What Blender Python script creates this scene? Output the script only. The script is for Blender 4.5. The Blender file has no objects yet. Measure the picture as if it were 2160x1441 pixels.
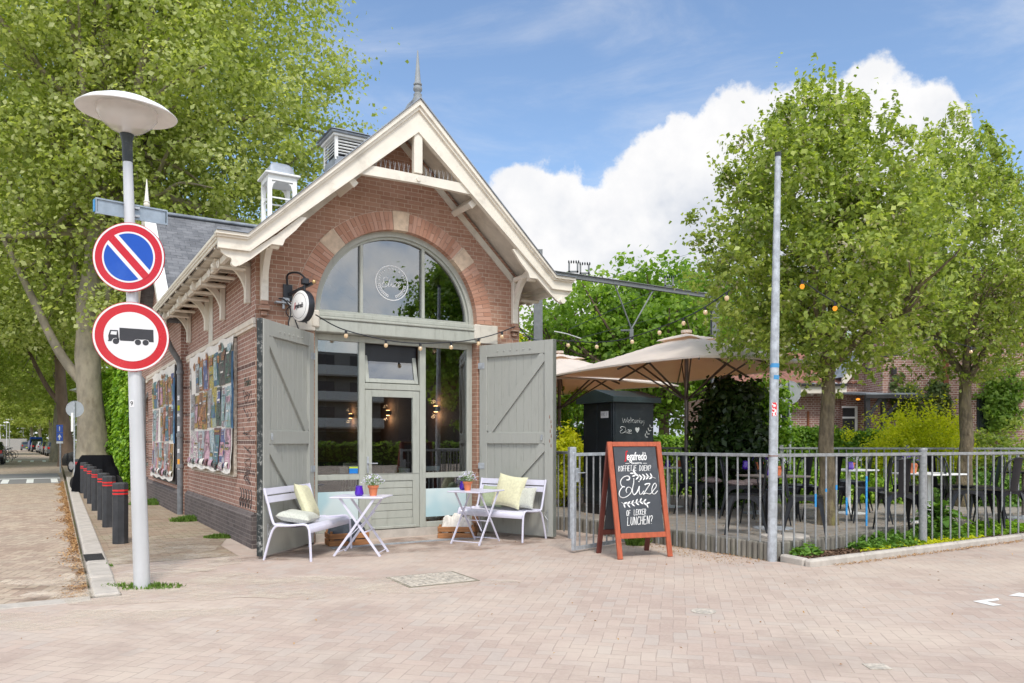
import bpy, math, random
import numpy as np
from mathutils import Vector, Matrix
from mathutils.geometry import tessellate_polygon
random.seed(7)
S = bpy.context.scene
C = S.collection
R = math.radians

# ---------------------------------------------------------------- camera
cd = bpy.data.cameras.new('camera'); cam = bpy.data.objects.new('camera', cd); C.objects.link(cam)
cam.location = (0, 0, 1.42); cam.rotation_euler = (R(90), 0, 0)
cd.sensor_width = 36; cd.lens = 36*1630/2160; cd.shift_y = 211/2160; cd.clip_end = 3000; cd.clip_start = .05
S.camera = cam
S.view_settings.view_transform = 'Standard'; S.view_settings.look = 'None'
S.view_settings.exposure = .9; S.view_settings.gamma = 1

# ---------------------------------------------------------------- node helper
class NT:
    def __init__(s, tree):
        s.t = tree; s.n = tree.nodes; s.l = tree.links
    def new(s, typ, **kw):
        n = s.n.new(typ)
        for k, v in kw.items(): setattr(n, k, v)
        return n
    def put(s, sock, v):
        if hasattr(v, 'is_output') or isinstance(v, bpy.types.NodeSocket): s.l.new(v, sock)
        elif v is not None:
            try: sock.default_value = v
            except Exception:
                sock.default_value = tuple(v)+(1,) if hasattr(v, '__len__') and len(v) == 3 else v
    def math(s, op, a, b=None, c=None, clamp=False):
        n = s.new('ShaderNodeMath', operation=op, use_clamp=clamp)
        s.put(n.inputs[0], a)
        if b is not None: s.put(n.inputs[1], b)
        if c is not None: s.put(n.inputs[2], c)
        return n.outputs[0]
    def mix(s, f, a, b, mode='MIX'):
        n = s.new('ShaderNodeMix', data_type='RGBA', blend_type=mode)
        s.put(n.inputs[0], f); s.put(n.inputs[6], c4(a)); s.put(n.inputs[7], c4(b))
        return n.outputs[2]
    def noise(s, vec, scale, detail=3, rough=.5, out=0, dist=0):
        n = s.new('ShaderNodeTexNoise'); s.put(n.inputs['Vector'], vec)
        n.inputs['Scale'].default_value = scale; n.inputs['Detail'].default_value = detail
        n.inputs['Roughness'].default_value = rough; n.inputs['Distortion'].default_value = dist
        return n.outputs[out]
    def ramp(s, f, lo, hi, a=0., b=1.):
        n = s.new('ShaderNodeMapRange'); n.interpolation_type = 'SMOOTHSTEP'
        s.put(n.inputs[0], f); s.put(n.inputs[1], lo); s.put(n.inputs[2], hi); s.put(n.inputs[3], a); s.put(n.inputs[4], b)
        return n.outputs[0]
def c4(c):
    return c if not isinstance(c, (tuple, list)) else (tuple(c)+(1,) if len(c) == 3 else tuple(c))
def srgb(r, g, b):
    f = lambda x: (x/255/12.92) if x/255 <= .04045 else ((x/255+.055)/1.055)**2.4
    return (f(r), f(g), f(b))

# ---------------------------------------------------------------- world: sky + clouds
SUN_EL, SUN_AZ = R(54), R(166)      # azimuth clockwise from +Y
w = bpy.data.worlds.new('World'); S.world = w; w.use_nodes = True
t = NT(w.node_tree); t.n.clear()
sky = t.new('ShaderNodeTexSky', sky_type='NISHITA', sun_disc=False)
sky.sun_elevation = SUN_EL; sky.sun_rotation = SUN_AZ; sky.air_density = 1.0; sky.dust_density = .6; sky.ozone_density = 1.6
tc = t.new('ShaderNodeTexCoord')
sp = t.new('ShaderNodeSeparateXYZ'); t.l.new(tc.outputs['Generated'], sp.inputs[0])
az = t.math('ARCTAN2', sp.outputs[0], sp.outputs[1])
el = t.math('ARCSINE', sp.outputs[2])
A0, A1 = -.7, .7
azn = t.math('DIVIDE', t.math('SUBTRACT', az, A0), A1-A0, clamp=True)
fc = t.new('ShaderNodeFloatCurve'); t.put(fc.inputs['Value'], azn)
def d_(px, py):
    a = math.atan((px-1080)/1630); return (a-A0)/(A1-A0), math.atan((931.5-py)/1630*math.cos(a))
pts = [(0, .05)] + [d_(*p) for p in ((880, 560), (960, 470), (1020, 395), (1060, 362), (1120, 345), (1200, 338), (1250, 360), (1300, 335), (1335, 285), (1395, 235), (1470, 205), (1540, 178), (1640, 165), (1760, 150), (1850, 122), (1900, 128), (1960, 135), (2020, 190), (2050, 235), (2085, 420))] + [(1, .2)]
cu = fc.mapping.curves[0]
cu.points[0].location = pts[0]; cu.points[-1].location = pts[-1]
for p in pts[1:-1]: cu.points.new(*p)
fc.mapping.update()
vec = tc.outputs['Generated']
n1 = t.noise(vec, 17, 10, .6); n2 = t.noise(vec, 5, 5, .55)
disp = t.math('MULTIPLY', t.math('SUBTRACT', n1, .5), .105)
edge = t.math('SUBTRACT', t.math('ADD', fc.outputs[0], disp), el)
frontm = t.math('MULTIPLY', t.math('GREATER_THAN', sp.outputs[1], 0), t.math('LESS_THAN', t.math('ABSOLUTE', az), .69))
big = t.math('MULTIPLY', t.ramp(edge, -.002, .015), frontm)
# unseen clouds elsewhere, made brighter as added fill light, and thin veils
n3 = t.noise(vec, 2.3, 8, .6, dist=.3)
mp = t.new('ShaderNodeMapping'); t.l.new(vec, mp.inputs[0]); mp.inputs['Scale'].default_value = (1.2, 1.5, 5); mp.inputs['Rotation'].default_value = (0, R(25), 0)
veil = t.math('MULTIPLY', t.ramp(t.noise(mp.outputs[0], 2.2, 9, .62, dist=.5), .42, .85), .5)
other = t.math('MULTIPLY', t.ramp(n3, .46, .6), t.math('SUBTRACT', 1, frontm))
low = t.ramp(el, .32, .0, 0, .55)
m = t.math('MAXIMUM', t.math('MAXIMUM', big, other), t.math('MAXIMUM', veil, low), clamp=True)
shade = t.ramp(t.math('ADD', t.math('MULTIPLY', edge, -1.0), t.math('MULTIPLY', t.math('SUBTRACT', n2, .5), .7)), -.30, -.05)
dens = t.math('MULTIPLY', t.ramp(n1, .3, .7), .25)
shade = t.math('SUBTRACT', shade, dens, clamp=True)
ccol = t.mix(shade, (4.3, 4.65, 5.3), (7.0, 6.95, 6.95))
ccol = t.mix(frontm, (14.5, 14.3, 14.0), ccol)  # clouds outside the view set extra bright, added to fill shadows from behind
skyc = t.mix(1.0, sky.outputs[0], (1.42, 1.45, 1.46), 'MULTIPLY')
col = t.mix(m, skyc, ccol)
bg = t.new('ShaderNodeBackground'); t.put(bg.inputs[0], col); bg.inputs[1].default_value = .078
ow = t.new('ShaderNodeOutputWorld'); t.l.new(bg.outputs[0], ow.inputs[0])

# ---------------------------------------------------------------- sun
sd = bpy.data.lights.new('sun', 'SUN'); so = bpy.data.objects.new('sun', sd); C.objects.link(so)
sd.energy = 1.45; sd.angle = R(12); sd.color = (1, .95, .88)
ds = Vector((math.sin(SUN_AZ)*math.cos(SUN_EL), math.cos(SUN_AZ)*math.cos(SUN_EL), math.sin(SUN_EL)))
so.rotation_euler = ds.to_track_quat('Z', 'Y').to_euler(); so.location = ds*60

# ---------------------------------------------------------------- materials
MATS = {}
def newmat(name):
    m = bpy.data.materials.new(name); m.use_nodes = True
    t = NT(m.node_tree); t.n.clear()
    o = t.new('ShaderNodeOutputMaterial'); MATS[name] = m
    return m, t, o
def bsdf(t, o, col, rough=.6, metal=0, bump=None, bstr=.3, bdist=.01, spec=.5):
    b = t.new('ShaderNodeBsdfPrincipled'); t.put(b.inputs['Base Color'], c4(col)); t.put(b.inputs['Roughness'], rough)
    b.inputs['Metallic'].default_value = metal; b.inputs['Specular IOR Level'].default_value = spec
    if bump is not None:
        bn = t.new('ShaderNodeBump'); bn.inputs['Strength'].default_value = bstr; bn.inputs['Distance'].default_value = bdist
        t.put(bn.inputs['Height'], bump); t.l.new(bn.outputs[0], b.inputs['Normal'])
    t.l.new(b.outputs[0], o.inputs[0]); return b
def plain(name, col, rough=.5, metal=0, var=.12, scale=7, bstr=.15, dirt=None, dscale=2.5, damt=.35, stretch=(1, 1, 1), fine=60, bdist=.004, spec=.5):
    m, t, o = newmat(name)
    tc = t.new('ShaderNodeTexCoord'); mp = t.new('ShaderNodeMapping'); t.l.new(tc.outputs['Object'], mp.inputs[0]); mp.inputs['Scale'].default_value = stretch
    v = mp.outputs[0]
    n = t.noise(v, scale, 5, .6)
    a = tuple(max(0, x*(1-var)) for x in col); b = tuple(min(1, x*(1+var)) for x in col)
    c = t.mix(t.ramp(n, .3, .7), a, b)
    if dirt is not None:
        d = t.math('MULTIPLY', t.ramp(t.noise(v, dscale, 7, .7), .5, .72), damt)
        c = t.mix(d, c, dirt)
    rr = t.math('ADD', t.math('MULTIPLY', t.math('SUBTRACT', n, .5), .25), rough, clamp=True)
    bsdf(t, o, c, rr, metal, t.noise(v, fine, 4, .6), bstr, bdist, spec)
    return m
def brick(name, c1, c2, mortar, bw=.22, rh=.0625, ms=.005, bands=None, squash=.5, dark=.7, soot=.25, alt=2):
    m, t, o = newmat(name)
    tc = t.new('ShaderNodeTexCoord'); uv = tc.outputs['UV']
    b = t.new('ShaderNodeTexBrick'); t.l.new(uv, b.inputs[0])
    b.offset = .5; b.squash = squash; b.squash_frequency = alt; b.offset_frequency = 2
    b.inputs['Scale'].default_value = 1; b.inputs['Brick Width'].default_value = bw; b.inputs['Row Height'].default_value = rh
    b.inputs['Mortar Size'].default_value = ms; b.inputs['Mortar Smooth'].default_value = .25; b.inputs['Bias'].default_value = -.15
    b.inputs['Color1'].default_value = c4(c1); b.inputs['Color2'].default_value = c4(c2); b.inputs['Mortar'].default_value = c4(mortar)
    col = t.mix(t.ramp(t.noise(uv, 1.3, 5, .6), .35, .7, 0, .35), b.outputs[0], tuple(x*dark for x in c2))
    sx = t.new('ShaderNodeSeparateXYZ'); t.l.new(uv, sx.inputs[0])
    # odd dark bricks: low-frequency noise stretched along the courses
    mp = t.new('ShaderNodeMapping'); t.l.new(uv, mp.inputs[0]); mp.inputs['Scale'].default_value = (4.5, 16, 1)
    nb = t.math('MULTIPLY', t.ramp(t.noise(mp.outputs[0], 1, 1, .5), .6, .7), t.math('SUBTRACT', 1, b.outputs['Fac']))
    col = t.mix(t.math('MULTIPLY', nb, soot), col, tuple(x*.35 for x in c1))
    col = t.mix(t.math('MULTIPLY', t.ramp(t.noise(uv, 2.6, 7, .7), .52, .74), .38), col, tuple(min(1, x*1.0+.12) for x in c2))
    col = t.mix(t.math('MULTIPLY', t.ramp(t.noise(uv, .8, 6, .7), .55, .75), .35), col, tuple(x*.55 for x in c1))
    if bands:
        for z0 in bands:
            k = t.math('LESS_THAN', t.math('ABSOLUTE', t.math('SUBTRACT', sx.outputs[1], z0)), .031)
            k = t.math('MULTIPLY', k, t.math('SUBTRACT', 1, b.outputs['Fac']))
            col = t.mix(t.math('MULTIPLY', k, .85), col, srgb(92, 70, 66))
    h = t.math('SUBTRACT', t.math('MULTIPLY', t.noise(uv, 45, 3), .25), b.outputs['Fac'])
    bsdf(t, o, col, .88, 0, h, .6, .007, .3)
    return m
def islandcol(name, cols, rough=.6, transl=0, bstr=.0, big=.35, bigscale=.5, spec=.4):
    """colour varies per loose piece (leaf, brick) and in clumps"""
    m, t, o = newmat(name)
    g = t.new('ShaderNodeNewGeometry'); tc = t.new('ShaderNodeTexCoord')
    cr = t.new('ShaderNodeValToRGB'); e = cr.color_ramp.elements
    e[0].color = c4(cols[0]); e[0].position = 0; e[1].color = c4(cols[-1]); e[1].position = 1
    for i, c in enumerate(cols[1:-1]):
        x = e.new((i+1)/(len(cols)-1)); x.color = c4(c)
    n = t.noise(tc.outputs['Object'], bigscale, 3, .6)
    f = t.math('ADD', t.math('MULTIPLY', g.outputs['Random Per Island'], 1-big), t.math('MULTIPLY', t.ramp(n, .3, .7), big))
    t.put(cr.inputs[0], f)
    if transl:
        b = t.new('ShaderNodeBsdfPrincipled'); t.l.new(cr.outputs[0], b.inputs['Base Color']); b.inputs['Roughness'].default_value = rough; b.inputs['Specular IOR Level'].default_value = spec
        tr = t.new('ShaderNodeBsdfTranslucent'); t.put(tr.inputs[0], t.mix(1, cr.outputs[0], (1.25, 1.3, .55), 'MULTIPLY'))
        ms = t.new('ShaderNodeMixShader'); ms.inputs[0].default_value = transl
        t.l.new(b.outputs[0], ms.inputs[1]); t.l.new(tr.outputs[0], ms.inputs[2]); t.l.new(ms.outputs[0], o.inputs[0])
    else:
        bsdf(t, o, cr.outputs[0], rough, 0, t.noise(tc.outputs['Object'], 50, 3) if bstr else None, bstr, .004, spec)
    return m
def paving(name, c1, c2, c3, joint, wd=.1, rot=45, jw=.045, dust=None, dustamt=.4, straight=False, moss=None):
    """herringbone (or running) brick paving in metres, plan view"""
    m, t, o = newmat(name)
    g = t.new('ShaderNodeNewGeometry'); mp = t.new('ShaderNodeMapping'); t.l.new(g.outputs['Position'], mp.inputs[0])
    mp.inputs['Rotation'].default_value = (0, 0, R(rot)); s = 1/wd; mp.inputs['Scale'].default_value = (s, s, s)
    wob = t.noise(g.outputs['Position'], 1.7, 2, .5, out=1)
    va = t.new('ShaderNodeVectorMath', operation='MULTIPLY_ADD'); t.l.new(wob, va.inputs[0]); va.inputs[1].default_value = (.5, .5, 0); t.l.new(mp.outputs[0], va.inputs[2])
    x = t.new('ShaderNodeSeparateXYZ'); t.l.new(va.outputs[0], x.inputs[0])
    M = t.math
    i = M('FLOOR', x.outputs[0]); j = M('FLOOR', x.outputs[1]); fx = M('SUBTRACT', x.outputs[0], i); fy = M('SUBTRACT', x.outputs[1], j)
    if not straight:
        k = M('FLOORED_MODULO', M('SUBTRACT', i, j), 4) if False else M('SUBTRACT', M('SUBTRACT', i, j), M('MULTIPLY', M('FLOOR', M('DIVIDE', M('SUBTRACT', i, j), 4)), 4))
        k1 = M('COMPARE', k, 1, .1); k2 = M('COMPARE', k, 2, .1); vert = M('GREATER_THAN', k, 1.5); hor = M('SUBTRACT', 1, vert)
        lx = M('ADD', fx, k1); ly = M('ADD', fy, k2)
        wx = M('ADD', 1, hor); wy = M('ADD', 1, vert)
        idx = M('SUBTRACT', i, k1); idy = M('SUBTRACT', j, k2)
    else:
        sh = M('MULTIPLY', M('FLOORED_MODULO', j, 2), 1.) if False else M('SUBTRACT', j, M('MULTIPLY', M('FLOOR', M('DIVIDE', j, 2)), 2))
        xx = M('DIVIDE', M('ADD', x.outputs[0], sh), 2); ii = M('FLOOR', xx); lx = M('MULTIPLY', M('SUBTRACT', xx, ii), 2); ly = fy; wx = 2.; wy = 1.; idx = ii; idy = j
    dx = M('MINIMUM', lx, M('SUBTRACT', wx, lx)); dy = M('MINIMUM', ly, M('SUBTRACT', wy, ly)); d = M('MINIMUM', dx, dy)
    jn = t.noise(g.outputs['Position'], 9, 3, .6)
    jwv = M('MULTIPLY', t.ramp(jn, .3, .7, .5, 1.7), jw)
    jm = t.ramp(d, M('MULTIPLY', jwv, .4), M('MULTIPLY', jwv, 1.5), 1, 0)
    cv = t.new('ShaderNodeCombineXYZ'); t.put(cv.inputs[0], M('ADD', idx, .37)); t.put(cv.inputs[2], M('MULTIPLY', vert, 3.1) if not straight else 0.); t.put(cv.inputs[1], M('ADD', idy, .73))
    wn = t.new('ShaderNodeTexWhiteNoise', noise_dimensions='3D'); t.l.new(cv.outputs[0], wn.inputs[0])
    cr = t.new('ShaderNodeValToRGB'); e = cr.color_ramp.elements; e[0].color = c4(c1); e[1].color = c4(c3); q = e.new(.55); q.color = c4(c2)
    t.l.new(wn.outputs[0], cr.inputs[0])
    col = cr.outputs[0]
    fine = t.noise(g.outputs['Position'], 38, 5, .65)
    col = t.mix(t.ramp(fine, .35, .75, 0, .35), col, tuple(v*1.25 for v in c3))
    if dust is not None:
        dn = M('MULTIPLY', t.ramp(t.noise(g.outputs['Position'], .55, 7, .68), .38, .72), dustamt)
        col = t.mix(dn, col, dust)
    st = M('MULTIPLY', t.ramp(t.noise(g.outputs['Position'], .62, 8, .7, dist=.8), .5, .72), .42)
    col = t.mix(st, col, tuple(v*.62 for v in c2))
    jc = joint
    if moss is not None:
        jc = t.mix(t.ramp(t.noise(g.outputs['Position'], 1.1, 4), .5, .62), joint, moss)
    col = t.mix(M('MULTIPLY', jm, .8), col, jc)
    h = M('ADD', M('MULTIPLY', jm, -1), M('ADD', M('MULTIPLY', fine, .35), M('MULTIPLY', wn.outputs[0], .35)))
    bsdf(t, o, col, .85, 0, h, .5, .006, .3)
    return m
def glassmat(name, tint=(.9, .93, .93), refl=.12, rough=.0):
    m, t, o = newmat(name)
    tr = t.new('ShaderNodeBsdfTransparent'); tr.inputs[0].default_value = c4(tint)
    gl = t.new('ShaderNodeBsdfGlossy'); gl.inputs['Roughness'].default_value = rough; gl.inputs[0].default_value = (1, 1, 1, 1)
    fr = t.new('ShaderNodeFresnel'); fr.inputs[0].default_value = 1.5
    tc = t.new('ShaderNodeTexCoord'); bn = t.new('ShaderNodeBump'); bn.inputs['Strength'].default_value = .02; bn.inputs['Distance'].default_value = .02
    t.put(bn.inputs['Height'], t.noise(tc.outputs['Object'], 1.2, 1)); t.l.new(bn.outputs[0], gl.inputs['Normal'])
    f = t.math('ADD', fr.outputs[0], refl, clamp=True)
    ms = t.new('ShaderNodeMixShader'); t.put(ms.inputs[0], f); t.l.new(tr.outputs[0], ms.inputs[1]); t.l.new(gl.outputs[0], ms.inputs[2]); t.l.new(ms.outputs[0], o.inputs[0])
    return m
def emit(name, col, st):
    m, t, o = newmat(name); e = t.new('ShaderNodeEmission'); e.inputs[0].default_value = c4(col); e.inputs[1].default_value = st; t.l.new(e.outputs[0], o.inputs[0]); return m

# ---------------------------------------------------------------- mesh builder
class MB:
    def __init__(s): s.v = []; s.f = []; s.m = []; s.cur = 0
    def add(s, vs, fs, M=None):
        b = len(s.v)
        s.v += [tuple(M @ Vector(p)) for p in vs] if M is not None else [tuple(p) for p in vs]
        s.f += [tuple(i+b for i in f) for f in fs]; s.m += [s.cur]*len(fs); return s
    def box(s, x0, x1, y0, y1, z0, z1, M=None, b=0.0):
        if b:
            b = min(b, abs(x1-x0)*.3, abs(y1-y0)*.3, abs(z1-z0)*.3)
            X, Y, Z = (x0, x1), (y0, y1), (z0, z1); vs = []; idx = {}
            for i in (0, 1):
                for j in (0, 1):
                    for k in (0, 1):
                        sx, sy, sz = (1, -1)[i], (1, -1)[j], (1, -1)[k]
                        idx[i, j, k, 0] = len(vs); vs.append((X[i], Y[j]+sy*b, Z[k]+sz*b))
                        idx[i, j, k, 1] = len(vs); vs.append((X[i]+sx*b, Y[j], Z[k]+sz*b))
                        idx[i, j, k, 2] = len(vs); vs.append((X[i]+sx*b, Y[j]+sy*b, Z[k]))
            g = lambda i, j, k, a: idx[i, j, k, a]
            fs = []
            for i in (0, 1):
                q = [g(i, 0, 0, 0), g(i, 1, 0, 0), g(i, 1, 1, 0), g(i, 0, 1, 0)]; fs.append(q if i else q[::-1])
                q = [g(0, i, 0, 1), g(0, i, 1, 1), g(1, i, 1, 1), g(1, i, 0, 1)]; fs.append(q if i else q[::-1])
                q = [g(0, 0, i, 2), g(1, 0, i, 2), g(1, 1, i, 2), g(0, 1, i, 2)]; fs.append(q if i else q[::-1])
            cx, cy, cz = (x0+x1)/2, (y0+y1)/2, (z0+z1)/2
            def addq(q):
                P = [Vector(vs[a]) for a in q]; n = (P[1]-P[0]).cross(P[2]-P[0]); c = sum(P, Vector())/len(P)-Vector((cx, cy, cz))
                fs.append(q if n.dot(c) > 0 else q[::-1])
            for i in (0, 1):
                for j in (0, 1):
                    addq([g(i, j, 0, 0), g(i, j, 1, 0), g(i, j, 1, 1), g(i, j, 0, 1)])
                    addq([g(i, 0, j, 0), g(i, 1, j, 0), g(i, 1, j, 2), g(i, 0, j, 2)])
                    addq([g(0, i, j, 1), g(1, i, j, 1), g(1, i, j, 2), g(0, i, j, 2)])
                    for k in (0, 1): addq([g(i, j, k, 0), g(i, j, k, 1), g(i, j, k, 2)])
            return s.add(vs, fs, M)
        vs = [(x, y, z) for z in (z0, z1) for y in (y0, y1) for x in (x0, x1)]
        return s.add(vs, [(0, 2, 3, 1), (4, 5, 7, 6), (0, 1, 5, 4), (2, 6, 7, 3), (0, 4, 6, 2), (1, 3, 7, 5)], M)
    def beam(s, a, b, w, h, up=(0, 0, 1), bev=0):
        """box from a to b, width w (sideways) and height h"""
        a, b = Vector(a), Vector(b); d = b-a; L = d.length; d.normalize(); u = Vector(up); x = d.cross(u)
        if x.length < 1e-4: x = d.cross(Vector((0, 1, 0)))
        x.normalize(); z = x.cross(d)
        M = Matrix(((x.x, d.x, z.x, a.x), (x.y, d.y, z.y, a.y), (x.z, d.z, z.z, a.z), (0, 0, 0, 1)))
        return s.box(-w/2, w/2, 0, L, -h/2, h/2, M, bev)
    def tube(s, pts, r, n=8, caps=True, flat=1.0):
        P = [Vector(p) for p in pts]; k = len(P)
        rr = list(r) if hasattr(r, '__len__') else [r]*k
        T = []
        for i in range(k):
            d = (P[min(i+1, k-1)]-P[max(i-1, 0)]); T.append(d.normalized() if d.length > 1e-9 else Vector((0, 0, 1)))
        a = T[0].orthogonal().normalized(); vs = []
        for i in range(k):
            a = (a-T[i]*a.dot(T[i])); a = a.normalized() if a.length > 1e-6 else T[i].orthogonal().normalized(); b = T[i].cross(a)
            for j in range(n):
                th = 2*math.pi*j/n; vs.append(P[i]+(a*math.cos(th)+b*math.sin(th)*flat)*rr[i])
        fs = [(i*n+j, i*n+(j+1) % n, (i+1)*n+(j+1) % n, (i+1)*n+j) for i in range(k-1) for j in range(n)]
        if caps: fs += [tuple(range(n))[::-1], tuple(range((k-1)*n, k*n))]
        return s.add(vs, fs)
    def lathe(s, prof, n=24, M=None, closed=True):
        vs = []; fs = []; k = len(prof)
        for (r, z) in prof:
            for j in range(n): th = 2*math.pi*j/n; vs.append((r*math.cos(th), r*math.sin(th), z))
        for i in range(k-1):
            for j in range(n): fs.append((i*n+j, i*n+(j+1) % n, (i+1)*n+(j+1) % n, (i+1)*n+j))
        if closed: fs += [tuple(range(n))[::-1], tuple(range((k-1)*n, k*n))]
        return s.add(vs, fs, M)
    def prism(s, poly, d0, d1, ax='y', M=None, holes=()):
        """poly in 2D, extruded along ax. ax y: (x,z); ax x: (y,z); ax z: (x,y)"""
        mk = {'y': lambda a, b, d: (a, d, b), 'x': lambda a, b, d: (d, a, b), 'z': lambda a, b, d: (a, b, d)}[ax]
        loops = [list(poly)]+[list(h) for h in holes]
        flat = [p for l in loops for p in l]
        tri = tessellate_polygon([[Vector((p[0], p[1], 0)) for p in l] for l in loops])
        n = len(flat); vs = [mk(a, b, d0) for a, b in flat]+[mk(a, b, d1) for a, b in flat]; fs = []
        tn = Vector(mk(0, 0, 1)) if False else (Vector(mk(0, 0, 1))-Vector(mk(0, 0, 0)))
        if d1 < d0: tn = -tn
        def ori(f, want):
            P = [Vector(vs[i]) for i in f[:3]]; nn = (P[1]-P[0]).cross(P[2]-P[0]); return tuple(f) if nn.dot(want) > 0 else tuple(f)[::-1]
        for f in tri:
            fs.append(ori(f, -tn)); fs.append(ori([i+n for i in f], tn))
        o = 0
        for li, l in enumerate(loops):
            k = len(l); area = sum(l[i][0]*l[(i+1) % k][1]-l[(i+1) % k][0]*l[i][1] for i in range(k))
            for i in range(k):
                a, b = o+i, o+(i+1) % k
                e = Vector(vs[b])-Vector(vs[a]); out = e.cross(Vector(mk(0, 0, 1))-Vector(mk(0, 0, 0)))
                if ax == 'y': out = -out
                if (area < 0) != (li > 0): out = -out
                fs.append(ori((a, b, b+n, a+n), out))
            o += k
        return s.add(vs, fs, M)
    def grid(s, f, nu, nv):
        vs = [f(i/nu, j/nv) for j in range(nv+1) for i in range(nu+1)]
        fs = [(j*(nu+1)+i, j*(nu+1)+i+1, (j+1)*(nu+1)+i+1, (j+1)*(nu+1)+i) for j in range(nv) for i in range(nu)]
        return s.add(vs, fs)
    def ball(s, c, r, n=10, sc=(1, 1, 1)):
        pr = [(max(1e-4, math.sin(math.pi*i/n))*r, -math.cos(math.pi*i/n)*r) for i in range(n+1)]
        M = Matrix.Translation(c) @ Matrix.Diagonal((sc[0], sc[1], sc[2], 1))
        return s.lathe(pr, n+4, M, False)
    def mesh(s, name, mats, smooth=None, uv=True):
        me = bpy.data.meshes.new(name); me.from_pydata(s.v, [], s.f)
        mats = mats if isinstance(mats, (list, tuple)) else [mats]
        for m in mats: me.materials.append(MATS[m])
        if len(mats) > 1: me.polygons.foreach_set('material_index', s.m)
        if uv and len(s.f) < 60000:
            ul = me.uv_layers.new(name='UVMap'); dat = ul.data
            for p in me.polygons:
                n = p.normal
                if abs(n.z) > .9:
                    for li in p.loop_indices: co = me.vertices[me.loops[li].vertex_index].co; dat[li].uv = (co.x, co.y)
                else:
                    tx = Vector((-n.y, n.x, 0)).normalized(); bx = n.cross(tx)
                    for li in p.loop_indices: co = me.vertices[me.loops[li].vertex_index].co; dat[li].uv = (co.dot(tx), co.dot(bx))
        if smooth is not None:
            me.shade_smooth()
            try: me.set_sharp_from_angle(angle=R(smooth))
            except Exception: pass
        return me
    def build(s, name, mats, parent=None, smooth=None, **kw):
        return obj(name, s.mesh(name, mats, smooth), parent, **kw)
def obj(name, me, parent=None, label=None, cat=None, group=None, kind=None, loc=None, rotz=None):
    o = bpy.data.objects.new(name, me); C.objects.link(o)
    if parent is not None: o.parent = parent
    if loc is not None: o.location = loc
    if rotz is not None: o.rotation_euler = (0, 0, rotz)
    if label: o['label'] = label
    if cat: o['category'] = cat
    if group: o['group'] = group
    if kind: o['kind'] = kind
    return o
def thing(name, label, cat, loc=(0, 0, 0), rotz=0, group=None):
    return obj(name, None, None, label, cat, group, None, loc, rotz)
def dup(root, loc, rotz=None, label=None, group=None):
    r = root.copy(); C.objects.link(r); r.location = loc
    if rotz is not None: r.rotation_euler = (0, 0, rotz)
    if label: r['label'] = label
    if group: r['group'] = group
    def rec(src, dst):
        for ch in [o for o in KIDS.get(src.name, [])]:
            c = ch.copy(); C.objects.link(c); c.parent = dst; rec(ch, c)
    rec(root, r); return r
KIDS = {}
def index_kids():
    KIDS.clear()
    for o in C.objects:
        if o.parent: KIDS.setdefault(o.parent.name, []).append(o)
ALPHA = math.atan2(.520, .854)
EU = Vector((math.cos(ALPHA), math.sin(ALPHA), 0)); EV = Vector((-math.sin(ALPHA), math.cos(ALPHA), 0))
OB = Vector(((539-1080)/1630*10.3, 10.3, 0))
def W(u, v, z=0): return OB+EU*u+EV*v+Vector((0, 0, z))
def pix(px, D, z=0): return Vector(((px-1080)/1630*D, D, z))
def catmull(P, k=6):
    P = [Vector(p) for p in P]; out = []
    for i in range(len(P)-1):
        a = P[max(i-1, 0)]; b = P[i]; c = P[i+1]; d = P[min(i+2, len(P)-1)]
        for j in range(k):
            t = j/k; out.append(.5*((2*b)+(c-a)*t+(2*a-5*b+4*c-d)*t*t+(3*b-3*c+d-a)*t**3))
    return out+[P[-1]]
def textmesh(body, size=1, shear=0, sx=1, ext=.002, align='CENTER', spacing=1, offset=0):
    cu = bpy.data.curves.new('tmp_text', 'FONT'); cu.body = body; cu.size = size; cu.shear = shear; cu.extrude = ext
    cu.align_x = align; cu.align_y = 'CENTER'; cu.space_character = spacing; cu.offset = offset; cu.resolution_u = 3
    o = bpy.data.objects.new('tmp_text', cu); C.objects.link(o)
    dg = bpy.context.evaluated_depsgraph_get(); me = bpy.data.meshes.new_from_object(o.evaluated_get(dg))
    vs = [(v.co.x*sx, v.co.y, v.co.z) for v in me.vertices]; fs = [tuple(p.vertices) for p in me.polygons]
    bpy.data.objects.remove(o); bpy.data.curves.remove(cu); bpy.data.meshes.remove(me)
    return vs, fs
def np_mesh(name, V, F4, mat):
    """quads from numpy arrays"""
    me = bpy.data.meshes.new(name); nv, nf = len(V), len(F4)
    me.vertices.add(nv); me.vertices.foreach_set('co', V.astype(np.float32).ravel())
    me.loops.add(nf*4); me.loops.foreach_set('vertex_index', F4.astype(np.int32).ravel())
    me.polygons.add(nf); me.polygons.foreach_set('loop_start', np.arange(0, nf*4, 4, dtype=np.int32))
    me.update(calc_edges=True); me.materials.append(MATS[mat]); return me
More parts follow.
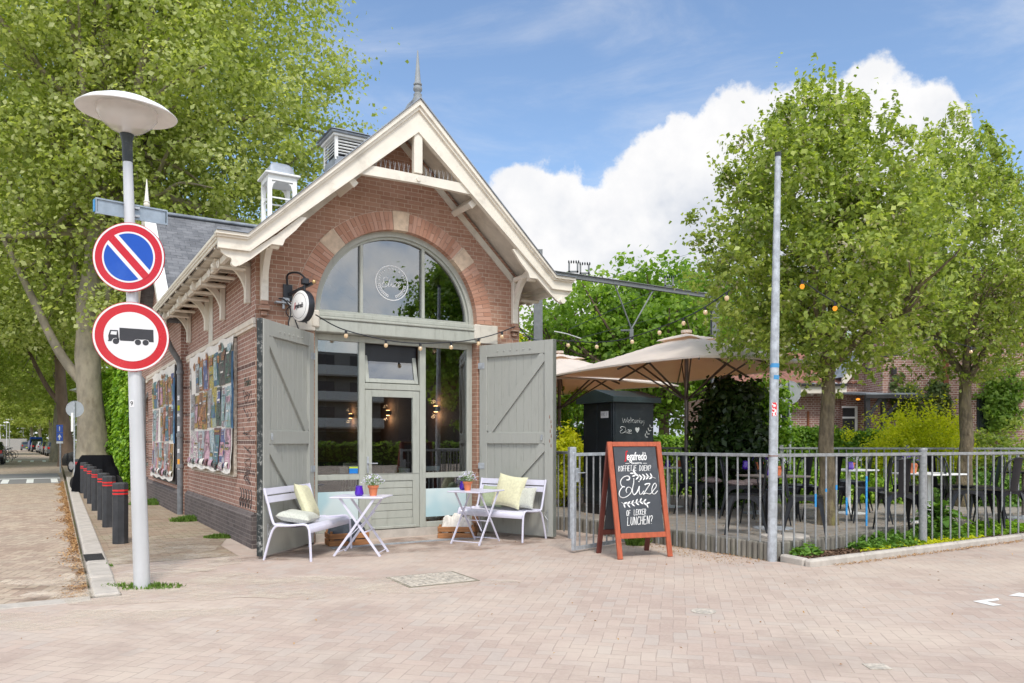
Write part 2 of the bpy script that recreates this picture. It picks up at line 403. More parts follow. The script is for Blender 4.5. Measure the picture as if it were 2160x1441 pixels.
# ================================================================ MATERIAL LIBRARY
BR1, BR2 = srgb(158, 92, 72), srgb(186, 118, 96)
MORT = srgb(214, 190, 168)
brick('brick_front', (.335, .178, .118), (.435, .262, .188), (.55, .44, .35), ms=.0045, soot=.22)
brick('brick_side', (.305, .16, .12), (.405, .23, .178), (.66, .58, .5), ms=.0055, bands=(1.0, 1.42, 1.94, 2.46), soot=.35)
brick('brick_plinth', (.095, .078, .078), (.15, .125, .12), (.21, .185, .17), rh=.06, ms=.006, soot=.3)
brick('brick_house', (.29, .15, .12), (.38, .21, .175), (.62, .55, .5), bw=.21, rh=.062, ms=.0075, soot=.6, dark=.75)
brick('slate', (.115, .12, .13), (.2, .205, .215), (.05, .05, .055), bw=.22, rh=.11, ms=.004, squash=1, soot=.5, dark=1.3)
islandcol('arch_brick', [(.38, .19, .125), (.45, .25, .175), (.52, .31, .23)], .85, bstr=.3, big=.1)
plain('mortar', (.62, .50, .40), .9)
plain('sandstone', (.58, .45, .33), .85, var=.15, scale=12, bstr=.4, dirt=(.3, .22, .16), damt=.4)
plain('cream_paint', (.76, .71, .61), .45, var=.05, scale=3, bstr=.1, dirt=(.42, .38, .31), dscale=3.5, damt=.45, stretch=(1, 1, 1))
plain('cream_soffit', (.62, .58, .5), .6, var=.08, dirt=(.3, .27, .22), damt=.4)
plain('stone_band', (.68, .60, .50), .7, var=.08, dirt=(.35, .3, .24), damt=.4)
plain('sage_paint', (.40, .415, .365), .38, var=.05, scale=3, bstr=.12, dirt=(.24, .24, .20), dscale=5, damt=.5, stretch=(3, 3, .6))
plain('sage_door', (.365, .372, .34), .34, var=.05, scale=4, bstr=.1, dirt=(.20, .205, .17), dscale=4, damt=.55, stretch=(4, 4, .5))
plain('sage_dark', (.17, .18, .16), .6)
plain('lead', (.27, .30, .34), .55, .3, var=.25, scale=3, dirt=(.5, .52, .54), dscale=2, damt=.4)
plain('black_paint', (.018, .024, .024), .45, var=.2, dirt=(.25, .25, .24), dscale=9, damt=.25)
plain('black_flake', (.018, .024, .024), .5, dirt=(.5, .5, .47), dscale=14, damt=.8)
plain('downpipe_grey', (.17, .18, .19), .5, .1, var=.2, dirt=(.3, .3, .3))
plain('galvanised', (.42, .45, .48), .42, .25, var=.22, scale=14, dirt=(.3, .31, .32), dscale=6, damt=.5)
plain('fence_galv', (.27, .28, .285), .5, .2, var=.2, scale=22, dirt=(.42, .43, .44), dscale=30, damt=.5)
plain('rust', (.20, .07, .03), .8)
plain('concrete', (.46, .42, .37), .85, var=.1, scale=9, bstr=.4, dirt=(.24, .22, .18), dscale=3, damt=.45)
plain('concrete_dark', (.20, .185, .155), .9, var=.2, scale=9, bstr=.5, dirt=(.08, .09, .05), dscale=6, damt=.7, stretch=(1, 1, .25))
plain('white_paint', (.84, .84, .82), .45, var=.04)
plain('lilac_metal', (.66, .65, .76), .32, 0, var=.03, bstr=.03, spec=.5)
plain('brass', (.6, .42, .2), .35, .8)
plain('white_plastic', (.8, .8, .78), .3, var=.02, bstr=0)
plain('black_plastic', (.02, .022, .028), .35, var=.1, bstr=.02)
plain('chair_black', (.012, .013, .017), .33, .3, var=.2, bstr=.04, spec=.6)
plain('terracotta', (.60, .18, .075), .75, var=.1)
plain('soil', (.07, .045, .03), .95, bstr=.6)
plain('pillow_yellow', (.64, .62, .42), .95, var=.08, scale=35, bstr=.5, fine=220)
plain('pillow_green', (.36, .42, .27), .95, var=.08, scale=35, bstr=.5, fine=220)
plain('pillow_grey', (.52, .53, .46), .95, var=.14, scale=60, bstr=.5, fine=200)
plain('wood_crate', (.36, .16, .06), .65, var=.3, scale=5, stretch=(1, 6, 12), dirt=(.14, .06, .025), damt=.5)
plain('cloth_white', (.74, .70, .64), .95, var=.08, scale=20, bstr=.5, fine=90)
plain('cloth_dark', (.05, .06, .075), .95, var=.2, scale=20, bstr=.5, fine=90)
plain('wood_orange', (.40, .088, .036), .5, var=.16, scale=4, stretch=(8, 8, 1.2), dirt=(.28, .06, .03), dscale=3, damt=.45)
plain('wood_maroon', (.12, .028, .02), .55, var=.2, scale=4, stretch=(8, 8, 1.2))  # the board's orange wood again, with its shaded side painted into the colour
plain('chalkboard', (.05, .056, .065), .5, var=.12, scale=3, dirt=(.13, .135, .145), dscale=2.2, damt=.5, bstr=.05)
plain('chalk', (.80, .80, .78), .9, var=.1, scale=60)
plain('chalk_faint', (.5, .52, .5), .9, var=.4, scale=90)
plain('red_paint', (.62, .02, .02), .4, var=.05)
plain('sign_red', (.50, .004, .014), .25, var=.03, bstr=0, dirt=(.7, .12, .1), dscale=1.3, damt=.2)
plain('sign_white', (.70, .70, .70), .3, var=.03, bstr=0)
plain('sign_blue', (.003, .065, .40), .22, var=.04, bstr=0, dirt=(.06, .16, .5), dscale=1.2, damt=.3)
plain('sign_black', (.03, .03, .035), .4)
plain('sign_back', (.36, .385, .40), .45, .3, var=.08)
plain('blue_grey_metal', (.30, .36, .42), .5, .3, var=.15)
plain('blue_plastic', (.05, .25, .50), .4)
plain('blue_spray', (.03, .27, .60), .6, var=.3, scale=30)
plain('lamp_metal', (.56, .57, .58), .4, .2, var=.08, scale=3, stretch=(1, 1, .3), dirt=(.3, .3, .31), damt=.3)
plain('umbrella_cloth', (.82, .76, .68), .9, var=.05, scale=2, bstr=.1)
m_u = MATS['umbrella_cloth'].node_tree; nb_ = [n for n in m_u.nodes if n.type == 'BSDF_PRINCIPLED'][0]; no_ = [n for n in m_u.nodes if n.type == 'OUTPUT_MATERIAL'][0]
tl_ = m_u.nodes.new('ShaderNodeBsdfTranslucent'); tl_.inputs[0].default_value = (.80, .50, .30, 1); mx_ = m_u.nodes.new('ShaderNodeMixShader'); mx_.inputs[0].default_value = .32; m_u.links.new(nb_.outputs[0], mx_.inputs[1]); m_u.links.new(tl_.outputs[0], mx_.inputs[2]); m_u.links.new(mx_.outputs[0], no_.inputs[0])
plain('umbrella_frame', (.11, .085, .075), .5, .2)
plain('taupe_metal', (.2, .17, .155), .45, .3)
plain('cabinet_green', (.008, .014, .018), .42, var=.25, scale=3, dirt=(.05, .06, .065), dscale=2, damt=.5)
plain('cabinet_roof', (.022, .038, .040), .5, var=.2)
plain('tarp', (.003, .0035, .005), .8, spec=.15, var=.3, bstr=.3, fine=9, bdist=.03)
plain('bollard', (.030, .032, .036), .6, var=.25, bstr=.25, dirt=(.09, .085, .08), dscale=4, damt=.5)
plain('bark', (.17, .135, .085), .95, var=.45, scale=14, bstr=1.0, fine=22, bdist=.05, stretch=(1, 1, .35), dirt=(.22, .21, .05), dscale=3, damt=.8)
plain('bark_pale', (.27, .235, .175), .9, var=.25, scale=3.5, bstr=.6, fine=7, bdist=.05, stretch=(1, 1, .5), dirt=(.17, .135, .09), dscale=2.3, damt=.75)
plain('bark_brown', (.15, .105, .075), .95, var=.3, scale=3, bstr=.8, fine=8, bdist=.06, stretch=(1, 1, .3))
plain('twig', (.05, .04, .03), .9)
plain('car_black', (.012, .013, .016), .15, .2, spec=.8, bstr=0)
plain('car_blue', (.01, .05, .28), .2, .2, bstr=0)
plain('car_grey', (.14, .15, .16), .2, .4, bstr=0)
plain('car_white', (.6, .6, .6), .2, .1, bstr=0)
plain('tyre', (.015, .015, .015), .9)
plain('car_glass', (.02, .025, .03), .08, 0, bstr=0, spec=.9)
plain('tail_light', (.5, .01, .01), .2)
plain('rim_metal', (.4, .4, .42), .3, .8)
plain('floor_wood', (.12, .07, .04), .5, stretch=(1, 8, 1))
plain('wall_brown', (.10, .065, .05), .8)
plain('wall_navy', (.035, .035, .05), .8)
plain('chair_white', (.6, .59, .56), .5)
plain('wall_render', (.3, .29, .27), .85)
plain('tile_red', (.25, .11, .075), .8, var=.3, scale=4)
plain('graffiti', (.03, .03, .035), .6)
plain('graffiti_green', (.015, .045, .03), .6)
islandcol('mulch', [(.05, .03, .02), (.13, .075, .045), (.22, .14, .09)], .95, big=.1)
islandcol('litter', [(.22, .10, .04), (.42, .24, .10), (.55, .36, .17)], .9, big=.2)
islandcol('petals', [(.45, .42, .7), (.7, .7, .78), (.8, .8, .8)], .7, big=.1)
islandcol('petals_purple', [(.10, .03, .35), (.22, .08, .6)], .7, big=.1)
islandcol('grass', [(.07, .13, .02), (.12, .22, .03), (.22, .33, .07)], .7, .3, big=.3, bigscale=3)
islandcol('leaf_plane', [(.17, .23, .045), (.31, .385, .08), (.45, .51, .15), (.62, .64, .28)], .5, .55, big=.45, bigscale=.35)
islandcol('leaf_plane2', [(.22, .28, .07), (.37, .43, .14), (.52, .56, .24), (.66, .66, .38)], .5, .55, big=.4, bigscale=.4)
islandcol('leaf_pear', [(.12, .18, .035), (.25, .33, .065), (.41, .49, .11), (.60, .64, .22)], .42, .5, big=.35, bigscale=1.1)
islandcol('leaf_olive', [(.24, .23, .13), (.38, .35, .22), (.5, .47, .32)], .7, .2, big=.3, bigscale=1.1)
islandcol('leaf_oak', [(.09, .18, .025), (.18, .31, .04), (.29, .44, .07), (.42, .55, .12)], .5, .55, big=.45, bigscale=.5)
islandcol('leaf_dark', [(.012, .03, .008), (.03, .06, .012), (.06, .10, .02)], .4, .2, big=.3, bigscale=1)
islandcol('leaf_hedge', [(.08, .19, .015), (.17, .33, .025), (.30, .48, .045), (.45, .60, .09)], .45, .35, big=.35, bigscale=1)
islandcol('leaf_lime', [(.42, .48, .02), (.68, .70, .035), (.9, .86, .09)], .5, .55, big=.3, bigscale=1)
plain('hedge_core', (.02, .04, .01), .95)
islandcol('leaf_ivy', [(.04, .075, .016), (.09, .145, .03), (.22, .2, .06)], .5, .2, big=.4, bigscale=1)
islandcol('leaf_herb', [(.07, .16, .03), (.14, .28, .045), (.27, .42, .08)], .5, .3, big=.3, bigscale=2)
glassmat('window_glass', (.86, .9, .9), .085)
glassmat('arch_glass', (.45, .5, .54), .12)
glassmat('clear_glass', (.93, .95, .95), .06)
m, t, o = newmat('purple_glass')
b = bsdf(t, o, (.13, .02, .62), .12, spec=.8); b.inputs['Transmission Weight'].default_value = .45
m, t, o = newmat('globe_plastic'); b = bsdf(t, o, (.78, .75, .72), .12, spec=.6); b.inputs['Alpha'].default_value = .5
m, t, o = newmat('frosted_film')
tc_ = t.new('ShaderNodeTexCoord')
b = bsdf(t, o, t.mix(t.ramp(t.noise(tc_.outputs['Object'], 1.5, 2), .4, .6), (.42, .60, .64), (.60, .70, .70)), .25)
emit('bulb_warm', (1, .55, .2), 1.6)
emit('bulb_amber', (1, .36, .04), .7)
emit('wall_light', (1, .45, .16), 10)
plain('steel_grey', (.17, .18, .18), .6, .2, dirt=(.3, .3, .3))
plain('finial_grey', (.22, .24, .25), .6, dirt=(.4, .4, .4))
m, t, o = newmat('asphalt_far'); bsdf(t, o, (.2, .195, .19), .9)

paving('plaza_paving', (.395, .305, .255), (.465, .362, .302), (.43, .365, .318), (.385, .31, .262), .1, 12, .028, dust=(.57, .485, .40), dustamt=.8)
paving('road_paving', (.30, .21, .165), (.42, .32, .245), (.50, .41, .31), (.235, .195, .15), .1, ALPHA*57.3+45, .055, dust=(.40, .34, .27), dustamt=.6)
paving('walk_paving', (.22, .15, .11), (.33, .24, .17), (.36, .30, .22), (.19, .155, .11), .1, -ALPHA*57.3, .055, dust=(.34, .29, .22), dustamt=.6, straight=True, moss=(.09, .12, .03))
paving('terrace_paving', (.22, .20, .175), (.26, .235, .205), (.30, .27, .235), (.14, .12, .095), .3, -ALPHA*57.3, .02, dust=(.36, .32, .27), dustamt=.7, straight=True)

# ================================================================ GROUND
def sheet(name, poly, z, mat, thick=None):
    mb = MB()
    if thick: mb.prism(poly, z-thick, z, 'z')
    else:
        tri = tessellate_polygon([[Vector((x, y, 0)) for x, y in poly]]); vs = [(x, y, z) for x, y in poly]
        fs = []
        for f in tri:
            P = [Vector(vs[i]) for i in f]; fs.append(tuple(f) if (P[1]-P[0]).cross(P[2]-P[0]).z > 0 else tuple(f)[::-1])
        mb.add(vs, fs)
    return mb.build(name, mat, kind='structure')
def uvp(l): return [tuple(W(u, v)[:2]) for u, v in l]
m, t, o = newmat('earth'); g = t.new('ShaderNodeNewGeometry')
bsdf(t, o, t.mix(t.ramp(t.noise(g.outputs['Position'], .7, 6), .4, .6), (.10, .11, .04), (.14, .11, .07)), .95)
sheet('ground', [(-700, -500), (700, -500), (700, 700), (-700, 700)], -.12, 'earth')
sheet('road', uvp([(-8.2, -2.62), (-2.05, -2.62), (-1.2, 60), (-5, 210), (-90, 210), (-8.2, 70)]), -.055, 'road_paving', .06)
# plaza with the sidewalk beside the building
sheet('plaza', uvp([(-30, -34), (34, -34), (34, -4.83), (5.06, -4.83), (4.98, -4.3), (4.98, -.35), (4.98, 6), (-.0, 6), (-1.80, 1.2), (-1.80, -2.62), (-30, -2.62)]), 0, 'plaza_paving', .1)
sheet('sidewalk', uvp([(-1.80, -.6), (-1.80, 5), (-1.55, 30), (1.0, 30), (1.0, 5), (-.35, 0.5), (-.35, -.6)]), .004, 'walk_paving')
sheet('pavement_far', uvp([(-1.52, 30), (-1.2, 60), (-5, 210), (30, 210), (30, 30)]), -.02, 'walk_paving')
# light concrete band closing the road
mb = MB(); 
for i in range(6):
    a = W(-8.2+i*1.025, -2.62); mb.box(.004, 1.02, -.13, .1, -.1, .006, Matrix.Translation(a) @ Matrix.Rotation(ALPHA, 4, 'Z'), .008)
mb.build('kerb_band', 'concrete', kind='structure')
mb = MB()
for i in range(27):
    v0 = -2.55+i*1.0; u0 = -2.03+.0158*(v0+2.55)
    if 6 <= i <= 6: pass
    mb.box(0, .225, .003, .994, -.12, .035 if i else .02, Matrix.Translation(W(u0, v0)) @ Matrix.Rotation(ALPHA-.0158, 4, 'Z'), .02)
mb.build('kerb', 'concrete', kind='structure')
mb = MB()
for k in range(12): mb.box(.0, .2, k*.05, k*.05+.022, 0, .012, Matrix.Translation(W(-2.0, -.35, .028)) @ Matrix.Rotation(ALPHA, 4, 'Z'))
mb.build('drain_grate', 'sign_black', label='dark slotted gutter grate set in the kerb beside the bollards', cat='drain')
# road markings: two raised speed tables with painted ramps
MX = Matrix.Rotation(ALPHA, 4, 'Z')
for (v, L1, nb_) in ((21.4, 2.6, 8), (54.5, 3.2, 14)):
    M_ = Matrix.Translation(W(-2.15+.0158*(v+2.5), v, -.055)) @ MX
    MB().prism([(0, -.02), (L1, -.02), (L1, .075), (0, .003)], -6.0, -.05, 'x', M_).prism([(L1+.001, -.02), (L1+5, -.02), (L1+5, .0749), (L1+.001, .0749)], -6.0, -.05, 'x', M_).build('speed_table', 'asphalt_far' if v < 30 else 'road_paving', kind='structure')
    mb = MB(); sl = .072/L1
    for i in range(nb_):
        x1 = -.15-i*.76; mb.add([(x1-.22, .15, .008+sl*.15), (x1, .15, .008+sl*.15), (x1, L1-.5, .008+sl*(L1-.5)), (x1-.22, L1-.5, .008+sl*(L1-.5))], [(0, 1, 2, 3)], M_)
    mb.add([(-6, L1-.3, .008+sl*(L1-.3)), (-.06, L1-.3, .008+sl*(L1-.3)), (-.06, L1-.02, .008+sl*(L1-.02)), (-6, L1-.02, .008+sl*(L1-.02))], [(0, 1, 2, 3)], M_)
    mb.build('road_marking', 'white_paint', kind='structure')
# white painted bricks on the plaza at right
mb = MB()
def gp(px, py): D = 1.42*1630/(py-931.5); return Vector(((px-1080)/1630*D, D, 0))
def quad(mb, P, z=.004):
    V_ = [gp(*p)+Vector((0, 0, z)) for p in P]; mb.add(V_, [(0, 1, 2, 3)] if (V_[1]-V_[0]).cross(V_[2]-V_[0]).z > 0 else [(3, 2, 1, 0)])
quad(mb, [(2052, 1269), (2095, 1279), (2114, 1277), (2068, 1267)]); quad(mb, [(2068, 1267), (2105, 1263), (2108, 1267), (2076, 1271)], .0045)
quad(mb, [(2127, 1257), (2160, 1260), (2190, 1258), (2150, 1251)])
mb.build('paint_mark', 'white_paint', kind='structure')
# sandy patch swept round the lamp post
def patch(name, c, rx, ry, rot, mat, n=60, z=.004, seed=1, kind='structure', jag=.35, parent=None):
    rnd = random.Random(seed); ph = [rnd.uniform(0, 6.28) for _ in range(6)]
    poly = []
    for i in range(n):
        a = 2*math.pi*i/n; r = 1+jag*(.5*math.sin(3*a+ph[0])+.3*math.sin(5*a+ph[1])+.25*math.sin(9*a+ph[2])+.18*math.sin(17*a+ph[3]))
        x, y = rx*r*math.cos(a), ry*r*math.sin(a); poly.append((c[0]+x*math.cos(rot)-y*math.sin(rot), c[1]+x*math.sin(rot)+y*math.cos(rot)))
    return sheet(name, poly, z, mat)
m, t, o = newmat('sand'); g = t.new('ShaderNodeNewGeometry')
n_ = t.noise(g.outputs['Position'], 2.2, 8, .75); n2_ = t.noise(g.outputs['Position'], 60, 4, .7)
b = t.new('ShaderNodeBsdfPrincipled'); b.inputs['Roughness'].default_value = .95; t.put(b.inputs['Base Color'], t.mix(n2_, (.56, .48, .38), (.74, .66, .54)))
tr = t.new('ShaderNodeBsdfTransparent'); ms = t.new('ShaderNodeMixShader'); t.put(ms.inputs[0], t.ramp(t.math('ADD', n_, t.math('MULTIPLY', n2_, .35)), .55, .88, 0, .68)); t.l.new(tr.outputs[0], ms.inputs[1]); t.l.new(b.outputs[0], ms.inputs[2]); t.l.new(ms.outputs[0], o.inputs[0])
patch('sand_patch', gp(470, 1235), 2.3, .75, -.05, 'sand', z=.0075)
patch('sand_patch', gp(60, 1310), 1.6, .35, .2, 'sand', z=.0035, seed=4)
patch('sand_patch', gp(330, 1170), .9, 1.6, .4, 'sand', z=.009, seed=5)
m, t, o = newmat('damp_stain'); g = t.new('ShaderNodeNewGeometry')
n_ = t.noise(g.outputs['Position'], 1.6, 8, .7); b = t.new('ShaderNodeBsdfPrincipled'); b.inputs['Roughness'].default_value = .8; t.put(b.inputs['Base Color'], t.mix(n_, (.17, .10, .075), (.27, .19, .14)))
tr = t.new('ShaderNodeBsdfTransparent'); ms = t.new('ShaderNodeMixShader'); t.put(ms.inputs[0], t.ramp(n_, .38, .68, 0, .5)); t.l.new(tr.outputs[0], ms.inputs[1]); t.l.new(b.outputs[0], ms.inputs[2]); t.l.new(ms.outputs[0], o.inputs[0])
patch('damp_stain', gp(900, 1150), 2.3, .75, ALPHA*.8, 'damp_stain', z=.0062, seed=9)
# manhole covers
def cover(px0, px1, py0, py1, name, label, mat='concrete'):
    mb = MB(); c = gp((px0+px1)/2, (py0+py1)/2); return mb, c
mb = MB(); c0 = gp(912, 1222)
mb.box(-.36, .36, -.3, .3, -.05, .008, Matrix.Rotation(.52, 4, 'Z'), .01)
r_ = random.Random(3)
for i in range(9):
    for j in range(9): mb.box(-.33+i*.075, -.33+i*.075+.06, -.27+j*.062, -.27+j*.062+.045, .006, .013, Matrix.Rotation(.52, 4, 'Z'))
plain('cover_metal', (.50, .45, .38), .7, .1, var=.3, scale=25, dirt=(.2, .19, .17), dscale=8, damt=.7)
plain('cover_joint', (.20, .18, .13), .95)
mc = mb.build('access_cover', 'cover_metal', loc=c0, label='large square patterned metal access cover in the brick paving before the tables', cat='manhole cover')
MB().box(-.385, .385, -.325, .325, 0, .0055, Matrix.Rotation(.52, 4, 'Z')).build('joint', 'cover_joint', mc)
mb = MB(); mb.lathe([(.001, .007), (.1, .007), (.105, .003)], 16); mb.build('valve_cover', 'cover_metal', loc=gp(1484, 1290), label='small pale round valve cover in the paving below the sandwich board', cat='manhole cover')
mb = MB(); mb.box(-.07, .07, -.06, .06, 0, .006, None, .003); mb.build('valve_cover', 'cover_metal', loc=gp(1850, 1407), label='tiny pale square valve cover at the front right of the paving', cat='manhole cover')

# terrace slab, palisade edge, planting bed and its kerb
TER = uvp([(5.02, -4.25), (4.98, -2.9), (4.80, -.45), (4.3, .25), (4.3, 12), (34, 12), (34, -3.6), (7.4, -4.0), (6.3, -4.25)])
sheet('terrace', TER, .195, 'terrace_paving', .25)
mb = MB()
edge = [(4.2, .3), (4.78, -.5), (4.93, -2.9), (4.97, -4.32), (6.3, -4.32), (7.5, -4.08), (14, -3.72)]
for a, b_ in zip(edge[:-1], edge[1:]):
    L = math.dist(a, b_); n = max(1, round(L/.085))
    for k in range(n):
        f = (k+.5)/n; p = W(a[0]+(b_[0]-a[0])*f, a[1]+(b_[1]-a[1])*f)
        rr = .043; mb.lathe([(rr, -.02), (rr, .2), (rr*.8, .215)], 8, Matrix.Translation(p))
mb.build('palisade_edging', 'concrete_dark', label='row of upright round concrete palisade posts edging the raised terrace', cat='edging')
sheet('planting_bed', uvp([(5.06, -4.78), (5.06, -4.37), (6.3, -4.37), (7.5, -4.13), (14, -3.77), (14, -4.78)]), .05, 'soil', .1)
mb = MB()
for i in range(10): mb.box(.003, .995, 0, .11, -.1, .085, Matrix.Translation(W(4.97+i, -4.90)) @ Matrix.Rotation(ALPHA, 4, 'Z'), .025)
a_ = W(5.09, -4.40); b2_ = W(5.02, -4.79); mb.beam(a_+Vector((0, 0, .03)), b2_+Vector((0, 0, .03)), .1, .11, bev=.02)
mb.build('bed_kerb', 'concrete', kind='structure')
# ================================================================ THE BRICK BUILDING (local x=u along front, y=v into depth)
B = thing('brick_building', 'small red brick engine house cafe with steep slate roof, cream bargeboards and big arched window', 'building', OB, ALPHA)
WD = 4.14; UC = 2.08; SPR = 3.25; RO = 1.28
OPL, OPR = UC-RO, UC+RO
def ztop(u): return 6.14-.943*abs(u-2.06)     # outer roof line
def arcpts(cx, cz, r, a0, a1, n): return [(cx+r*math.cos(R(a0+(a1-a0)*i/n)), cz+r*math.sin(R(a0+(a1-a0)*i/n))) for i in range(n+1)]
fp = [(0, 0), (OPL, 0), (OPL, SPR)] + arcpts(UC, SPR, RO, 180, 0, 40)[1:-1] + [(OPR, SPR), (OPR, 0), (WD, 0), (WD, ztop(WD)-.16), (2.06, 5.98), (0, ztop(0)-.16)]
MB().prism(fp, 0, .32).build('front_wall', 'brick_front', B)
# side wall of the hall, cross wing, rear hall
def recess(mb, x, v0, v1, z0, z1): pass
MB().box(0.001, .3, .322, 5.6, 0, 3.98).build('side_wall', 'brick_side', B)
MB().box(0.0, .004, .0, .32, 0, 3.98).build('side_wall', 'brick_side', B).location = (-.002, 0, 0)
MB().box(WD-.3, WD-.001, .322, 12, 0, 3.98).build('side_wall', 'brick_side', B)
gw = [(5.6, 0), (11.0, 0), (11.0, 4.05), (8.3, 6.3), (5.6, 4.05)]
MB().prism(gw, -.12, .2, 'x').build('wing_wall', 'brick_side', B)
MB().box(.21, 1.5, 5.6, 5.9, 0, 4.1).build('wing_wall', 'brick_side', B)
wz = [(11.002, 0), (13.8, 0), (13.8, 3.9), (11.002, 3.9)]
hole = [(11.55, .85), (12.75, .85), (12.75, 2.0)] + arcpts(12.15, 2.0, .6, 0, 180, 16)[1:-1] + [(11.55, 2.0)]
MB().prism(wz, 0, .3, 'x', None, [hole]).build('rear_wall', 'brick_side', B)
MB().prism([p for p in hole], .12, .16, 'x').build('rear_window', 'car_glass', B)
mb = MB()
for vv in (11.95, 12.35): mb.box(.10, .14, vv-.015, vv+.015, .85, 2.55)
for zz in (1.25, 1.65, 2.05): mb.box(.10, .139, 11.55, 12.75, zz-.015, zz+.015)
mb.box(-.03, .1, 11.5, 12.8, .78, .85); mb.build('window_frame', 'sage_dark', B)
MB().prism(arcpts(12.15, 2.0, .74, 0, 180, 16)+arcpts(12.15, 2.0, .61, 180, 0, 16), -.02, .05, 'x').build('window_arch', 'brick_plinth', B)
# plinths
def plinth(x0, y0, x1, y1):
    mb = MB(); mb.box(x0, x1, y0, y1, -.02, .40); mb.prism([(x0, .402), (x1, .402), (x1, .47), (x0+.05, .47)], y0, y1, 'y'); return mb
plinth(-.07, -.02, .1, 5.52).build('plinth', 'brick_plinth', B)
plinth(-.19, 5.66, .1, 13.8).build('plinth', 'brick_plinth', B)
MB().box(-.068, OPL-.03, -.07, -.021, -.02, .45).build('plinth', 'brick_plinth', B)
MB().box(OPR+.03, WD+.06, -.07, -.003, -.02, .45).build('plinth', 'brick_plinth', B)
# cream band on the side walls
mb = MB(); mb.box(-.05, 0, -.04, 5.5, 2.985, 3.07, None, .01); mb.box(-.035, 0, -.03, 5.5, 2.945, 2.984)
mb.box(-.17, -.12, 5.56, 11.0, 2.985, 3.07, None, .01); mb.box(-.155, -.12, 5.57, 11.0, 2.945, 2.984); mb.box(-.05, 0, 11.001, 13.8, 2.985, 3.07)
mb.build('stone_band', 'stone_band', B)
mb = MB()
for v_ in (3.15, ): mb.box(-.012, 0, v_-.18, v_+.18, 3.07, 3.95)
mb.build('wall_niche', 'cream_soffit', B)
# imposts of the arch
for x0, x1, xa in ((OPR-.001, OPR+.36, OPR), (OPL-.36, OPL+.001, OPL)):
    mb = MB(); mb.box(x0, x1, -.035, -.001, 2.95, 3.24, None, .01); mb.box(xa-.06, xa+.06, -.05, .1, 3.0, 3.243, None, .02); mb.build('impost', 'cream_soffit', B)
# arch ring of wedge bricks
mb = MB(); mb.prism(arcpts(UC, SPR, 1.545, 180, 0, 60)+arcpts(UC, SPR, RO-.001, 0, 180, 60), -.004, .3); mb.build('arch_backing', 'mortar', B)
mb = MB(); ks = MB(); rn = random.Random(5); N = 70
def wedge(mb, a0, a1, r0, r1, y0, y1):
    n = 1 if a1-a0 < 4 else 3
    mb.prism(arcpts(UC, SPR, r1, a0, a1, n)+arcpts(UC, SPR, r0, a1, a0, n), y0, y1)
for i in range(N):
    a0 = 180*i/N; a1 = 180*(i+1)/N; am = (a0+a1)/2
    if abs(am-90) < 4.6 or abs(am-43) < 4.6 or abs(am-137) < 4.6: continue
    g = .12
    if i % 2: wedge(mb, a0+g, a1-g, RO-.004, 1.538, -.014, .28)
    else: wedge(mb, a0+g, a1-g, RO-.004, 1.40, -.014, .28); wedge(mb, a0+g, a1-g, 1.407, 1.538, -.014, .28)
mb.build('arch_ring', 'arch_brick', B)
for c_ in (90, 43, 137):
    ks = MB(); wedge(ks, c_-5.0, c_+5.0, RO-.006, 1.55, -.022, .27); ks.build('keystone', 'sandstone', B)
# corner pads below the front brackets
for x in (.055, WD-.16):
    mb = MB(); mb.box(x-.02, x+.12, -.09, -.001, 3.17, 3.24, None, .012); mb.box(x, x+.10, -.07, -.001, 3.245, 3.30, None, .008); mb.box(x+.01, x+.09, -.05, -.001, 3.10, 3.165, None, .008)
    mb.build('bracket_pad', 'brick_front', B)

# ---- roof
def roofline(off, tip=0.0): return [(-.6-tip, 3.965-off), (-.26, 3.965-off), (2.06, 6.14-off*1.37), (4.36, 3.965-off), (4.70+tip, 3.965-off)]
def band(o0, o1, y0, y1, name, mat, tip=0, par=B, mbx=None):
    top = roofline(o0, tip); bot = roofline(o1, tip)
    mb = mbx or MB()
    mb.prism(top+bot[::-1], y0, y1)
    return mb.build(name, mat, par) if mbx is None else mb
band(.0, .07, -.58, 7.9, 'roof', 'slate', -.01)
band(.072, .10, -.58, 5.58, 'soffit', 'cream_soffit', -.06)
# bargeboards: stacked profiles, each stepping back
mbx = MB()
def slope_board(mb, o0, o1, y0, y1, ext=0.0):
    # sloping part has vertical heights o0..o1; flat ends are thinner
    k = .62
    top = [(-.6-ext, 3.97-o0*k), (-.26, 3.97-o0*k), (2.06, 6.15-o0*1.37), (4.36, 3.97-o0*k), (4.70+ext, 3.97-o0*k)]
    bot = [(-.6-ext, 3.97-o1*k), (-.26+o1*.12, 3.97-o1*k), (2.06, 6.15-o1*1.37), (4.36-o1*.12, 3.97-o1*k), (4.70+ext, 3.97-o1*k)]
    # keep parallel slope: inner kink shifts with offset
    mb.prism(top+bot[::-1], y0, y1)
slope_board(mbx, -.025, .035, -.74, -.58, .03)
slope_board(mbx, .036, .075, -.71, -.58, .015)
slope_board(mbx, .076, .275, -.675, -.6)
slope_board(mbx, .276, .30, -.69, -.61)
mbx.build('bargeboard', 'cream_paint', B)
MB().prism([(-.63, 3.99), (-.26, 3.99), (2.06, 6.19), (4.36, 3.99), (4.73, 3.99), (4.73, 4.003), (4.355, 4.003), (2.06, 6.21), (-.255, 4.003), (-.63, 4.003)], -.76, -.56).build('roof_flashing', 'lead', B)
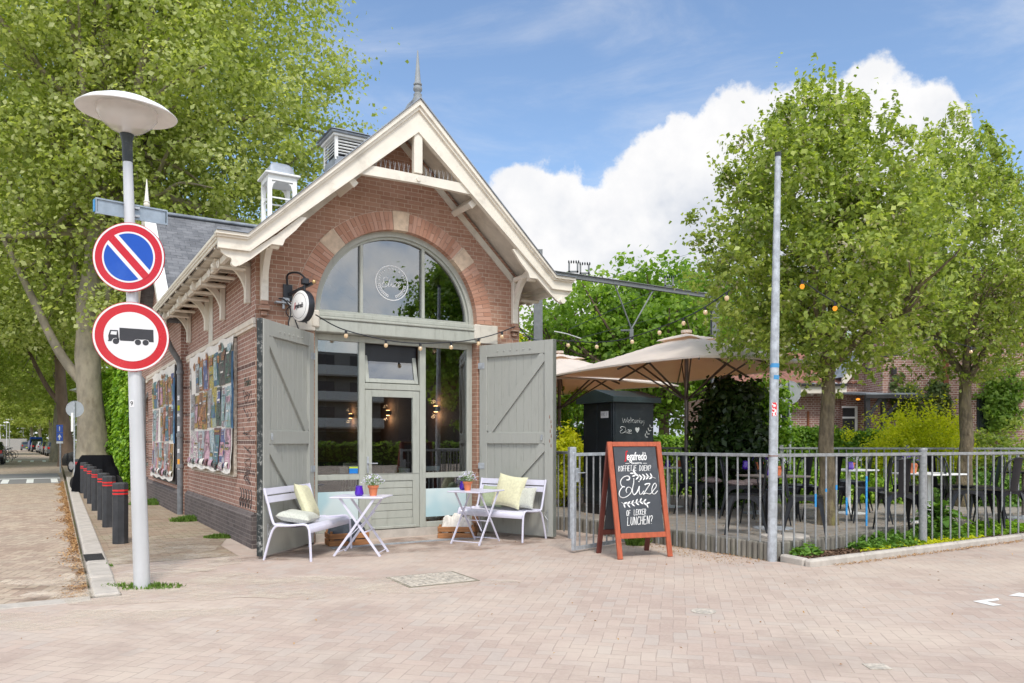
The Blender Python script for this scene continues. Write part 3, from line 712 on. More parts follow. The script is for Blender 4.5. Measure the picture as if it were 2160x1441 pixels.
# bottom board ends: curved tail pieces down to the brackets
def tail(s):
    X = (lambda u: u) if s < 0 else (lambda u: 4.12-u)
    P = [(-.56, 3.80), (-.2, 3.80), (.12, 4.05), (.42, 4.32), (.50, 4.32), (.36, 4.14), (.22, 4.0), (.19, 3.92), (.05, 3.92), (-.2, 3.70), (-.34, 3.60), (-.42, 3.60), (-.44, 3.68), (-.50, 3.70), (-.56, 3.75)]
    P = [(X(a), b) for a, b in P]; P = P if s < 0 else P[::-1]
    mb = MB().prism(P, -.645, -.60)
    c = X(-.40)
    mb.lathe([(.038, 0), (.045, .01), (.045, .09)], 14, Matrix.Translation((c, -.60, 3.62)) @ Matrix.Rotation(R(90), 4, 'X'))
    return mb
tail(-1).build('barge_tail', 'cream_paint', B, 30); tail(1).build('barge_tail', 'cream_paint', B, 30)
# inner rafters on the wall face under the gable
mb = MB(); 
for s in (-1, 1):
    X = (lambda u: u) if s < 0 else (lambda u: 4.12-u)
    P = [(X(0.05), 4.0), (X(2.06), 5.9), (X(2.06), 5.78), (X(.13), 3.95)]; P = P if s > 0 else P[::-1]
    mb.prism(P, -.03, -.002)
mb.build('wall_rafter', 'cream_soffit', B)
# gable king post, collar, purlin ends, spikes
mb = MB(); mb.box(2.0, 2.13, -.67, -.58, 5.17, 5.88, None, .008); mb.build('king_post', 'cream_paint', B)
mb = MB(); mb.prism([(1.12, 5.17), (1.25, 5.155), (2.87, 5.155), (3.0, 5.17), (3.08, 5.01), (2.7, 5.02), (2.065, 5.035), (1.42, 5.02), (1.04, 5.01)], -.66, -.59)
mb.lathe([(.03, 0), (.03, .02)], 12, Matrix.Translation((2.065, -.66, 5.09)) @ Matrix.Rotation(R(90), 4, 'X')); mb.build('collar_beam', 'cream_paint', B)
for s in (-1, 1):
    mb = MB(); x = 1.13 if s < 0 else 2.99
    M_ = Matrix.Translation((x, 0, 5.0)) @ Matrix.Rotation(-s*R(43.3), 4, 'Y')
    mb.box(-.12, .12, -.56, -.001, -.09, .0, M_, .01); mb.box(-.13, .13, -.585, -.561, -.10, -.0, M_, .01)
    mb.build('purlin_end', 'cream_paint', B)
mb = MB()
for i in range(22):
    x = 1.32+i*.068
    if abs(x-2.065) < .09: continue
    z_ = min(.13, ztop(x)-.3-5.16)
    if z_ > .03:
        for a in (-.02, .02): mb.tube([(x, -.62, 5.155), (x+a, -.62+a*.6, 5.155+z_)], .0022, 4)
mb.build('bird_spikes', 'galvanised', B)
# finial
def finial(loc, s=1.0):
    mb = MB(); x, y, z = loc
    mb.lathe([(.072*s, -.06*s), (.075*s, .02*s), (.055*s, .06*s), (.06*s, .09*s), (.04*s, .11*s), (.045*s, .13*s), (.062*s, .15*s), (.062*s, .19*s), (.045*s, .21*s), (.06*s, .225*s), (.06*s, .24*s), (.044*s, .26*s), (.008*s, .70*s), (.001, .72*s)], 12, Matrix.Translation((x, y, z))); return mb
fm = finial((2.075, -.62, 6.2)); fm.build('finial', 'finial_grey', B, 40)
MB().prism([(1.93, 6.03), (2.06, 6.16), (2.2, 6.03), (2.12, 6.24), (2.03, 6.24)], -.52, -.36).build('finial_saddle', 'lead', B)

# ---- brackets
def bracket(name, M, reach=.46, drop=.72):
    """wall post with curved brace, in plane x=out, z up; origin at top of wall post; thickness along y"""
    mb = MB(); t_ = .05
    mb.box(0, .075, -t_, t_, -drop, 0, M, .008)
    inner, outer = [], []
    for i in range(13):
        a = R(90*i/12)
        outer.append((.05+(reach-.05)*(1-math.cos(a)), -drop+.06+(drop-.10)*math.sin(a)))
    P = []
    for i in range(13):
        a = R(90*i/12); P.append((reach-(reach-.06)*math.cos(a)*1.0, -(drop-.06)+(drop-.10)*math.sin(a)))
    Q = []
    for i in range(len(P)):
        x, z = P[i]; k = 1 if i == 0 else i; dx, dz = P[min(i+1, 12)][0]-P[max(i-1, 0)][0], P[min(i+1, 12)][1]-P[max(i-1, 0)][1]; L = math.hypot(dx, dz); Q.append((x-dz/L*-.085*-1, z+dx/L*.085))
    for i in range(12):
        a, b, c, d = P[i], P[i+1], Q[i+1], Q[i]
        mb.add([(p[0], y, p[1]) for y in (-t_*.8, t_*.8) for p in (a, b, c, d)], [(0, 1, 2, 3), (7, 6, 5, 4), (0, 4, 5, 1), (2, 6, 7, 3), (1, 5, 6, 2), (3, 7, 4, 0)], M)
    mb.box(0, reach+.06, -t_, t_, -.075, 0.0, M, .008)
    mb.lathe([(.05, -.062), (.055, -.05), (.055, .05), (.05, .062)], 14, M @ Matrix.Translation((reach+.03, 0, -.09)) @ Matrix.Rotation(R(90), 4, 'X'))
    return mb.build(name, 'cream_paint', B, 35)
# along the left eave (out = -u)
for v_ in (.3, 2.0, 3.35, 5.2):
    M_ = Matrix.Translation((-.002, v_, 3.86)) @ Matrix.Rotation(R(180), 4, 'Z'); bracket('eave_bracket', M_, .42, .56)
for v_ in (.4, 5.2):
    M_ = Matrix.Translation((WD+.002, v_, 3.86)); bracket('eave_bracket', M_, .42, .56)
# front corner brackets (out = -v)
for x in (.105, WD-.11):
    M_ = Matrix.Translation((x, -.002, 4.03)) @ Matrix.Rotation(R(-90), 4, 'Z'); bracket('corner_bracket', M_, .50, .73)
# eave: gutter board, rafters and rosettes, both sides
for s in (-1, 1):
    X = (lambda u: u) if s < 0 else (lambda u: 4.12-u)
    mb = MB()
    def bx(u0, u1, v0, v1, z0, z1, bv=0): mb.box(min(X(u0), X(u1)), max(X(u0), X(u1)), v0, v1, z0, z1, None, bv)
    bx(-.60, -.585, -.6, 5.5, 3.86, 3.955); bx(-.63, -.60, -.66, 5.52, 3.93, 3.975, .006); bx(-.615, -.60, -.62, 5.5, 3.90, 3.93)
    mb.build('gutter_board', 'cream_paint', B)
    mb = MB(); bx(-.60, -.585, 5.501, 5.56, 3.86, 3.955)
    for i in range(9):
        v0 = -.35+i*.66
        bx(-.585, .3 if v0 > .3 else -.3, v0-.035, v0+.035, 3.83, 3.864); 
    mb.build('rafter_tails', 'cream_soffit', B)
    mb = MB(); bx(-.44, -.38, -.6, 5.5, 3.74, 3.825, .008)
    mb.build('eave_purlin', 'cream_paint', B)
    for i in range(8):
        v0 = .12+i*.66; m2 = MB(); 
        m2.lathe([(.055, 0), (.062, .012), (.05, .02), (.032, .022), (.03, .032), (.012, .036)], 14, Matrix.Translation((X(-.44), v0, 3.76)) @ Matrix.Rotation(R(-90 if s < 0 else 90), 4, 'Y'))
        m2.box(min(X(-.44), X(-.1)), max(X(-.44), X(-.1)), v0-.04, v0+.04, 3.70, 3.74, None, .01)
        m2.build('rosette', 'cream_paint', B, 35)
# ---- wing roof (ridge along x) with gable barge towards the street
def wingroof(o0, o1, x0, x1, name, mat, e=0):
    k = .93
    top = [(5.35-e, 6.52-2.95*k-o0-e*k), (8.3, 6.52-o0), (11.25+e, 6.52-2.95*k-o0-e*k)]; bot = [(5.35-e, 6.52-2.95*k-o1-e*k), (8.3, 6.52-o1), (11.25+e, 6.52-2.95*k-o1-e*k)]
    return MB().prism(top+bot[::-1], x0, x1, 'x').build(name, mat, B)
wingroof(0, .1, -.40, 6.5, 'wing_roof', 'slate')
wingroof(-.03, .26, -.50, -.42, 'wing_bargeboard', 'cream_paint', .05)
wingroof(-.05, -.031, -.52, -.30, 'wing_flashing', 'white_paint', .05)
MB().box(-.3, 6.5, 8.2, 8.4, 6.49, 6.56, None, .02).build('ridge_lead', 'lead', B)
finial((-.44, 8.3, 6.5), 1.05).build('finial', 'cream_paint', B, 40)
MB().prism([(-.3, 4.55), (2.06, 6.42), (4.42, 4.55), (4.42, 4.65), (2.06, 6.52), (-.3, 4.65)], 11, 13.9).build('roof', 'slate', B)
# ---- louvred vent on the ridge
V_ = obj('roof_vent', MB().box(1.76, 2.36, 2.0, 2.62, 5.85, 6.22, None, .02).mesh('roof_vent', 'lead'), B)
mb = MB()
for x in (1.76, 2.31):
    for y in (2.0, 2.57): mb.box(x, x+.05, y, y+.05, 6.15, 6.58)
mb.build('vent_post', 'white_paint', V_)
mb = MB()
for i in range(6):
    z_ = 6.26+i*.052
    mb.box(1.81, 2.31, 2.0, 2.05, z_, z_+.008, Matrix.Translation((0, 0, 0)))
    mb.add([(1.81, 2.005, z_), (2.31, 2.005, z_), (2.31, 2.05, z_+.035), (1.81, 2.05, z_+.035)], [(0, 1, 2, 3), (3, 2, 1, 0)][:1])
    mb.add([(1.765, 2.05, z_), (1.765, 2.57, z_), (1.81, 2.57, z_+.035), (1.81, 2.05, z_+.035)], [(0, 1, 2, 3)])
    mb.box(1.76, 1.77, 2.05, 2.57, z_, z_+.008)
mb.build('louvre', 'white_paint', V_)
MB().box(1.83, 2.29, 2.07, 2.55, 6.2, 6.56).build('vent_core', 'black_plastic', V_)
mb = MB(); mb.box(1.68, 2.44, 1.92, 2.70, 6.58, 6.62, None, .01); mb.lathe([(.58, 6.622), (.3, 6.72), (.02, 6.74)], 4, Matrix.Translation((2.06, 2.31, 0)) @ Matrix.Rotation(R(45), 4, 'Z')); mb.build('vent_cap', 'lead', V_)
mb = MB(); mb.box(1.72, 2.40, 1.96, 2.66, 6.545, 6.58); mb.build('vent_trim', 'white_paint', V_)
# ---- white lantern with lead dome
cu_, cv_ = 2.06, 6.75; hw = .31
K_ = obj('roof_lantern', MB().box(cu_-hw, cu_+hw, cv_-hw, cv_+hw, 5.9, 6.26).mesh('roof_lantern', 'lead'), B)
for sx in (-1, 1):
    for sy in (-1, 1):
        mb = MB(); x, y = cu_+sx*(hw-.04), cv_+sy*(hw-.04)
        mb.box(x-.045, x+.045, y-.045, y+.045, 6.26, 7.12, None, .006)
        mb.prism([(x, 7.08), (x-sx*.14, 7.08), (x-sx*.08, 7.03), (x-sx*.05, 6.92), (x, 6.9)], y-.02, y+.02)
        mb.build('lantern_post', 'white_paint', K_)
mb = MB()
for z_ in (6.72,):
    for s in (-1, 1):
        mb.box(cu_-hw+.05, cu_+hw-.05, cv_+s*(hw-.04)-.012, cv_+s*(hw-.04)+.012, z_, z_+.03); mb.box(cu_+s*(hw-.04)-.012, cu_+s*(hw-.04)+.012, cv_-hw+.05, cv_+hw-.05, z_, z_+.03)
mb.build('lantern_rail', 'white_paint', K_)
MB().box(cu_-hw, cu_+hw, cv_-hw, cv_+hw, 7.10, 7.22).box(cu_-hw-.07, cu_+hw+.07, cv_-hw-.07, cv_+hw+.07, 7.221, 7.27, None, .012).build('lantern_cornice', 'white_paint', K_)
def dome(i, j):
    a = (i-.5)*2; b = (j-.5)*2; m_ = max(abs(a), abs(b)); r = hw*.92
    return (cu_+a*r*(1-.0), cv_+b*r, 7.268+.30*math.sqrt(max(0, 1-m_**2.6)))
MB().grid(dome, 16, 16).build('lantern_dome', 'lead', K_, 40)

# ---- downpipe
mb = MB(); r = .055
mb.tube(catmull([(-.50, 5.35, 3.80), (-.48, 5.36, 3.6), (-.33, 5.50, 3.25), (-.16, 5.60, 2.98), (-.135, 5.61, 2.8)], 4)+[Vector((-.135, 5.61, 0))], r, 12)
for z_ in (2.72, 1.5, .9): mb.lathe([(r+.004, z_), (r+.014, z_+.01), (r+.014, z_+.07), (r+.004, z_+.08)], 12, Matrix.Translation((-.135, 5.61, 0)), True)
dp = mb.build('downpipe', 'downpipe_grey', B, 40)
mb = MB(); rr_ = random.Random(4); stick = []
for k, (z_, h_, c_) in enumerate(((2.2, .09, 'sign_white'), (2.02, .1, 'graffiti_green'), (1.9, .06, 'red_paint'), (1.62, .1, 'sign_white'), (1.5, .05, 'sign_white'), (1.2, .08, 'sign_white'), (.98, .1, 'bulb_y'), (.86, .05, 'sign_white'))):
    pass
plain('sticker_orange', (.75, .33, .03), .5); plain('sticker_mix', (.6, .6, .6), .5, var=.6, scale=60)
for (z_, h_, c_) in ((2.22, .09, 'sticker_mix'), (2.02, .1, 'leaf_lime'), (1.9, .06, 'sticker_mix'), (1.62, .1, 'sign_white'), (1.49, .05, 'sticker_mix'), (1.2, .08, 'sticker_mix'), (.98, .1, 'sticker_orange'), (.88, .04, 'sign_white')):
    m2 = MB(); n = 5; a0 = R(205)
    m2.add([(-.135+.0565*math.cos(a0+R(12*i)), 5.61+.0565*math.sin(a0+R(12*i)), z_+zz) for zz in (0, h_) for i in range(n)], [(i, i+1, n+i+1, n+i) for i in range(n-1)])
    m2.build('sticker', c_, dp)
mb = MB().tube([(-.55, 11.3, 3.5), (-.4, 11.15, 3.2), (-.22, 11.05, 3.0), (-.2, 11.05, 0)], .045, 8); mb.build('downpipe', 'downpipe_grey', B)

# ---- shopfront set in the opening (all at y .16 .. .26)
F0, F1 = .15, .23
mb = MB()
def fb(x0, x1, z0, z1, y0=F0, y1=F1, bv=.006): mb.box(x0, x1, y0, y1, z0, z1, None, bv)
fb(OPL+.001, OPL+.09, .12, 2.95); fb(OPR-.09, OPR-.001, .12, 2.95)          # jambs
fb(1.50, 1.59, .12, 2.86); fb(2.46, 2.56, .12, 2.86)                       # mullions
fb(OPL+.09, OPR-.09, 2.861, 2.95)                                         # head
for x0, x1 in ((OPL+.09, 1.50), (2.56, OPR-.09)):
    fb(x0, x1, .865, .945); fb(x0, x1, .12, .2)
fb(1.59, 2.46, 2.185, 2.275)
fb(OPL+.3, OPR-.1, .945, .95)
mb.build('shop_frame', 'sage_paint', B)
mb = MB(); mb.box(OPL+.001, OPR-.001, -.015, .28, 2.952, 3.13, None, .01); mb.box(OPL-.0, OPR+.0, -.035, .2, 3.131, 3.17, None, .01); mb.box(OPL+.001, OPR-.001, .0, .2, 3.172, 3.235, None, .01)
mb.build('transom_beam', 'sage_paint', B)
mb = MB(); mb.box(OPL+.05, OPR-.05, .12, .26, -.02, .119); mb.build('sill_block', 'concrete', B)
mb = MB(); mb.prism(arcpts(UC, SPR, RO-.002, 180, 0, 48)+arcpts(UC, SPR, 1.20, 0, 180, 48), .1, .24)
mb.box(UC-1.2, UC+1.2, .12, .24, 3.24, 3.285)
mb.prism(arcpts(UC, SPR, 1.199, 180, 0, 48)+arcpts(UC, SPR, 1.165, 0, 180, 48), .14, .22)
for x in (1.53, 2.51):
    zt = SPR+math.sqrt(1.17**2-(x-UC)**2); mb.box(x-.022, x+.022, .13, .23, 3.286, zt, None, .005)
mb.build('arch_frame', 'sage_paint', B, 30)
MB().prism(arcpts(UC, SPR+.02, 1.17, 180, 0, 40), .185, .195).build('arch_glass', 'arch_glass', B)
for x0, x1 in ((OPL+.09, 1.50), (2.56, OPR-.09)):
    MB().box(x0, x1, .185, .195, .945, 2.861).build('window_pane', 'window_glass', B)
    MB().box(x0, x1, .185, .195, .2, .865).build('window_pane', 'window_glass', B)
    MB().box(x0+.004, x1-.004, .180, .184, .27, .70).build('frosted_film', 'frosted_film', B)
# door
D_ = obj('glazed_door', MB().box(1.592, 1.70, F0+.01, F1-.01, .13, 2.18, None, .005).box(2.35, 2.457, F0+.01, F1-.01, .13, 2.18, None, .005).box(1.701, 2.349, F0+.01, F1-.01, 2.08, 2.18).box(1.701, 2.349, F0+.01, F1-.01, .13, .28).box(1.701, 2.349, F0+.01, F1-.01, .84, .95).mesh('glazed_door', 'sage_paint'), B)
mb = MB()
for i in range(5): mb.box(1.701, 2.349, F0+.022, F1-.02, .282+i*.112, .282+i*.112+.106, None, .004)
mb.build('door_board', 'sage_paint', D_)
MB().box(1.701, 2.349, .2, .207, .282, .84).build('door_board', 'sage_dark', D_)
MB().box(1.66, 2.39, F0-.02, F0+.009, .13, .17, None, .006).build('weather_strip', 'sage_paint', D_)
MB().box(1.701, 2.349, .185, .195, .951, 2.079).build('door_glass', 'window_glass', D_)
mb = MB(); mb.box(1.615, 1.645, F0-.006, F0+.009, .96, 1.2, None, .003); mb.tube([(1.63, F0, 1.10), (1.63, F0-.05, 1.10), (1.645, F0-.055, 1.10), (1.76, F0-.055, 1.10)], .009, 8); mb.lathe([(.014, 0), (.014, .012)], 10, Matrix.Translation((1.63, F0, 1.0)) @ Matrix.Rotation(R(90), 4, 'X'))
mb.build('door_handle', 'galvanised', D_, 40)
# tilted hopper window over the door: hinged at the bottom, top leaning inward
H_ = Matrix.Translation((2.025, .17, 2.29)) @ Matrix.Rotation(R(-14), 4, 'X')
hp = obj('hopper_window', MB().box(-.42, -.36, 0, .05, 0, .54, H_, .004).box(.36, .42, 0, .05, 0, .54, H_, .004).box(-.36, .36, 0, .05, .48, .54, H_, .004).box(-.36, .36, 0, .05, 0, .06, H_, .004).mesh('hopper_window', 'sage_paint'), B)
MB().box(-.36, .36, .02, .028, .06, .48, H_).build('hopper_glass', 'arch_glass', hp)
MB().box(1.6, 2.45, .27, .28, 2.28, 2.86).build('hopper_reveal', 'black_plastic', B)
# stickers on the glass
plain('sticker_blue', (.01, .18, .55), .4); plain('sticker_lime', (.45, .6, .05), .4)
s_ = MB().box(1.36, 1.49, .178, .182, .957, 1.03).build('window_sticker', 'sticker_blue', B); MB().box(1.36, 1.49, .178, .182, 1.031, 1.055).build('window_sticker', 'sticker_lime', B)
# round logo lettering on the arch glass
LC = (1.855+.165, .1825, 3.78)
LG = obj('window_lettering', MB().prism(arcpts(0, 0, .262, 0, 357, 48)+arcpts(0, 0, .250, 357, 0, 48), .0, .003, 'y', Matrix.Translation(LC)).mesh('window_lettering', 'sign_white'), B)
def ringtext(word, r, amid, size, parent, mat, step):
    mb = MB(); n = len(word)
    for i, ch in enumerate(word):
        if ch == ' ': continue
        a = amid-(i-(n-1)/2)*step
        vs, fs = textmesh(ch, size, ext=.001)
        M_ = Matrix.Translation(LC) @ Matrix.Rotation(R(90-a), 4, 'Y') @ Matrix.Translation((0, 0, r)) @ Matrix.Rotation(R(90), 4, 'X')
        mb.add(vs, fs, M_)
    mb.build('lettering', mat, parent)
ringtext('coffee wine & food', .212, 90, .052, LG, 'sign_white', 9.6)
ELIZE = [[(430, 480), (455, 478), (462, 455), (440, 440), (400, 450), (372, 480), (368, 515), (385, 545), (412, 552), (400, 548), (375, 570), (358, 610), (365, 645), (395, 662), (435, 655), (470, 630), (490, 600), (485, 570), (460, 555), (440, 562), (430, 590), (440, 612)],
         [(508, 464), (510, 510), (500, 570), (503, 612), (518, 634), (540, 622), (562, 585), (574, 548), (572, 590), (582, 630), (603, 627), (625, 598)],
         [(561, 497), (571, 500)],
         [(632, 535), (650, 525), (690, 525), (668, 560), (630, 620), (620, 635), (650, 622), (690, 632), (715, 615), (735, 588), (755, 565), (760, 540), (745, 520), (722, 545), (712, 590), (725, 628), (750, 630), (778, 600)]]
mb = MB()
for st in ELIZE:
    P = catmull([(LC[0]+(x-568)/420*.30+(545-y)*.00012, LC[1]+.0015, LC[2]+(545-y)/220*.15+.005) for x, y in st], 4); mb.tube(P, .0042, 5)
mb.build('lettering', 'sign_white', LG)
def sprig(mb, P, leaf, r, flat_y, M=None, n=None, side=(1, -1), lean=.7):
    """stem with almond leaves in the x/z plane"""
    for i in range(1, len(P)):
        a = Vector(P[i-1]); b = Vector(P[i]); d = (b-a).normalized(); nrm = Vector((-d.z, 0, d.x))
        for s in side:
            t_ = (d*lean+nrm*s*(1-lean*.35)).normalized(); q = Vector((-t_.z, 0, t_.x)); c = b
            pts = [c, c+t_*leaf*.35+q*leaf*.17, c+t_*leaf*.75+q*leaf*.13, c+t_*leaf, c+t_*leaf*.7-q*leaf*.13, c+t_*leaf*.3-q*leaf*.15]
            e = Vector((0, -r, 0)); mb.add([tuple(p+e) for p in pts]+[tuple(p) for p in pts], [(0, 1, 2, 3, 4, 5), (11, 10, 9, 8, 7, 6)]+[(k, (k+1) % 6, (k+1) % 6+6, k+6) for k in range(6)], M)
    return mb
mb = MB()
for s in (-1, 1):
    P = [(LC[0]+s*.205*math.cos(R(a)), LC[1]+.0015, LC[2]+.205*math.sin(R(a))) for a in range(-12, -88, -7)]
    P = P if s < 0 else P; sprig(mb, P[::-1], .034, .002, 0)
mb.build('laurel_wreath', 'sign_white', LG)

# ---- graffiti strokes on the side wall
rg = random.Random(11); mb = MB()
def scrawl(mb, v0, z0, wv, hz, n, r=.007, x=-.004):
    for _ in range(n):
        P = [(x, v0+rg.uniform(-wv, wv), z0+rg.uniform(-hz, hz)) for _ in range(5)]; mb.tube(catmull(P, 5), r, 4)
for z_ in (2.05, 1.8, 1.55, 1.3, 1.1, .9): scrawl(mb, .45, z_, .26, .10, 2, .0028)
for k, z_ in enumerate((.62,)):
    for j in range(5):
        v_ = .2+j*.16; mb.tube(catmull([(-.004, v_+.1, z_+.13), (-.004, v_+.02, z_+.12), (-.004, v_+.0, z_), (-.004, v_+.06, z_-.12), (-.004, v_+.1, z_-.02), (-.004, v_+.02, z_+.01)], 4), .006, 5)
mb.build('graffiti', 'graffiti', B)
mb = MB(); vs, fs = textmesh('Tralos', .17, shear=.2, ext=.001); mb.add(vs, fs, Matrix.Translation((-.004, .46, 2.24)) @ Matrix.Rotation(R(-90), 4, 'Z') @ Matrix.Rotation(R(90), 4, 'X')); mb.build('graffiti', 'graffiti_green', B)

# ---- big ledged doors swung open
def leaf(side, hinge, ang):
    L = 1.34; M0 = Matrix.Translation((hinge, -.03, 0))
    a = R(180+ang) if side < 0 else R(-ang)
    # leaf local: x from hinge outward, y=thickness (visible face towards +y or -y)
    M_ = M0 @ Matrix.Rotation(a, 4, 'Z'); f = 1 if side < 0 else -1    # visible face direction in local y
    o = obj('door_leaf', MB().box(0, L, min(-f*.04, -f*.003), max(-f*.04, -f*.003), .03, 2.91, M_).mesh('door_leaf', 'black_paint'), B)
    def fx(mb, x0, x1, z0, z1, d0, d1, bv=.004): mb.box(x0, x1, min(f*d0, f*d1), max(f*d0, f*d1), z0, z1, M_, bv)
    mb = MB(); n = 8
    for i in range(n):
        x0 = .13+i*(L-.26)/n; fx(mb, x0+.0015, x0+(L-.26)/n-.0015, .36, 2.72, -.002, .006, .003)
    mb.build('door_plank', 'sage_door', o)
    mb = MB(); fx(mb, 0, .14, .03, 2.91, -.002, .045); fx(mb, L-.14, L, .03, 2.91, -.002, .045); fx(mb, .141, L-.141, 2.72, 2.91, -.002, .042); fx(mb, .141, L-.141, 1.39, 1.56, -.002, .042); fx(mb, .141, L-.141, .03, .38, -.002, .038)
    for z0 in (2.80,): 
        for i in range(6): mb.lathe([(.012, 0), (.012, .008), (.004, .012)], 8, M_ @ Matrix.Translation((.35+i*.12, f*.043, z0)) @ Matrix.Rotation(R(-90*f), 4, 'X'))
    mb.build('door_frame_boards', 'sage_door', o)
    mb = MB()
    for (p, q) in (((L-.15, 2.70), (.16, 1.58)), ((L-.15, 1.37), (.16, .40))):
        d = Vector((q[0]-p[0], q[1]-p[1])).normalized(); nn = Vector((-d.y, d.x))*.07
        P = [(p[0]+nn.x, p[1]+nn.y), (q[0]+nn.x, q[1]+nn.y), (q[0]-nn.x, q[1]-nn.y), (p[0]-nn.x, p[1]-nn.y)]
        mb.prism(P, min(f*.005, f*.038), max(f*.005, f*.038), 'y', M_)
    mb.build('door_brace', 'sage_door', o)
    mb = MB()
    for z0 in (2.55, 1.0): fx(mb, -.02, .1, z0, z0+.09, .046, .052, .002); 
    mb.tube([tuple(M_ @ Vector((L-.07, f*.058, z_))) for z_ in (.42, .1)], .004, 6)
    mb.tube([tuple(M_ @ Vector(p)) for p in ((L-.07, f*.058, .42), (L-.13, f*.058, .34), (L-.07, f*.058, .27))], .004, 6)
    fx(mb, L-.2, L-.17, 1.44, 1.52, .043, .06, .003)
    mb.build('door_hardware', 'galvanised', o)
    fx(m3 := MB(), L, L+.012, .03, 2.915, -.045, .03, .002); m3.build('door_edge', 'black_flake' if side < 0 else 'sage_dark', o)
    if side > 0:
        rp = random.Random(8)
        for k in range(7):
            x_, z_ = L-rp.uniform(.015, .045), 1.33+k*.07; m4 = MB(); m4.prism([(x_-.006, z_), (x_+.006, z_+.012), (x_+.004, z_+.05), (x_-.002, z_+.06), (x_-.008, z_+.03)], min(f*.0452, f*.0462), max(f*.0452, f*.0462), 'y', M_); m4.build('peeled_spot', 'rust', o)
    return o
leaf(-1, .74, 47); leaf(1, 3.42, 66.5)
# ================================================================ INSIDE THE CAFE
def glow(p, par, e=5):
    l = bpy.data.lights.new('light_source', 'POINT'); l.energy = e; l.color = (1, .6, .32); l.shadow_soft_size = .04; o_ = bpy.data.objects.new('light_source', l); C.objects.link(o_); o_.parent = par; o_.location = p
In = obj('interior', MB().box(.3, WD-.3, .33, 9, .05, .1).mesh('interior', 'floor_wood'), B)
MB().box(.3, WD-.3, 8.9, 9, .1, 4).build('back_wall', 'wall_brown', In)
MB().box(.301, .32, .33, 8.9, .1, 3.95).build('inner_wall', 'wall_brown', In); MB().box(WD-.32, WD-.301, .33, 8.9, .1, 3.95).build('inner_wall', 'wall_brown', In)
MB().box(1.9, WD-.33, 5.0, 5.1, .1, 1.0).build('bar_counter', 'wall_navy', In)
for k, (v_, z_) in enumerate(((2.3, 2.02), (4.6, 2.02), (6.9, 2.02))):
    o = thing('wall_light', ('dark box wall light glowing up and down inside, nearest the right-hand window' if k == 0 else 'dark box wall light glowing inside, second one from the right-hand window' if k == 1 else 'dark box wall light glowing at the back of the cafe'), 'wall light', W(WD-.36, v_, z_), ALPHA, 'wall lights inside the cafe')
    MB().box(-.06, .03, -.05, .05, -.05, .05, None, .006).build('housing', 'black_plastic', o)
    mb = MB(); mb.box(-.045, .01, -.03, .03, .051, .056); mb.box(-.045, .01, -.03, .03, -.056, -.051); mb.build('lens', 'wall_light', o); glow((-.06, 0, -.13), o, 1.8); glow((-.06, 0, .13), o, 1.1)
for k, (u_, v_, z_) in enumerate(((1.9, 8.86, 1.95), (2.6, 8.86, 1.95))):
    o = thing('wall_light', 'dark wall light glowing on the back wall, seen through the glazed door, %s' % ('left one' if k == 0 else 'right one'), 'wall light', W(u_, v_, z_), ALPHA, 'wall lights inside the cafe')
    MB().box(-.05, .05, -.08, .02, -.05, .05).build('housing', 'black_plastic', o)
    mb = MB(); mb.box(-.03, .03, -.06, .01, .051, .056); mb.box(-.03, .03, -.06, .01, -.056, -.051); mb.build('lens', 'wall_light', o); glow((0, -.08, -.13), o, 1.8)
def inner_chair(u, v, rz, lab):
    o = thing('dining_chair', lab, 'chair', W(u, v, .1), ALPHA+R(rz), 'white spindle chairs inside the cafe')
    MB().box(-.21, .21, -.2, .2, .43, .46, None, .01).build('seat', 'chair_white', o)
    for x in (-.18, .18):
        for y in (-.17, .17): MB().tube([(x*1.1, y*1.1, 0), (x, y, .43)], .014, 6).build('leg', 'chair_white', o)
    mb = MB(); mb.box(-.21, .21, .18, .205, .84, .92, None, .01)
    for i in range(6): mb.tube([(-.17+i*.068, .18, .46), (-.18+i*.072, .195, .85)], .009, 5)
    mb.build('backrest', 'chair_white', o)
for k, (u, v, r) in enumerate(((3.0, 1.1, 160), (1.2, 1.6, 20), (2.1, 2.2, -60), (1.5, 3.4, 80), (2.6, 3.2, 10))):
    inner_chair(u, v, r, ('white spindle-back chair inside behind the ' + ('right-hand window', 'left-hand window', 'glazed door, nearest the glass', 'left-hand window, deep in the room', 'glazed door, deeper in the room')[k]))
for k, (u, v) in enumerate(((2.9, 1.75), (1.25, 2.5), (2.2, 2.9))):
    o = thing('dining_table', 'wooden dining table inside the cafe behind the ' + ('right-hand window', 'left-hand window', 'glazed door')[k], 'table', W(u, v, .1), ALPHA, 'dining tables inside the cafe')
    MB().box(-.32, .32, -.32, .32, .72, .75, None, .01).build('tabletop', 'floor_wood', o); mb = MB(); mb.tube([(0, 0, 0), (0, 0, .72)], .03, 8); mb.lathe([(.22, 0), (.2, .02), (.03, .04)], 16); mb.build('pedestal', 'black_plastic', o)
    mb = MB(); mb.box(-.08, .08, -.06, .06, .75, .86, None, .01)
    mb.build('menu_box', 'chair_white', o)

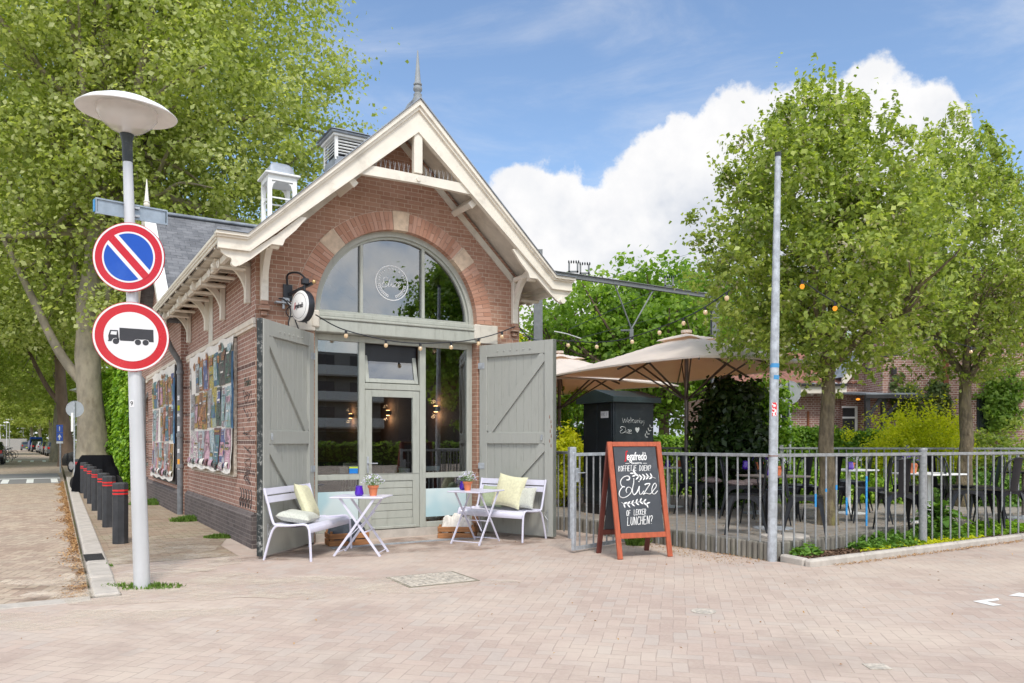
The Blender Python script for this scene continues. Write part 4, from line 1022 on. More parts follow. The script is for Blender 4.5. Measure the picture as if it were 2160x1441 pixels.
# ================================================================ POSTER BOARDS ON THE SIDE WALL
plain('poster_blue', (.05, .13, .24), .7, var=.3, dirt=(.5, .5, .48), damt=.6)
def poster_board(v0, v1, z0, z1, x, seed, label, framecol):
    o = thing('poster_board', label, 'poster board', W(x, (v0+v1)/2, z0), ALPHA)
    L = (v1-v0); hh = z1-z0; rnd = random.Random(seed)
    MB().box(-.045, .0, -L/2, L/2, 0, hh, None, .006).build('frame', framecol, o)
    cols = [srgb(*c) for c in ((205, 202, 196), (60, 52, 56), (90, 70, 74), (176, 110, 146), (190, 172, 70), (70, 92, 150), (80, 120, 100), (130, 62, 58), (190, 130, 78), (130, 160, 172), (200, 170, 176), (45, 45, 52), (170, 170, 172), (105, 90, 84))]
    for i, c in enumerate(cols):
        n = 'poster_ink%d' % i
        if n not in MATS:
            m, t, oo = newmat(n); tc = t.new('ShaderNodeTexCoord'); v = tc.outputs['Object']
            mp = t.new('ShaderNodeMapping'); t.l.new(v, mp.inputs[0]); mp.inputs['Scale'].default_value = (3, 16, 44)
            a = t.ramp(t.noise(mp.outputs[0], 1.7, 3), .5, .53); b_ = t.ramp(t.noise(v, 5, 5), .5, .56)
            k = cols[(i*5+3) % len(cols)]; k2 = cols[(i*3+1) % len(cols)]
            cc = t.mix(t.math('MULTIPLY', a, .75), c, k2); cc = t.mix(t.math('MULTIPLY', b_, .6), cc, k)
            bsdf(t, oo, cc, .6)
    mb = MB(); x0 = -.05
    rows = 3; mats = ['cloth_white']+['poster_ink%d' % i for i in range(len(cols))]
    # base of layered white paper with torn, wavy outline
    def outl(i, j):
        yy = -L/2+L*i-(.04 if j < .08 else 0); e = .025*math.sin(j*17+seed)+.012*math.sin(j*41)
        yy += e*(2*i-1); bow = .035*math.sin(i*9+j*3)*abs(math.sin(j*5))+(.10*(1-j)**8 if j < .4 else 0)
        return (x0-.004-abs(bow)*.6, yy, hh*.03+(hh*.99)*j+.02*math.sin(i*23+seed)*(1 if j in (0, 1) else 0))
    mb.cur = 0; mb.grid(outl, 16, 24)
    z_edges = [.03, .34, .66, .93]
    for r in range(3):
        y = .015
        while y < .96:
            wv = rnd.uniform(.085, .13); za = z_edges[r]+rnd.uniform(-.01, .01); zb = z_edges[r+1]+rnd.uniform(-.025, .0); y1 = min(.97, y+wv)
            if rnd.random() < .97:
                mb.cur = 1+rnd.randrange(len(cols)); off = .006+rnd.random()*.003
                def pf(i, j, y=y, y1=y1, za=za, zb=zb, off=off):
                    a, b, c = outl(y+(y1-y)*i, za+(zb-za)*j); return (a-off-.005*math.sin(i*3.1), b, c)
                mb.grid(pf, 2, 7)
                if rnd.random() < .8:   # nested block: picture or type area
                    mb.cur = 1+rnd.randrange(len(cols)); a_, b_ = sorted((rnd.random(), rnd.random()))
                    def pf2(i, j, y=y, y1=y1, za=za, zb=zb, off=off, a_=a_, b_=b_):
                        a, b, c = outl(y+(y1-y)*(.12+.76*i), za+(zb-za)*(.06+.88*(a_+(b_-a_)*j))); return (a-off-.009, b, c)
                    mb.grid(pf2, 1, 3)
                for q_ in range(rnd.randrange(3, 8)):     # lines of small print and headline bars
                    mb.cur = rnd.choice((0, 12, 2, 12, 0, 13)); jj = rnd.uniform(.05, .93); hh_ = rnd.choice((.012, .012, .02, .05)); i0 = rnd.uniform(.08, .3); i1 = rnd.uniform(.55, .94)
                    def pf3(i, j, y=y, y1=y1, za=za, zb=zb, off=off, jj=jj, hh_=hh_, i0=i0, i1=i1, q_=q_):
                        a, b, c = outl(y+(y1-y)*(i0+(i1-i0)*i), za+(zb-za)*(jj+hh_*j)); return (a-off-.0115-.0004*q_, b, c)
                    mb.grid(pf3, 1, 1)
            y = y1+.006
    # torn brown paper along the top
    mb.cur = 9
    for k in range(14):
        yc = rnd.uniform(.03, .8)*L-L/2 if k > 3 else L*(.5-.12*k)*.95
        zc = hh*rnd.uniform(.88, .97); P = []
        for q in range(9): a = q*2*math.pi/9; rr = rnd.uniform(.05, .13); P.append((yc+rr*1.3*math.cos(a), zc+rr*.7*math.sin(a)))
        mb.cur = (9, 9, 10, 9)[k % 4]; mb.prism(P, x0-.022-.0015*k, x0-.0212-.0015*k, 'x')
    # curling strips at the foot and side
    for k in range(9):
        yc = L*(-.5+.06+k*.11); mb.cur = (0, 1, 12, 11, 3)[k % 5]; w0 = rnd.uniform(.08, .16); dr = rnd.uniform(-.04, .03)
        mb.grid(lambda i, j, yc=yc, w0=w0, dr=dr: (x0-.03-.05*math.sin(j*2.2), yc+(i-.5)*2*w0-.05*j, hh*.12-(.14+dr)*j), 1, 6)
    mb.build('posters', mats, o)
    mb = MB(); mb.grid(lambda i, j: (-.06-.03*math.sin(i*3), -L/2-.02-.03*i+.02*math.sin(j*11), hh*.35+hh*.55*j), 4, 10); mb.build('torn_paper', 'poster_blue', o)
    return o
poster_board(1.12, 4.9, .90, 2.93, -.002, 3, 'larger wall board thick with torn layered posters, right of the downpipe', 'cover_metal')
poster_board(6.0, 9.55, .56, 2.92, -.122, 8, 'further wall board with peeling posters and dark lower frame, left of the downpipe', 'sign_black')

# ================================================================ PROJECTING ROUND SIGN, LAMP JUNK, STRING LIGHTS
sg = thing('projecting_sign', 'round white double-sided advertising light box with dark rim hanging from a black wall bracket', 'sign', W(.52, -.40, 3.21), ALPHA)
sM = Matrix.Rotation(R(17), 4, 'Z') @ Matrix.Rotation(R(90), 4, 'Y')
rS = .205
sg_b = MB().lathe([(rS, -.045), (rS+.006, -.03), (rS+.006, .03), (rS, .045)], 40, sM).build('rim', 'black_plastic', sg, 50)
mb = MB(); mb.lathe([(rS*.9, .062), (rS*.985, .045), (rS+.003, .031)], 40, sM); mb.lathe([(rS+.003, -.031), (rS*.985, -.045), (rS*.9, -.062)], 40, sM); mb.build('face', 'white_plastic', sg, 50)
mb = MB(); mb.lathe([(rS*.80, -.0635), (rS*.82, -.0635), (rS*.82, -.062), (rS*.80, -.062), (rS*.80, -.0635)], 40, sM, False); mb.build('ring_line', 'black_plastic', sg)
def brandword(mb1, mb2, M, h, shear=.22):
    vs, fs = textmesh('egafred\u00f2', h*1.25, shear, .58, .0015, 'LEFT', .97, .0022); mb2.add(vs, fs, M)
    P = [(-.12, -.66), (-.30, -.66), (-.36, -.52), (-.2, -.52), (-.02, .56), (.12, .80), (.34, .80), (.30, .62), (.16, .62), (.0, -.45)]
    mb1.prism([(x*h*.8-h*.03, z*h*.82) for x, z in P], .0, .002, 'z', M)
a1, a2 = MB(), MB()
Mw = sM @ Matrix.Translation((0, 0, -.0645)) @ Matrix.Rotation(R(180), 4, 'X') @ Matrix.Rotation(R(90), 4, 'Z') @ Matrix.Translation((-.09, .0, 0))
brandword(a1, a2, Mw, .075); a1.build('lettering', 'sign_red', sg); a2.build('lettering', 'sign_black', sg)
mb = MB(); mb.beam((-.10, .40, .20), (.1, -.08, .30), .03, .035); mb.box(-.16, -.04, .36, .395, .12, .34)
mb.tube(catmull([(-.1, .38, .30), (-.12, .30, .46), (-.02, .12, .46), (.06, -.02, .33)], 5), .014, 6); mb.tube([(.02, 0, .2), (.02, 0, .29)], .016, 6); mb.box(-.02, .07, -.05, .04, .29, .37, None, .01)
mb.build('bracket', 'black_plastic', sg); MB().ball((.11, -.12, .315), .028).build('end_knob', 'brass', sg, 60)
fl = thing('cable_bracket', 'grey junction bracket with looped black and white cables on the brick front', 'cable bracket', W(.33, -.02, 3.3), ALPHA)
MB().box(-.09, .13, -.1, 0, -.02, 0).box(.0, .1, -.08, -.01, .0, .06, None, .01).lathe([(.018, -.09), (.018, .05)], 10, Matrix.Translation((.02, -.06, 0))).build('plate', 'galvanised', fl)
mb = MB(); mb.tube(catmull([(-.05, -.07, .04), (.03, -.1, .02), (.10, -.12, -.12), (.07, -.12, -.30), (.12, -.14, -.42), (.2, -.14, -.38), (.16, -.13, -.22), (.3, -.2, -.28)], 6), .009, 6)
mb.tube(catmull([(.05, -.1, .02), (.14, -.1, -.05), (.16, -.1, -.16), (.08, -.11, -.2), (.04, -.11, -.12), (.12, -.12, -.04)], 6), .008, 6); mb.build('cable', 'black_plastic', fl)
MB().tube(catmull([(.02, -.08, .05), (.12, -.11, -.06), (.2, -.12, -.16), (.28, -.14, -.08), (.40, -.2, -.07)], 6), .006, 6).build('cable', 'white_plastic', fl)
def bulb(mb, mbg, p, r=.024):
    mb.lathe([(.012, .0), (.019, -.01), (.019, -.05), (.016, -.055)], 8, Matrix.Translation(p)); mbg.ball((p[0], p[1], p[2]-.078), r, 8, (1, 1, 1.15))
def string_lights(label, P, n, cat='string lights', amber=False, sag=.0, size=1, group='festoon lights', at=None, sub=8):
    o = thing('string_lights', label, cat, P[0], 0, group); base = Vector(P[0]); Q = [q-base for q in catmull(P, sub)]
    MB().tube(Q, .0085*size, 5).build('cable', 'black_plastic', o)
    ds = [0]
    for a, b in zip(Q[:-1], Q[1:]): ds.append(ds[-1]+(b-a).length)
    for k in range(n):
        f = (at[k] if at else (k+.5)/n)*ds[-1]; i = max(j for j in range(len(ds)) if ds[j] <= f); i = min(i, len(Q)-2)
        p = Q[i].lerp(Q[i+1], (f-ds[i])/max(1e-6, ds[i+1]-ds[i]))
        a, b = MB(), MB(); bulb(a, b, p, .03*size)
        s_ = a.build('socket', 'black_plastic', o); b.build('bulb', 'bulb_amber' if amber else 'bulb_clear', s_, 60)
    return o
m, t, oo = newmat('bulb_clear'); b_ = bsdf(t, oo, (.9, .74, .52), .1, spec=.8); b_.inputs['Transmission Weight'].default_value = .5; b_.inputs['Emission Color'].default_value = (1, .6, .25, 1); b_.inputs['Emission Strength'].default_value = .06
string_lights('festoon cable with bulbs hung across the shopfront beam below the arched window', [W(.72, -.3, 3.13), W(1.2, -.12, 2.98), W(2.05, -.1, 2.87), W(2.9, -.1, 2.93), W(3.5, -.12, 3.06), W(4.0, -.1, 3.25)], 6, at=[.16, .34, .50, .65, .79, .92])
def LP(px, py, D): return pix(px, D, 1.42+(931.5-py)/1630*D)
string_lights('long festoon cable with pale bulbs sagging over the terrace umbrellas', [LP(1095, 690, 12.6), LP(1125, 716, 13), LP(1180, 718, 14), LP(1262, 722, 13.5), LP(1330, 712, 13), LP(1420, 680, 12), LP(1480, 652, 11.2), LP(1540, 612, 10.4)], 9, at=[.06, .2, .30, .41, .54, .66, .77, .88, .985], size=1.1)
string_lights('short festoon cable with amber bulbs in the nearer terrace tree', [LP(1690, 590, 10), LP(1725, 615, 10), LP(1765, 640, 9.9), LP(1800, 660, 10)], 2, at=[.02, .62], amber=True, size=1.0)
string_lights('short festoon cable with amber bulbs between the two terrace trees', [LP(1815, 752, 12.5), LP(1900, 748, 12.6), LP(1960, 716, 12.7), LP(2060, 735, 12.9)], 3, at=[.12, .58, .95], amber=False, size=.9)

# ================================================================ BENCHES, TABLES, CUSHIONS
def bench():
    o = thing('garden_bench', 'pale lilac metal two-seat bench with two-slat back standing against the left open door', 'bench', (0, 0, 0), 0, 'lilac benches by the doors')
    # local: x along seat, front towards -y, back +y
    hw_ = .58
    def seat(i, j):
        y = -.24+.46*j; z = .44-.05*math.sin(math.pi*min(1, j*1.05))*.6
        if j < .12: z -= .05*((.12-j)/.12)**2; y += .0
        return (-hw_+2*hw_*i, y, z)
    mb = MB(); mb.grid(seat, 2, 14); mb.grid(lambda i, j: (lambda p: (p[0], p[1], p[2]-.012))(seat(1-i, j)), 2, 14); mb.box(-hw_, hw_, -.243, -.232, .33, .395, None, .003)
    mb.build('seat', 'lilac_metal', o, 50)
    for z0 in (.68, .775): 
        mb = MB(); y = .30+(z0-.68)*.28; mb.box(-hw_-.01, hw_+.01, -.008, .008, 0, .082, Matrix.Translation((0, y, z0)) @ Matrix.Rotation(R(-14), 4, 'X'), .004); mb.build('back_slat', 'lilac_metal', o)
    for s in (-1, 1):
        x = s*(hw_+.005)
        MB().tube(catmull([(x, -.27, 0), (x, -.255, .30), (x, -.235, .40), (x, -.18, .435), (x, 0, .42), (x, .17, .42), (x, .225, .47), (x, .285, .68), (x, .335, .86)], 6), .0155, 8).build('side_frame', 'lilac_metal', o, 60)
        MB().tube(catmull([(x, .10, .425), (x, .19, .40), (x, .25, .30), (x, .34, 0)], 6), .0155, 8).build('leg', 'lilac_metal', o, 60)
    return o
bn = bench(); index_kids()
# left: front feet at (.33,-1.44) & (.63,-.32)+..., faces +u-v
pL0, pL1 = W(-.14, -1.2), W(.33, -1.44)
bn.location = W(.485, -.93); bn.rotation_euler = (0, 0, ALPHA+R(47+0))
d = dup(bn, W(3.32, -.78), ALPHA-R(66.5), 'pale lilac metal two-seat bench with two-slat back standing against the right open door')
def pillow(name, label, mat, w_, h_, t_, M, group='cushions on the benches', seed=1):
    rnd = random.Random(seed)
    def f(s):
        def g(i, j):
            a, b = 2*i-1, 2*j-1; e = (1-abs(a)**3.2)*(1-abs(b)**3.2); pin = 1-.10*(1-a*a)*abs(b)**3-.0; pin2 = 1-.10*(1-b*b)*abs(a)**3
            return (a*w_/2*pin2, s*t_/2*max(0, e)**.45*(1+.06*math.sin(a*5+seed)*math.cos(b*4)), b*h_/2*pin)
        return g
    mb = MB(); mb.grid(f(-1), 18, 18); g2 = f(1); mb.grid(lambda i, j: g2(1-i, j), 18, 18)
    loc = M.to_translation(); o = obj(name, mb.mesh(name, mat, 60), None, label, 'cushion', group); o.matrix_world = M; return o
def PM(base, rz, x, y, z, rx=0, ry=0, rr=0):
    return Matrix.Translation(base) @ Matrix.Rotation(rz, 4, 'Z') @ Matrix.Translation((x, y, z)) @ Matrix.Rotation(R(rr), 4, 'Z') @ Matrix.Rotation(R(rx), 4, 'X') @ Matrix.Rotation(R(ry), 4, 'Y')
bL, rL = W(.485, -.93), ALPHA+R(47); bR, rR = W(3.32, -.78), ALPHA-R(66.5)
pillow('cushion', 'yellow cushion standing up against the back of the left bench', 'pillow_yellow', .46, .48, .15, PM(bL, rL, .05, .10, .66, -24, 6, 12), seed=1)
pillow('cushion', 'flat pale grey-green cushion lying on the left bench', 'pillow_grey', .46, .42, .14, PM(bL, rL, -.28, .05, .50, -82, 0, 8), seed=2)
pillow('cushion', 'big yellow cushion in the middle of the right bench', 'pillow_yellow', .50, .50, .16, PM(bR, rR, .10, .10, .69, -20, 7, 4), seed=3)
pillow('cushion', 'small light grey woven cushion at the outer end of the right bench', 'pillow_grey', .40, .33, .14, PM(bR, rR, .33, .14, .60, -20, 0, -3), seed=4)
pillow('cushion', 'sage green cushion behind the table on the right bench', 'pillow_green', .40, .34, .14, PM(bR, rR, -.24, .14, .60, -20, 0, 3), seed=5)
def folding_table():
    o = thing('folding_table', 'small square lilac folding bistro table before the glazed door', 'table', (0, 0, 0), 0, 'lilac folding tables')
    zt = .735; h_ = .335
    MB().box(-h_, h_, -h_*.8, h_*.8, zt-.018, zt, None, .006).build('tabletop', 'lilac_metal', o)
    for s in (-1, 1):
        y = s*.23
        MB().beam((-.29, y, 0), (.22, y, zt-.02), .012, .028).build('leg', 'lilac_metal', o)
        MB().beam((.29, y-s*.025, 0), (-.22, y-s*.025, zt-.02), .012, .028).build('leg', 'lilac_metal', o)
    mb = MB(); mb.tube([(-.26, -.22, .04), (-.26, .22, .04)], .007, 6); mb.tube([(.26, -.2, .04), (.26, .2, .04)], .007, 6); mb.beam((.1, -.2, .30), (.1, .2, .30), .03, .01); mb.tube([(-.16, -.19, .19), (.12, .19, .52)], .006, 6)
    mb.build('stretcher', 'lilac_metal', o); return o
ft = folding_table(); ft.location = W(1.02, -1.25); ft.rotation_euler = (0, 0, R(-5)); index_kids()
TL = W(1.02, -1.25); TR = W(2.78, -1.04)
dup(ft, TR, R(60), 'small square lilac folding bistro table before the right-hand window')
def flowerpot(loc, label, r=.055, h=.12, mat='petals', seed=1, n=260, spread=.1, group='flower pots', hh=.13):
    o = thing('flower_pot', label, 'flower pot', loc, 0, group); rnd = random.Random(seed)
    MB().lathe([(r*.7, 0), (r*.95, h*.78), (r*1.12, h*.78), (r*1.15, h), (r*1.02, h), (r*.95, h*.86), (.001, h*.86)], 20).build('pot', 'terracotta', o, 40)
    mb = MB(); fl = MB()
    for i in range(n):
        a = rnd.uniform(0, 6.28); q = rnd.random()**.6; el_ = rnd.uniform(.25, 1.25)
        d = Vector((math.cos(a)*math.cos(el_), math.sin(a)*math.cos(el_), math.sin(el_))); p = Vector((0, 0, h*.9))+d*(spread*.35+q*hh)
        x = d.orthogonal().normalized()*rnd.uniform(.006, .012); y = d.cross(x)*1.0
        (fl if q > .62 and rnd.random() < .8 else mb).add([p-x, p-y*.5, p+x, p+y*.7+d*.01], [(0, 1, 2, 3)])
        if i % 9 == 0: mb.tube([(0, 0, h*.85), tuple(p)], .0012, 3, False)
    mb.build('leaves', 'leaf_herb', o); fl.build('flowers', mat, o); return o
def lantern(loc, label, s=1.0, group='purple glass tealight holders'):
    return obj('tealight_holder', MB().lathe([(.032*s, 0), (.046*s, .012*s), (.05*s, .03*s), (.04*s, .075*s), (.036*s, .10*s), (.042*s, .112*s), (.036*s, .112*s), (.034*s, .095*s), (.04*s, .03*s), (.001, .012*s)], 10).mesh('tealight_holder', 'purple_glass', 20), None, label, 'tealight holder', group, None, loc)
flowerpot(TL+Vector((.14, .02, .735)), 'terracotta pot of tiny white-blue flowers on the left lilac table', .062, .13, seed=2)
lantern(TL+Vector((-.03, -.02, .735)), 'purple glass tealight holder on the left lilac table', 1.15)
flowerpot(TR+Vector((-.12, -.02, .735)), 'terracotta pot of tiny blue flowers on the right lilac table', .06, .125, seed=3)
lantern(TR+Vector((-.19, .10, .735)), 'purple glass tealight holder half hidden behind the pot on the right lilac table', 1.1)
def crate(loc, rz, label):
    o = thing('wooden_crate', label, 'crate', loc, rz, 'wooden crates under the windows')
    w_, d_, h_ = .27, .17, .21
    for z0 in (.005, .095): 
        for s in (-1, 1): MB().box(-w_, w_, s*d_-.006, s*d_+.006, z0, z0+.075, None, .003).build('side_slat', 'wood_crate', o)
        for s in (-1, 1): MB().box(s*w_-.006, s*w_+.006, -d_+.007, d_-.007, z0, z0+.075, None, .003).build('end_slat', 'wood_crate', o)
    mb = MB(); mb.box(-w_+.007, w_-.007, -d_+.007, d_-.007, 0, .008)
    for sx in (-1, 1):
        for sy in (-1, 1): mb.box(sx*(w_-.03)-.015, sx*(w_-.03)+.015, sy*(d_-.02)-.01, sy*(d_-.02)+.01, .009, .20)
    mb.build('crate_frame', 'wood_crate', o)
def blanket(loc, rz, label, mat, seed, drape=False):
    rnd = random.Random(seed); ph = [rnd.uniform(0, 6) for _ in range(8)]
    def g(i, j):
        a, b = 2*i-1, 2*j-1; e = (1-a**4)*(1-b**4)
        z = .10+.20*max(0, e)**.5+.03*math.sin(a*9+ph[0]+b*3)+.025*math.sin(b*11+ph[1]-a*4)+.014*math.sin(a*23+ph[2])*math.cos(b*19+ph[3])
        return (a*.235+.012*math.sin(b*13), b*.145+.01*math.sin(a*15), z)
    mb = MB().grid(g, 40, 30)
    if drape:
        mb.grid(lambda i, j: (.0+.12*i-.05*j, -.15-.035*math.sin(min(1, j*2)*1.57)-.01*math.sin(i*9+j*5), .23-.17*j+.01*math.sin(i*12)), 12, 10)
    o = obj('blanket', mb.mesh('blanket', mat, 180), None, label, 'blanket', 'folded blankets in crates', None, loc, rz)
cL, cR = W(1.17, -.26), W(2.85, -.34)
crate(cL, ALPHA-R(8), 'wooden crate of dark blankets under the left window behind the bench'); blanket(cL, ALPHA-R(8), 'dark charcoal blankets heaped in the left crate', 'cloth_dark', 4, True)
crate(cR, ALPHA-R(35), 'wooden crate of white blankets under the right window'); blanket(cR, ALPHA-R(35), 'creamy white woollen blankets heaped in the right crate', 'cloth_white', 7)
# floor grate in front of the door
mb = MB(); 
for i in range(70): mb.box(.85+i*.034, .85+i*.034+.02, -.62, -.54, .004, .012)
mb.box(.84, 3.25, -.63, -.622, .003, .013); mb.box(.84, 3.25, -.538, -.53, .003, .013)
o = mb.build('door_drain', 'galvanised', label='narrow galvanised channel grate across the paving in front of the shopfront', cat='drain', loc=OB, rotz=ALPHA)

# ================================================================ SANDWICH BOARD
mid = (Vector((1.35, 9.31, 0))+Vector((2.03, 9.54, 0))+Vector((1.03, 9.79, 0))+Vector((1.69, 10.09, 0)))/4
AB = thing('sandwich_board', 'orange-stained wooden A-frame chalkboard with white lettering standing before the fence', 'sandwich board', mid, R(20))
HB, DB, WB = 1.415, .29, .345; T_ = math.atan2(DB, HB); LB = math.hypot(HB, DB)
def side_panel(s, wood):
    # panel local: x right, z up along panel from foot, y outward normal
    M_ = Matrix.Translation((0, -s*DB, 0)) @ (Matrix.Rotation(0, 4, 'Z')) @ Matrix.Rotation(-s*T_, 4, 'X')
    f = -s    # outward is -y for front (s=1)
    y0, y1 = (-.02, .012)
    o = obj('board_panel', MB().box(-WB+.05, WB-.05, min(0, f*.006), max(0, f*.006), .30, LB-.055, M_).mesh('board_panel', 'chalkboard'), AB)
    for sx in (-1, 1): MB().box(sx*WB-.032 if sx < 0 else WB-.032, sx*WB+.032 if sx < 0 else WB+.032, y0, y1, 0, LB, M_, .004).build('leg', wood, o)
    MB().box(-WB+.033, WB-.033, y0+.002, y1-.002, LB-.06, LB-.002, M_, .003).build('top_rail', wood, o)
    MB().box(-WB+.033, WB-.033, y0+.002, y1-.002, .245, .31, M_, .003).build('bottom_rail', wood, o)
    return M_, o
MF, oF = side_panel(1, 'wood_orange'); MBk, oB = side_panel(-1, 'wood_maroon')  # rear frame takes the darker wood that has shade painted in
def bd(x, y):
    """zoom pixel of the photo's board -> (x,z) on the panel"""
    t_ = (y-131)/893; xl = 262+128*t_; xr = 742+138*t_; s = (x-xl)/(xr-xl); return ((s-.5)*2*(WB-.035), LB-.06-t_*(LB-.06-.31))
ch = MB(); rd = MB(); yF = -.0075
for st in ELIZE: ch.tube([MF @ Vector((p.x, yF, p.z)) for p in catmull([(bd(x, y)[0], 0, bd(x, y)[1]) for x, y in st], 5)], .0088, 6, flat=.6)
def btext(body, xc, yc, h, sx, shear=0, mb=ch, spacing=1, rot=0, off=0.0):
    vs, fs = textmesh(body, h, shear, sx, .001, 'CENTER', spacing, off); px_, pz_ = bd(xc, yc)
    mb.add(vs, fs, MF @ Matrix.Translation((px_, yF, pz_)) @ Matrix.Rotation(R(90), 4, 'X') @ Matrix.Rotation(R(rot), 4, 'Z'))
GL = {'K': [[(0, 0), (0, 1)], [(.9, 1), (.05, .45), (1, 0)]], 'O': [[(.5, 1), (.08, .75), (.08, .25), (.5, 0), (.92, .25), (.92, .75), (.5, 1)]], 'F': [[(.05, 0), (.05, 1), (.95, 1)], [(.05, .52), (.8, .55)]],
      'I': [[(.5, 0), (.5, 1)]], 'E': [[(.95, .98), (.05, 1), (.05, 0), (1, .03)], [(.05, .52), (.8, .54)]], 'T': [[(0, 1), (1, 1)], [(.5, 1), (.5, 0)]], 'J': [[(.75, 1), (.75, .2), (.45, -.02), (.05, .12)]],
      'D': [[(.05, 0), (.05, 1), (.6, .9), (.95, .55), (.75, .12), (.05, 0)]], 'N': [[(.05, 0), (.05, 1), (.92, 0), (.92, 1)]], '?': [[(.1, .78), (.3, 1), (.75, .97), (.9, .72), (.5, .48), (.48, .26)], [(.46, .07), (.50, .0)]],
      'L': [[(.05, 1), (.05, 0), (.95, .03)]], 'R': [[(.05, 0), (.05, 1), (.7, .95), (.85, .72), (.55, .5), (.05, .48)], [(.4, .48), (.95, 0)]], 'U': [[(.05, 1), (.08, .2), (.45, 0), (.85, .2), (.92, 1)]],
      'C': [[(.95, .85), (.6, 1), (.2, .8), (.05, .4), (.3, .05), (.75, 0), (.97, .15)]], 'H': [[(.05, 0), (.05, 1)], [(.92, 0), (.92, 1)], [(.05, .5), (.92, .52)]]}
def handword(word, x0, x1, y0, y1, r, rise=0):
    n = len(word); wd = [.35 if c == 'I' else 1 for c in word]; tot = sum(wd); x = x0
    for c, q in zip(word, wd):
        cw = (x1-x0)*q/tot; f0, f1 = x+cw*.10, x+cw*.86; dy = rise*(x-x0)/(x1-x0)
        for st in [[p_, q_] for l_ in GL[c] for p_, q_ in zip(l_[:-1], l_[1:])]: ch.tube([MF @ Vector((bd(f0+(f1-f0)*a, y1+(y0-y1)*b-dy)[0], yF, bd(f0+(f1-f0)*a, y1+(y0-y1)*b-dy)[1])) for a, b in st], r, 5, flat=1.0)
        x += cw
handword('KOFFIETJE', 338, 536, 334, 392, .0034, 6); handword('DOEN?', 564, 697, 330, 388, .0034)
handword('OF', 442, 492, 792, 850, .0034); handword('LEKKER', 524, 662, 786, 844, .0034, 3); handword('LUNCHEN?', 456, 740, 862, 946, .0042, 10)
btext('ZANETTI', 532, 308, .026, 1.1, spacing=1.3, off=.0012)
px_, pz_ = bd(418, 238)
brandword(rd, ch, MF @ Matrix.Translation((px_+.0, yF, pz_-.0)) @ Matrix.Rotation(R(90), 4, 'X'), .115, .18)
for (x0, x1) in ((412, 455), (602, 648)):
    a, b = bd(x0, 308), bd(x1, 308); ch.box(a[0], b[0], yF-.001, yF+.001, a[1]-.003, a[1]+.002, MF)
def bsprig(pts, leaf):
    P = [(bd(*p)[0], yF, bd(*p)[1]) for p in pts]; sprig(ch, P, leaf, .001, 0, MF, side=(1, -1), lean=.75); ch.tube([MF @ Vector(p) for p in P], .003, 4)
bsprig([(508, 412), (530, 432), (562, 450), (598, 455), (635, 452), (672, 450), (712, 455), (750, 468)][::-1], .058)
bsprig([(385, 708), (410, 722), (450, 728), (495, 724), (540, 716), (585, 708), (625, 712), (660, 730)], .058)
ch.build('lettering', 'chalk', oF); rd.build('lettering', 'sign_red', oF)
MB().beam((-WB+.05, 0, HB-.012), (WB-.05, 0, HB-.012), .03, .012).build('hinge', 'brass', AB)
MB().tube([(WB-.02, -.2, .42), (WB-.02, .2, .42)], .004, 5).build('stay_chain', 'galvanised', AB)

# ================================================================ LAMP POST WITH SIGNS (left foreground)
LB0 = Vector((-3.59, 7.5, 0)); LTOP = Vector((-.148, 0, 4.37))
def lp(z, dx=0, dy=0): return LTOP*(z/4.37)+Vector((dx, dy, 0))
LPt = thing('lamp_post', 'tall pale metal street lamp with wide shallow disc shade carrying two round traffic signs', 'street lamp', LB0)
MB().tube([lp(0), lp(.9), lp(1.6), lp(2.6), lp(3.6), lp(4.15)], [.075, .071, .064, .056, .048, .043], 20).build('pole', 'lamp_metal', LPt, 60)
MB().tube([lp(4.13), lp(4.3), lp(4.34), lp(4.40)], [.047, .047, .05, .066], 18).build('collar', 'black_paint', LPt, 50)
tilt = Matrix.Translation(lp(4.40)) @ Matrix.Rotation(R(2.5), 4, 'Y') @ Matrix.Rotation(R(3), 4, 'X')
MB().lathe([(.055, 0), (.14, .035), (.225, .10), (.27, .17), (.275, .235)], 36, tilt, False).build('globe', 'globe_plastic', LPt, 60)
MB().lathe([(.04, .02), (.045, .13), (.06, .15), (.06, .22)], 12, tilt).build('lamp_holder', 'white_plastic', LPt)
MB().lathe([(.44, .205), (.446, .20), (.45, .208), (.37, .268), (.24, .325), (.12, .352), (.001, .358)], 48, tilt, False).lathe([(.444, .203), (.36, .24), (.25, .262), (.001, .27)], 48, tilt, False).build('shade', 'white_paint', LPt, 40)
MB().box(-.02, .02, -.064, -.0575, 0, .07, Matrix.Translation(lp(1.75)) @ Matrix.Rotation(R(-8), 4, 'Z')).build('number_plate', 'sign_white', LPt)
mb = MB(); vs, fs = textmesh('9', .06, ext=.001); mb.add(vs, fs, Matrix.Translation(lp(1.785)) @ Matrix.Rotation(R(-8), 4, 'Z') @ Matrix.Translation((0, -.0655, 0)) @ Matrix.Rotation(R(90), 4, 'X')); mb.build('lettering', 'sign_black', LPt)
def disc(mb, r0, r1, y0, y1, M, n=64): mb.prism(arcpts(0, 0, r1, 0, 360-360/n, n-1), y0, y1, 'y', M, [arcpts(0, 0, r0, 0, 360-360/n, n-1)] if r0 > 0 else ())
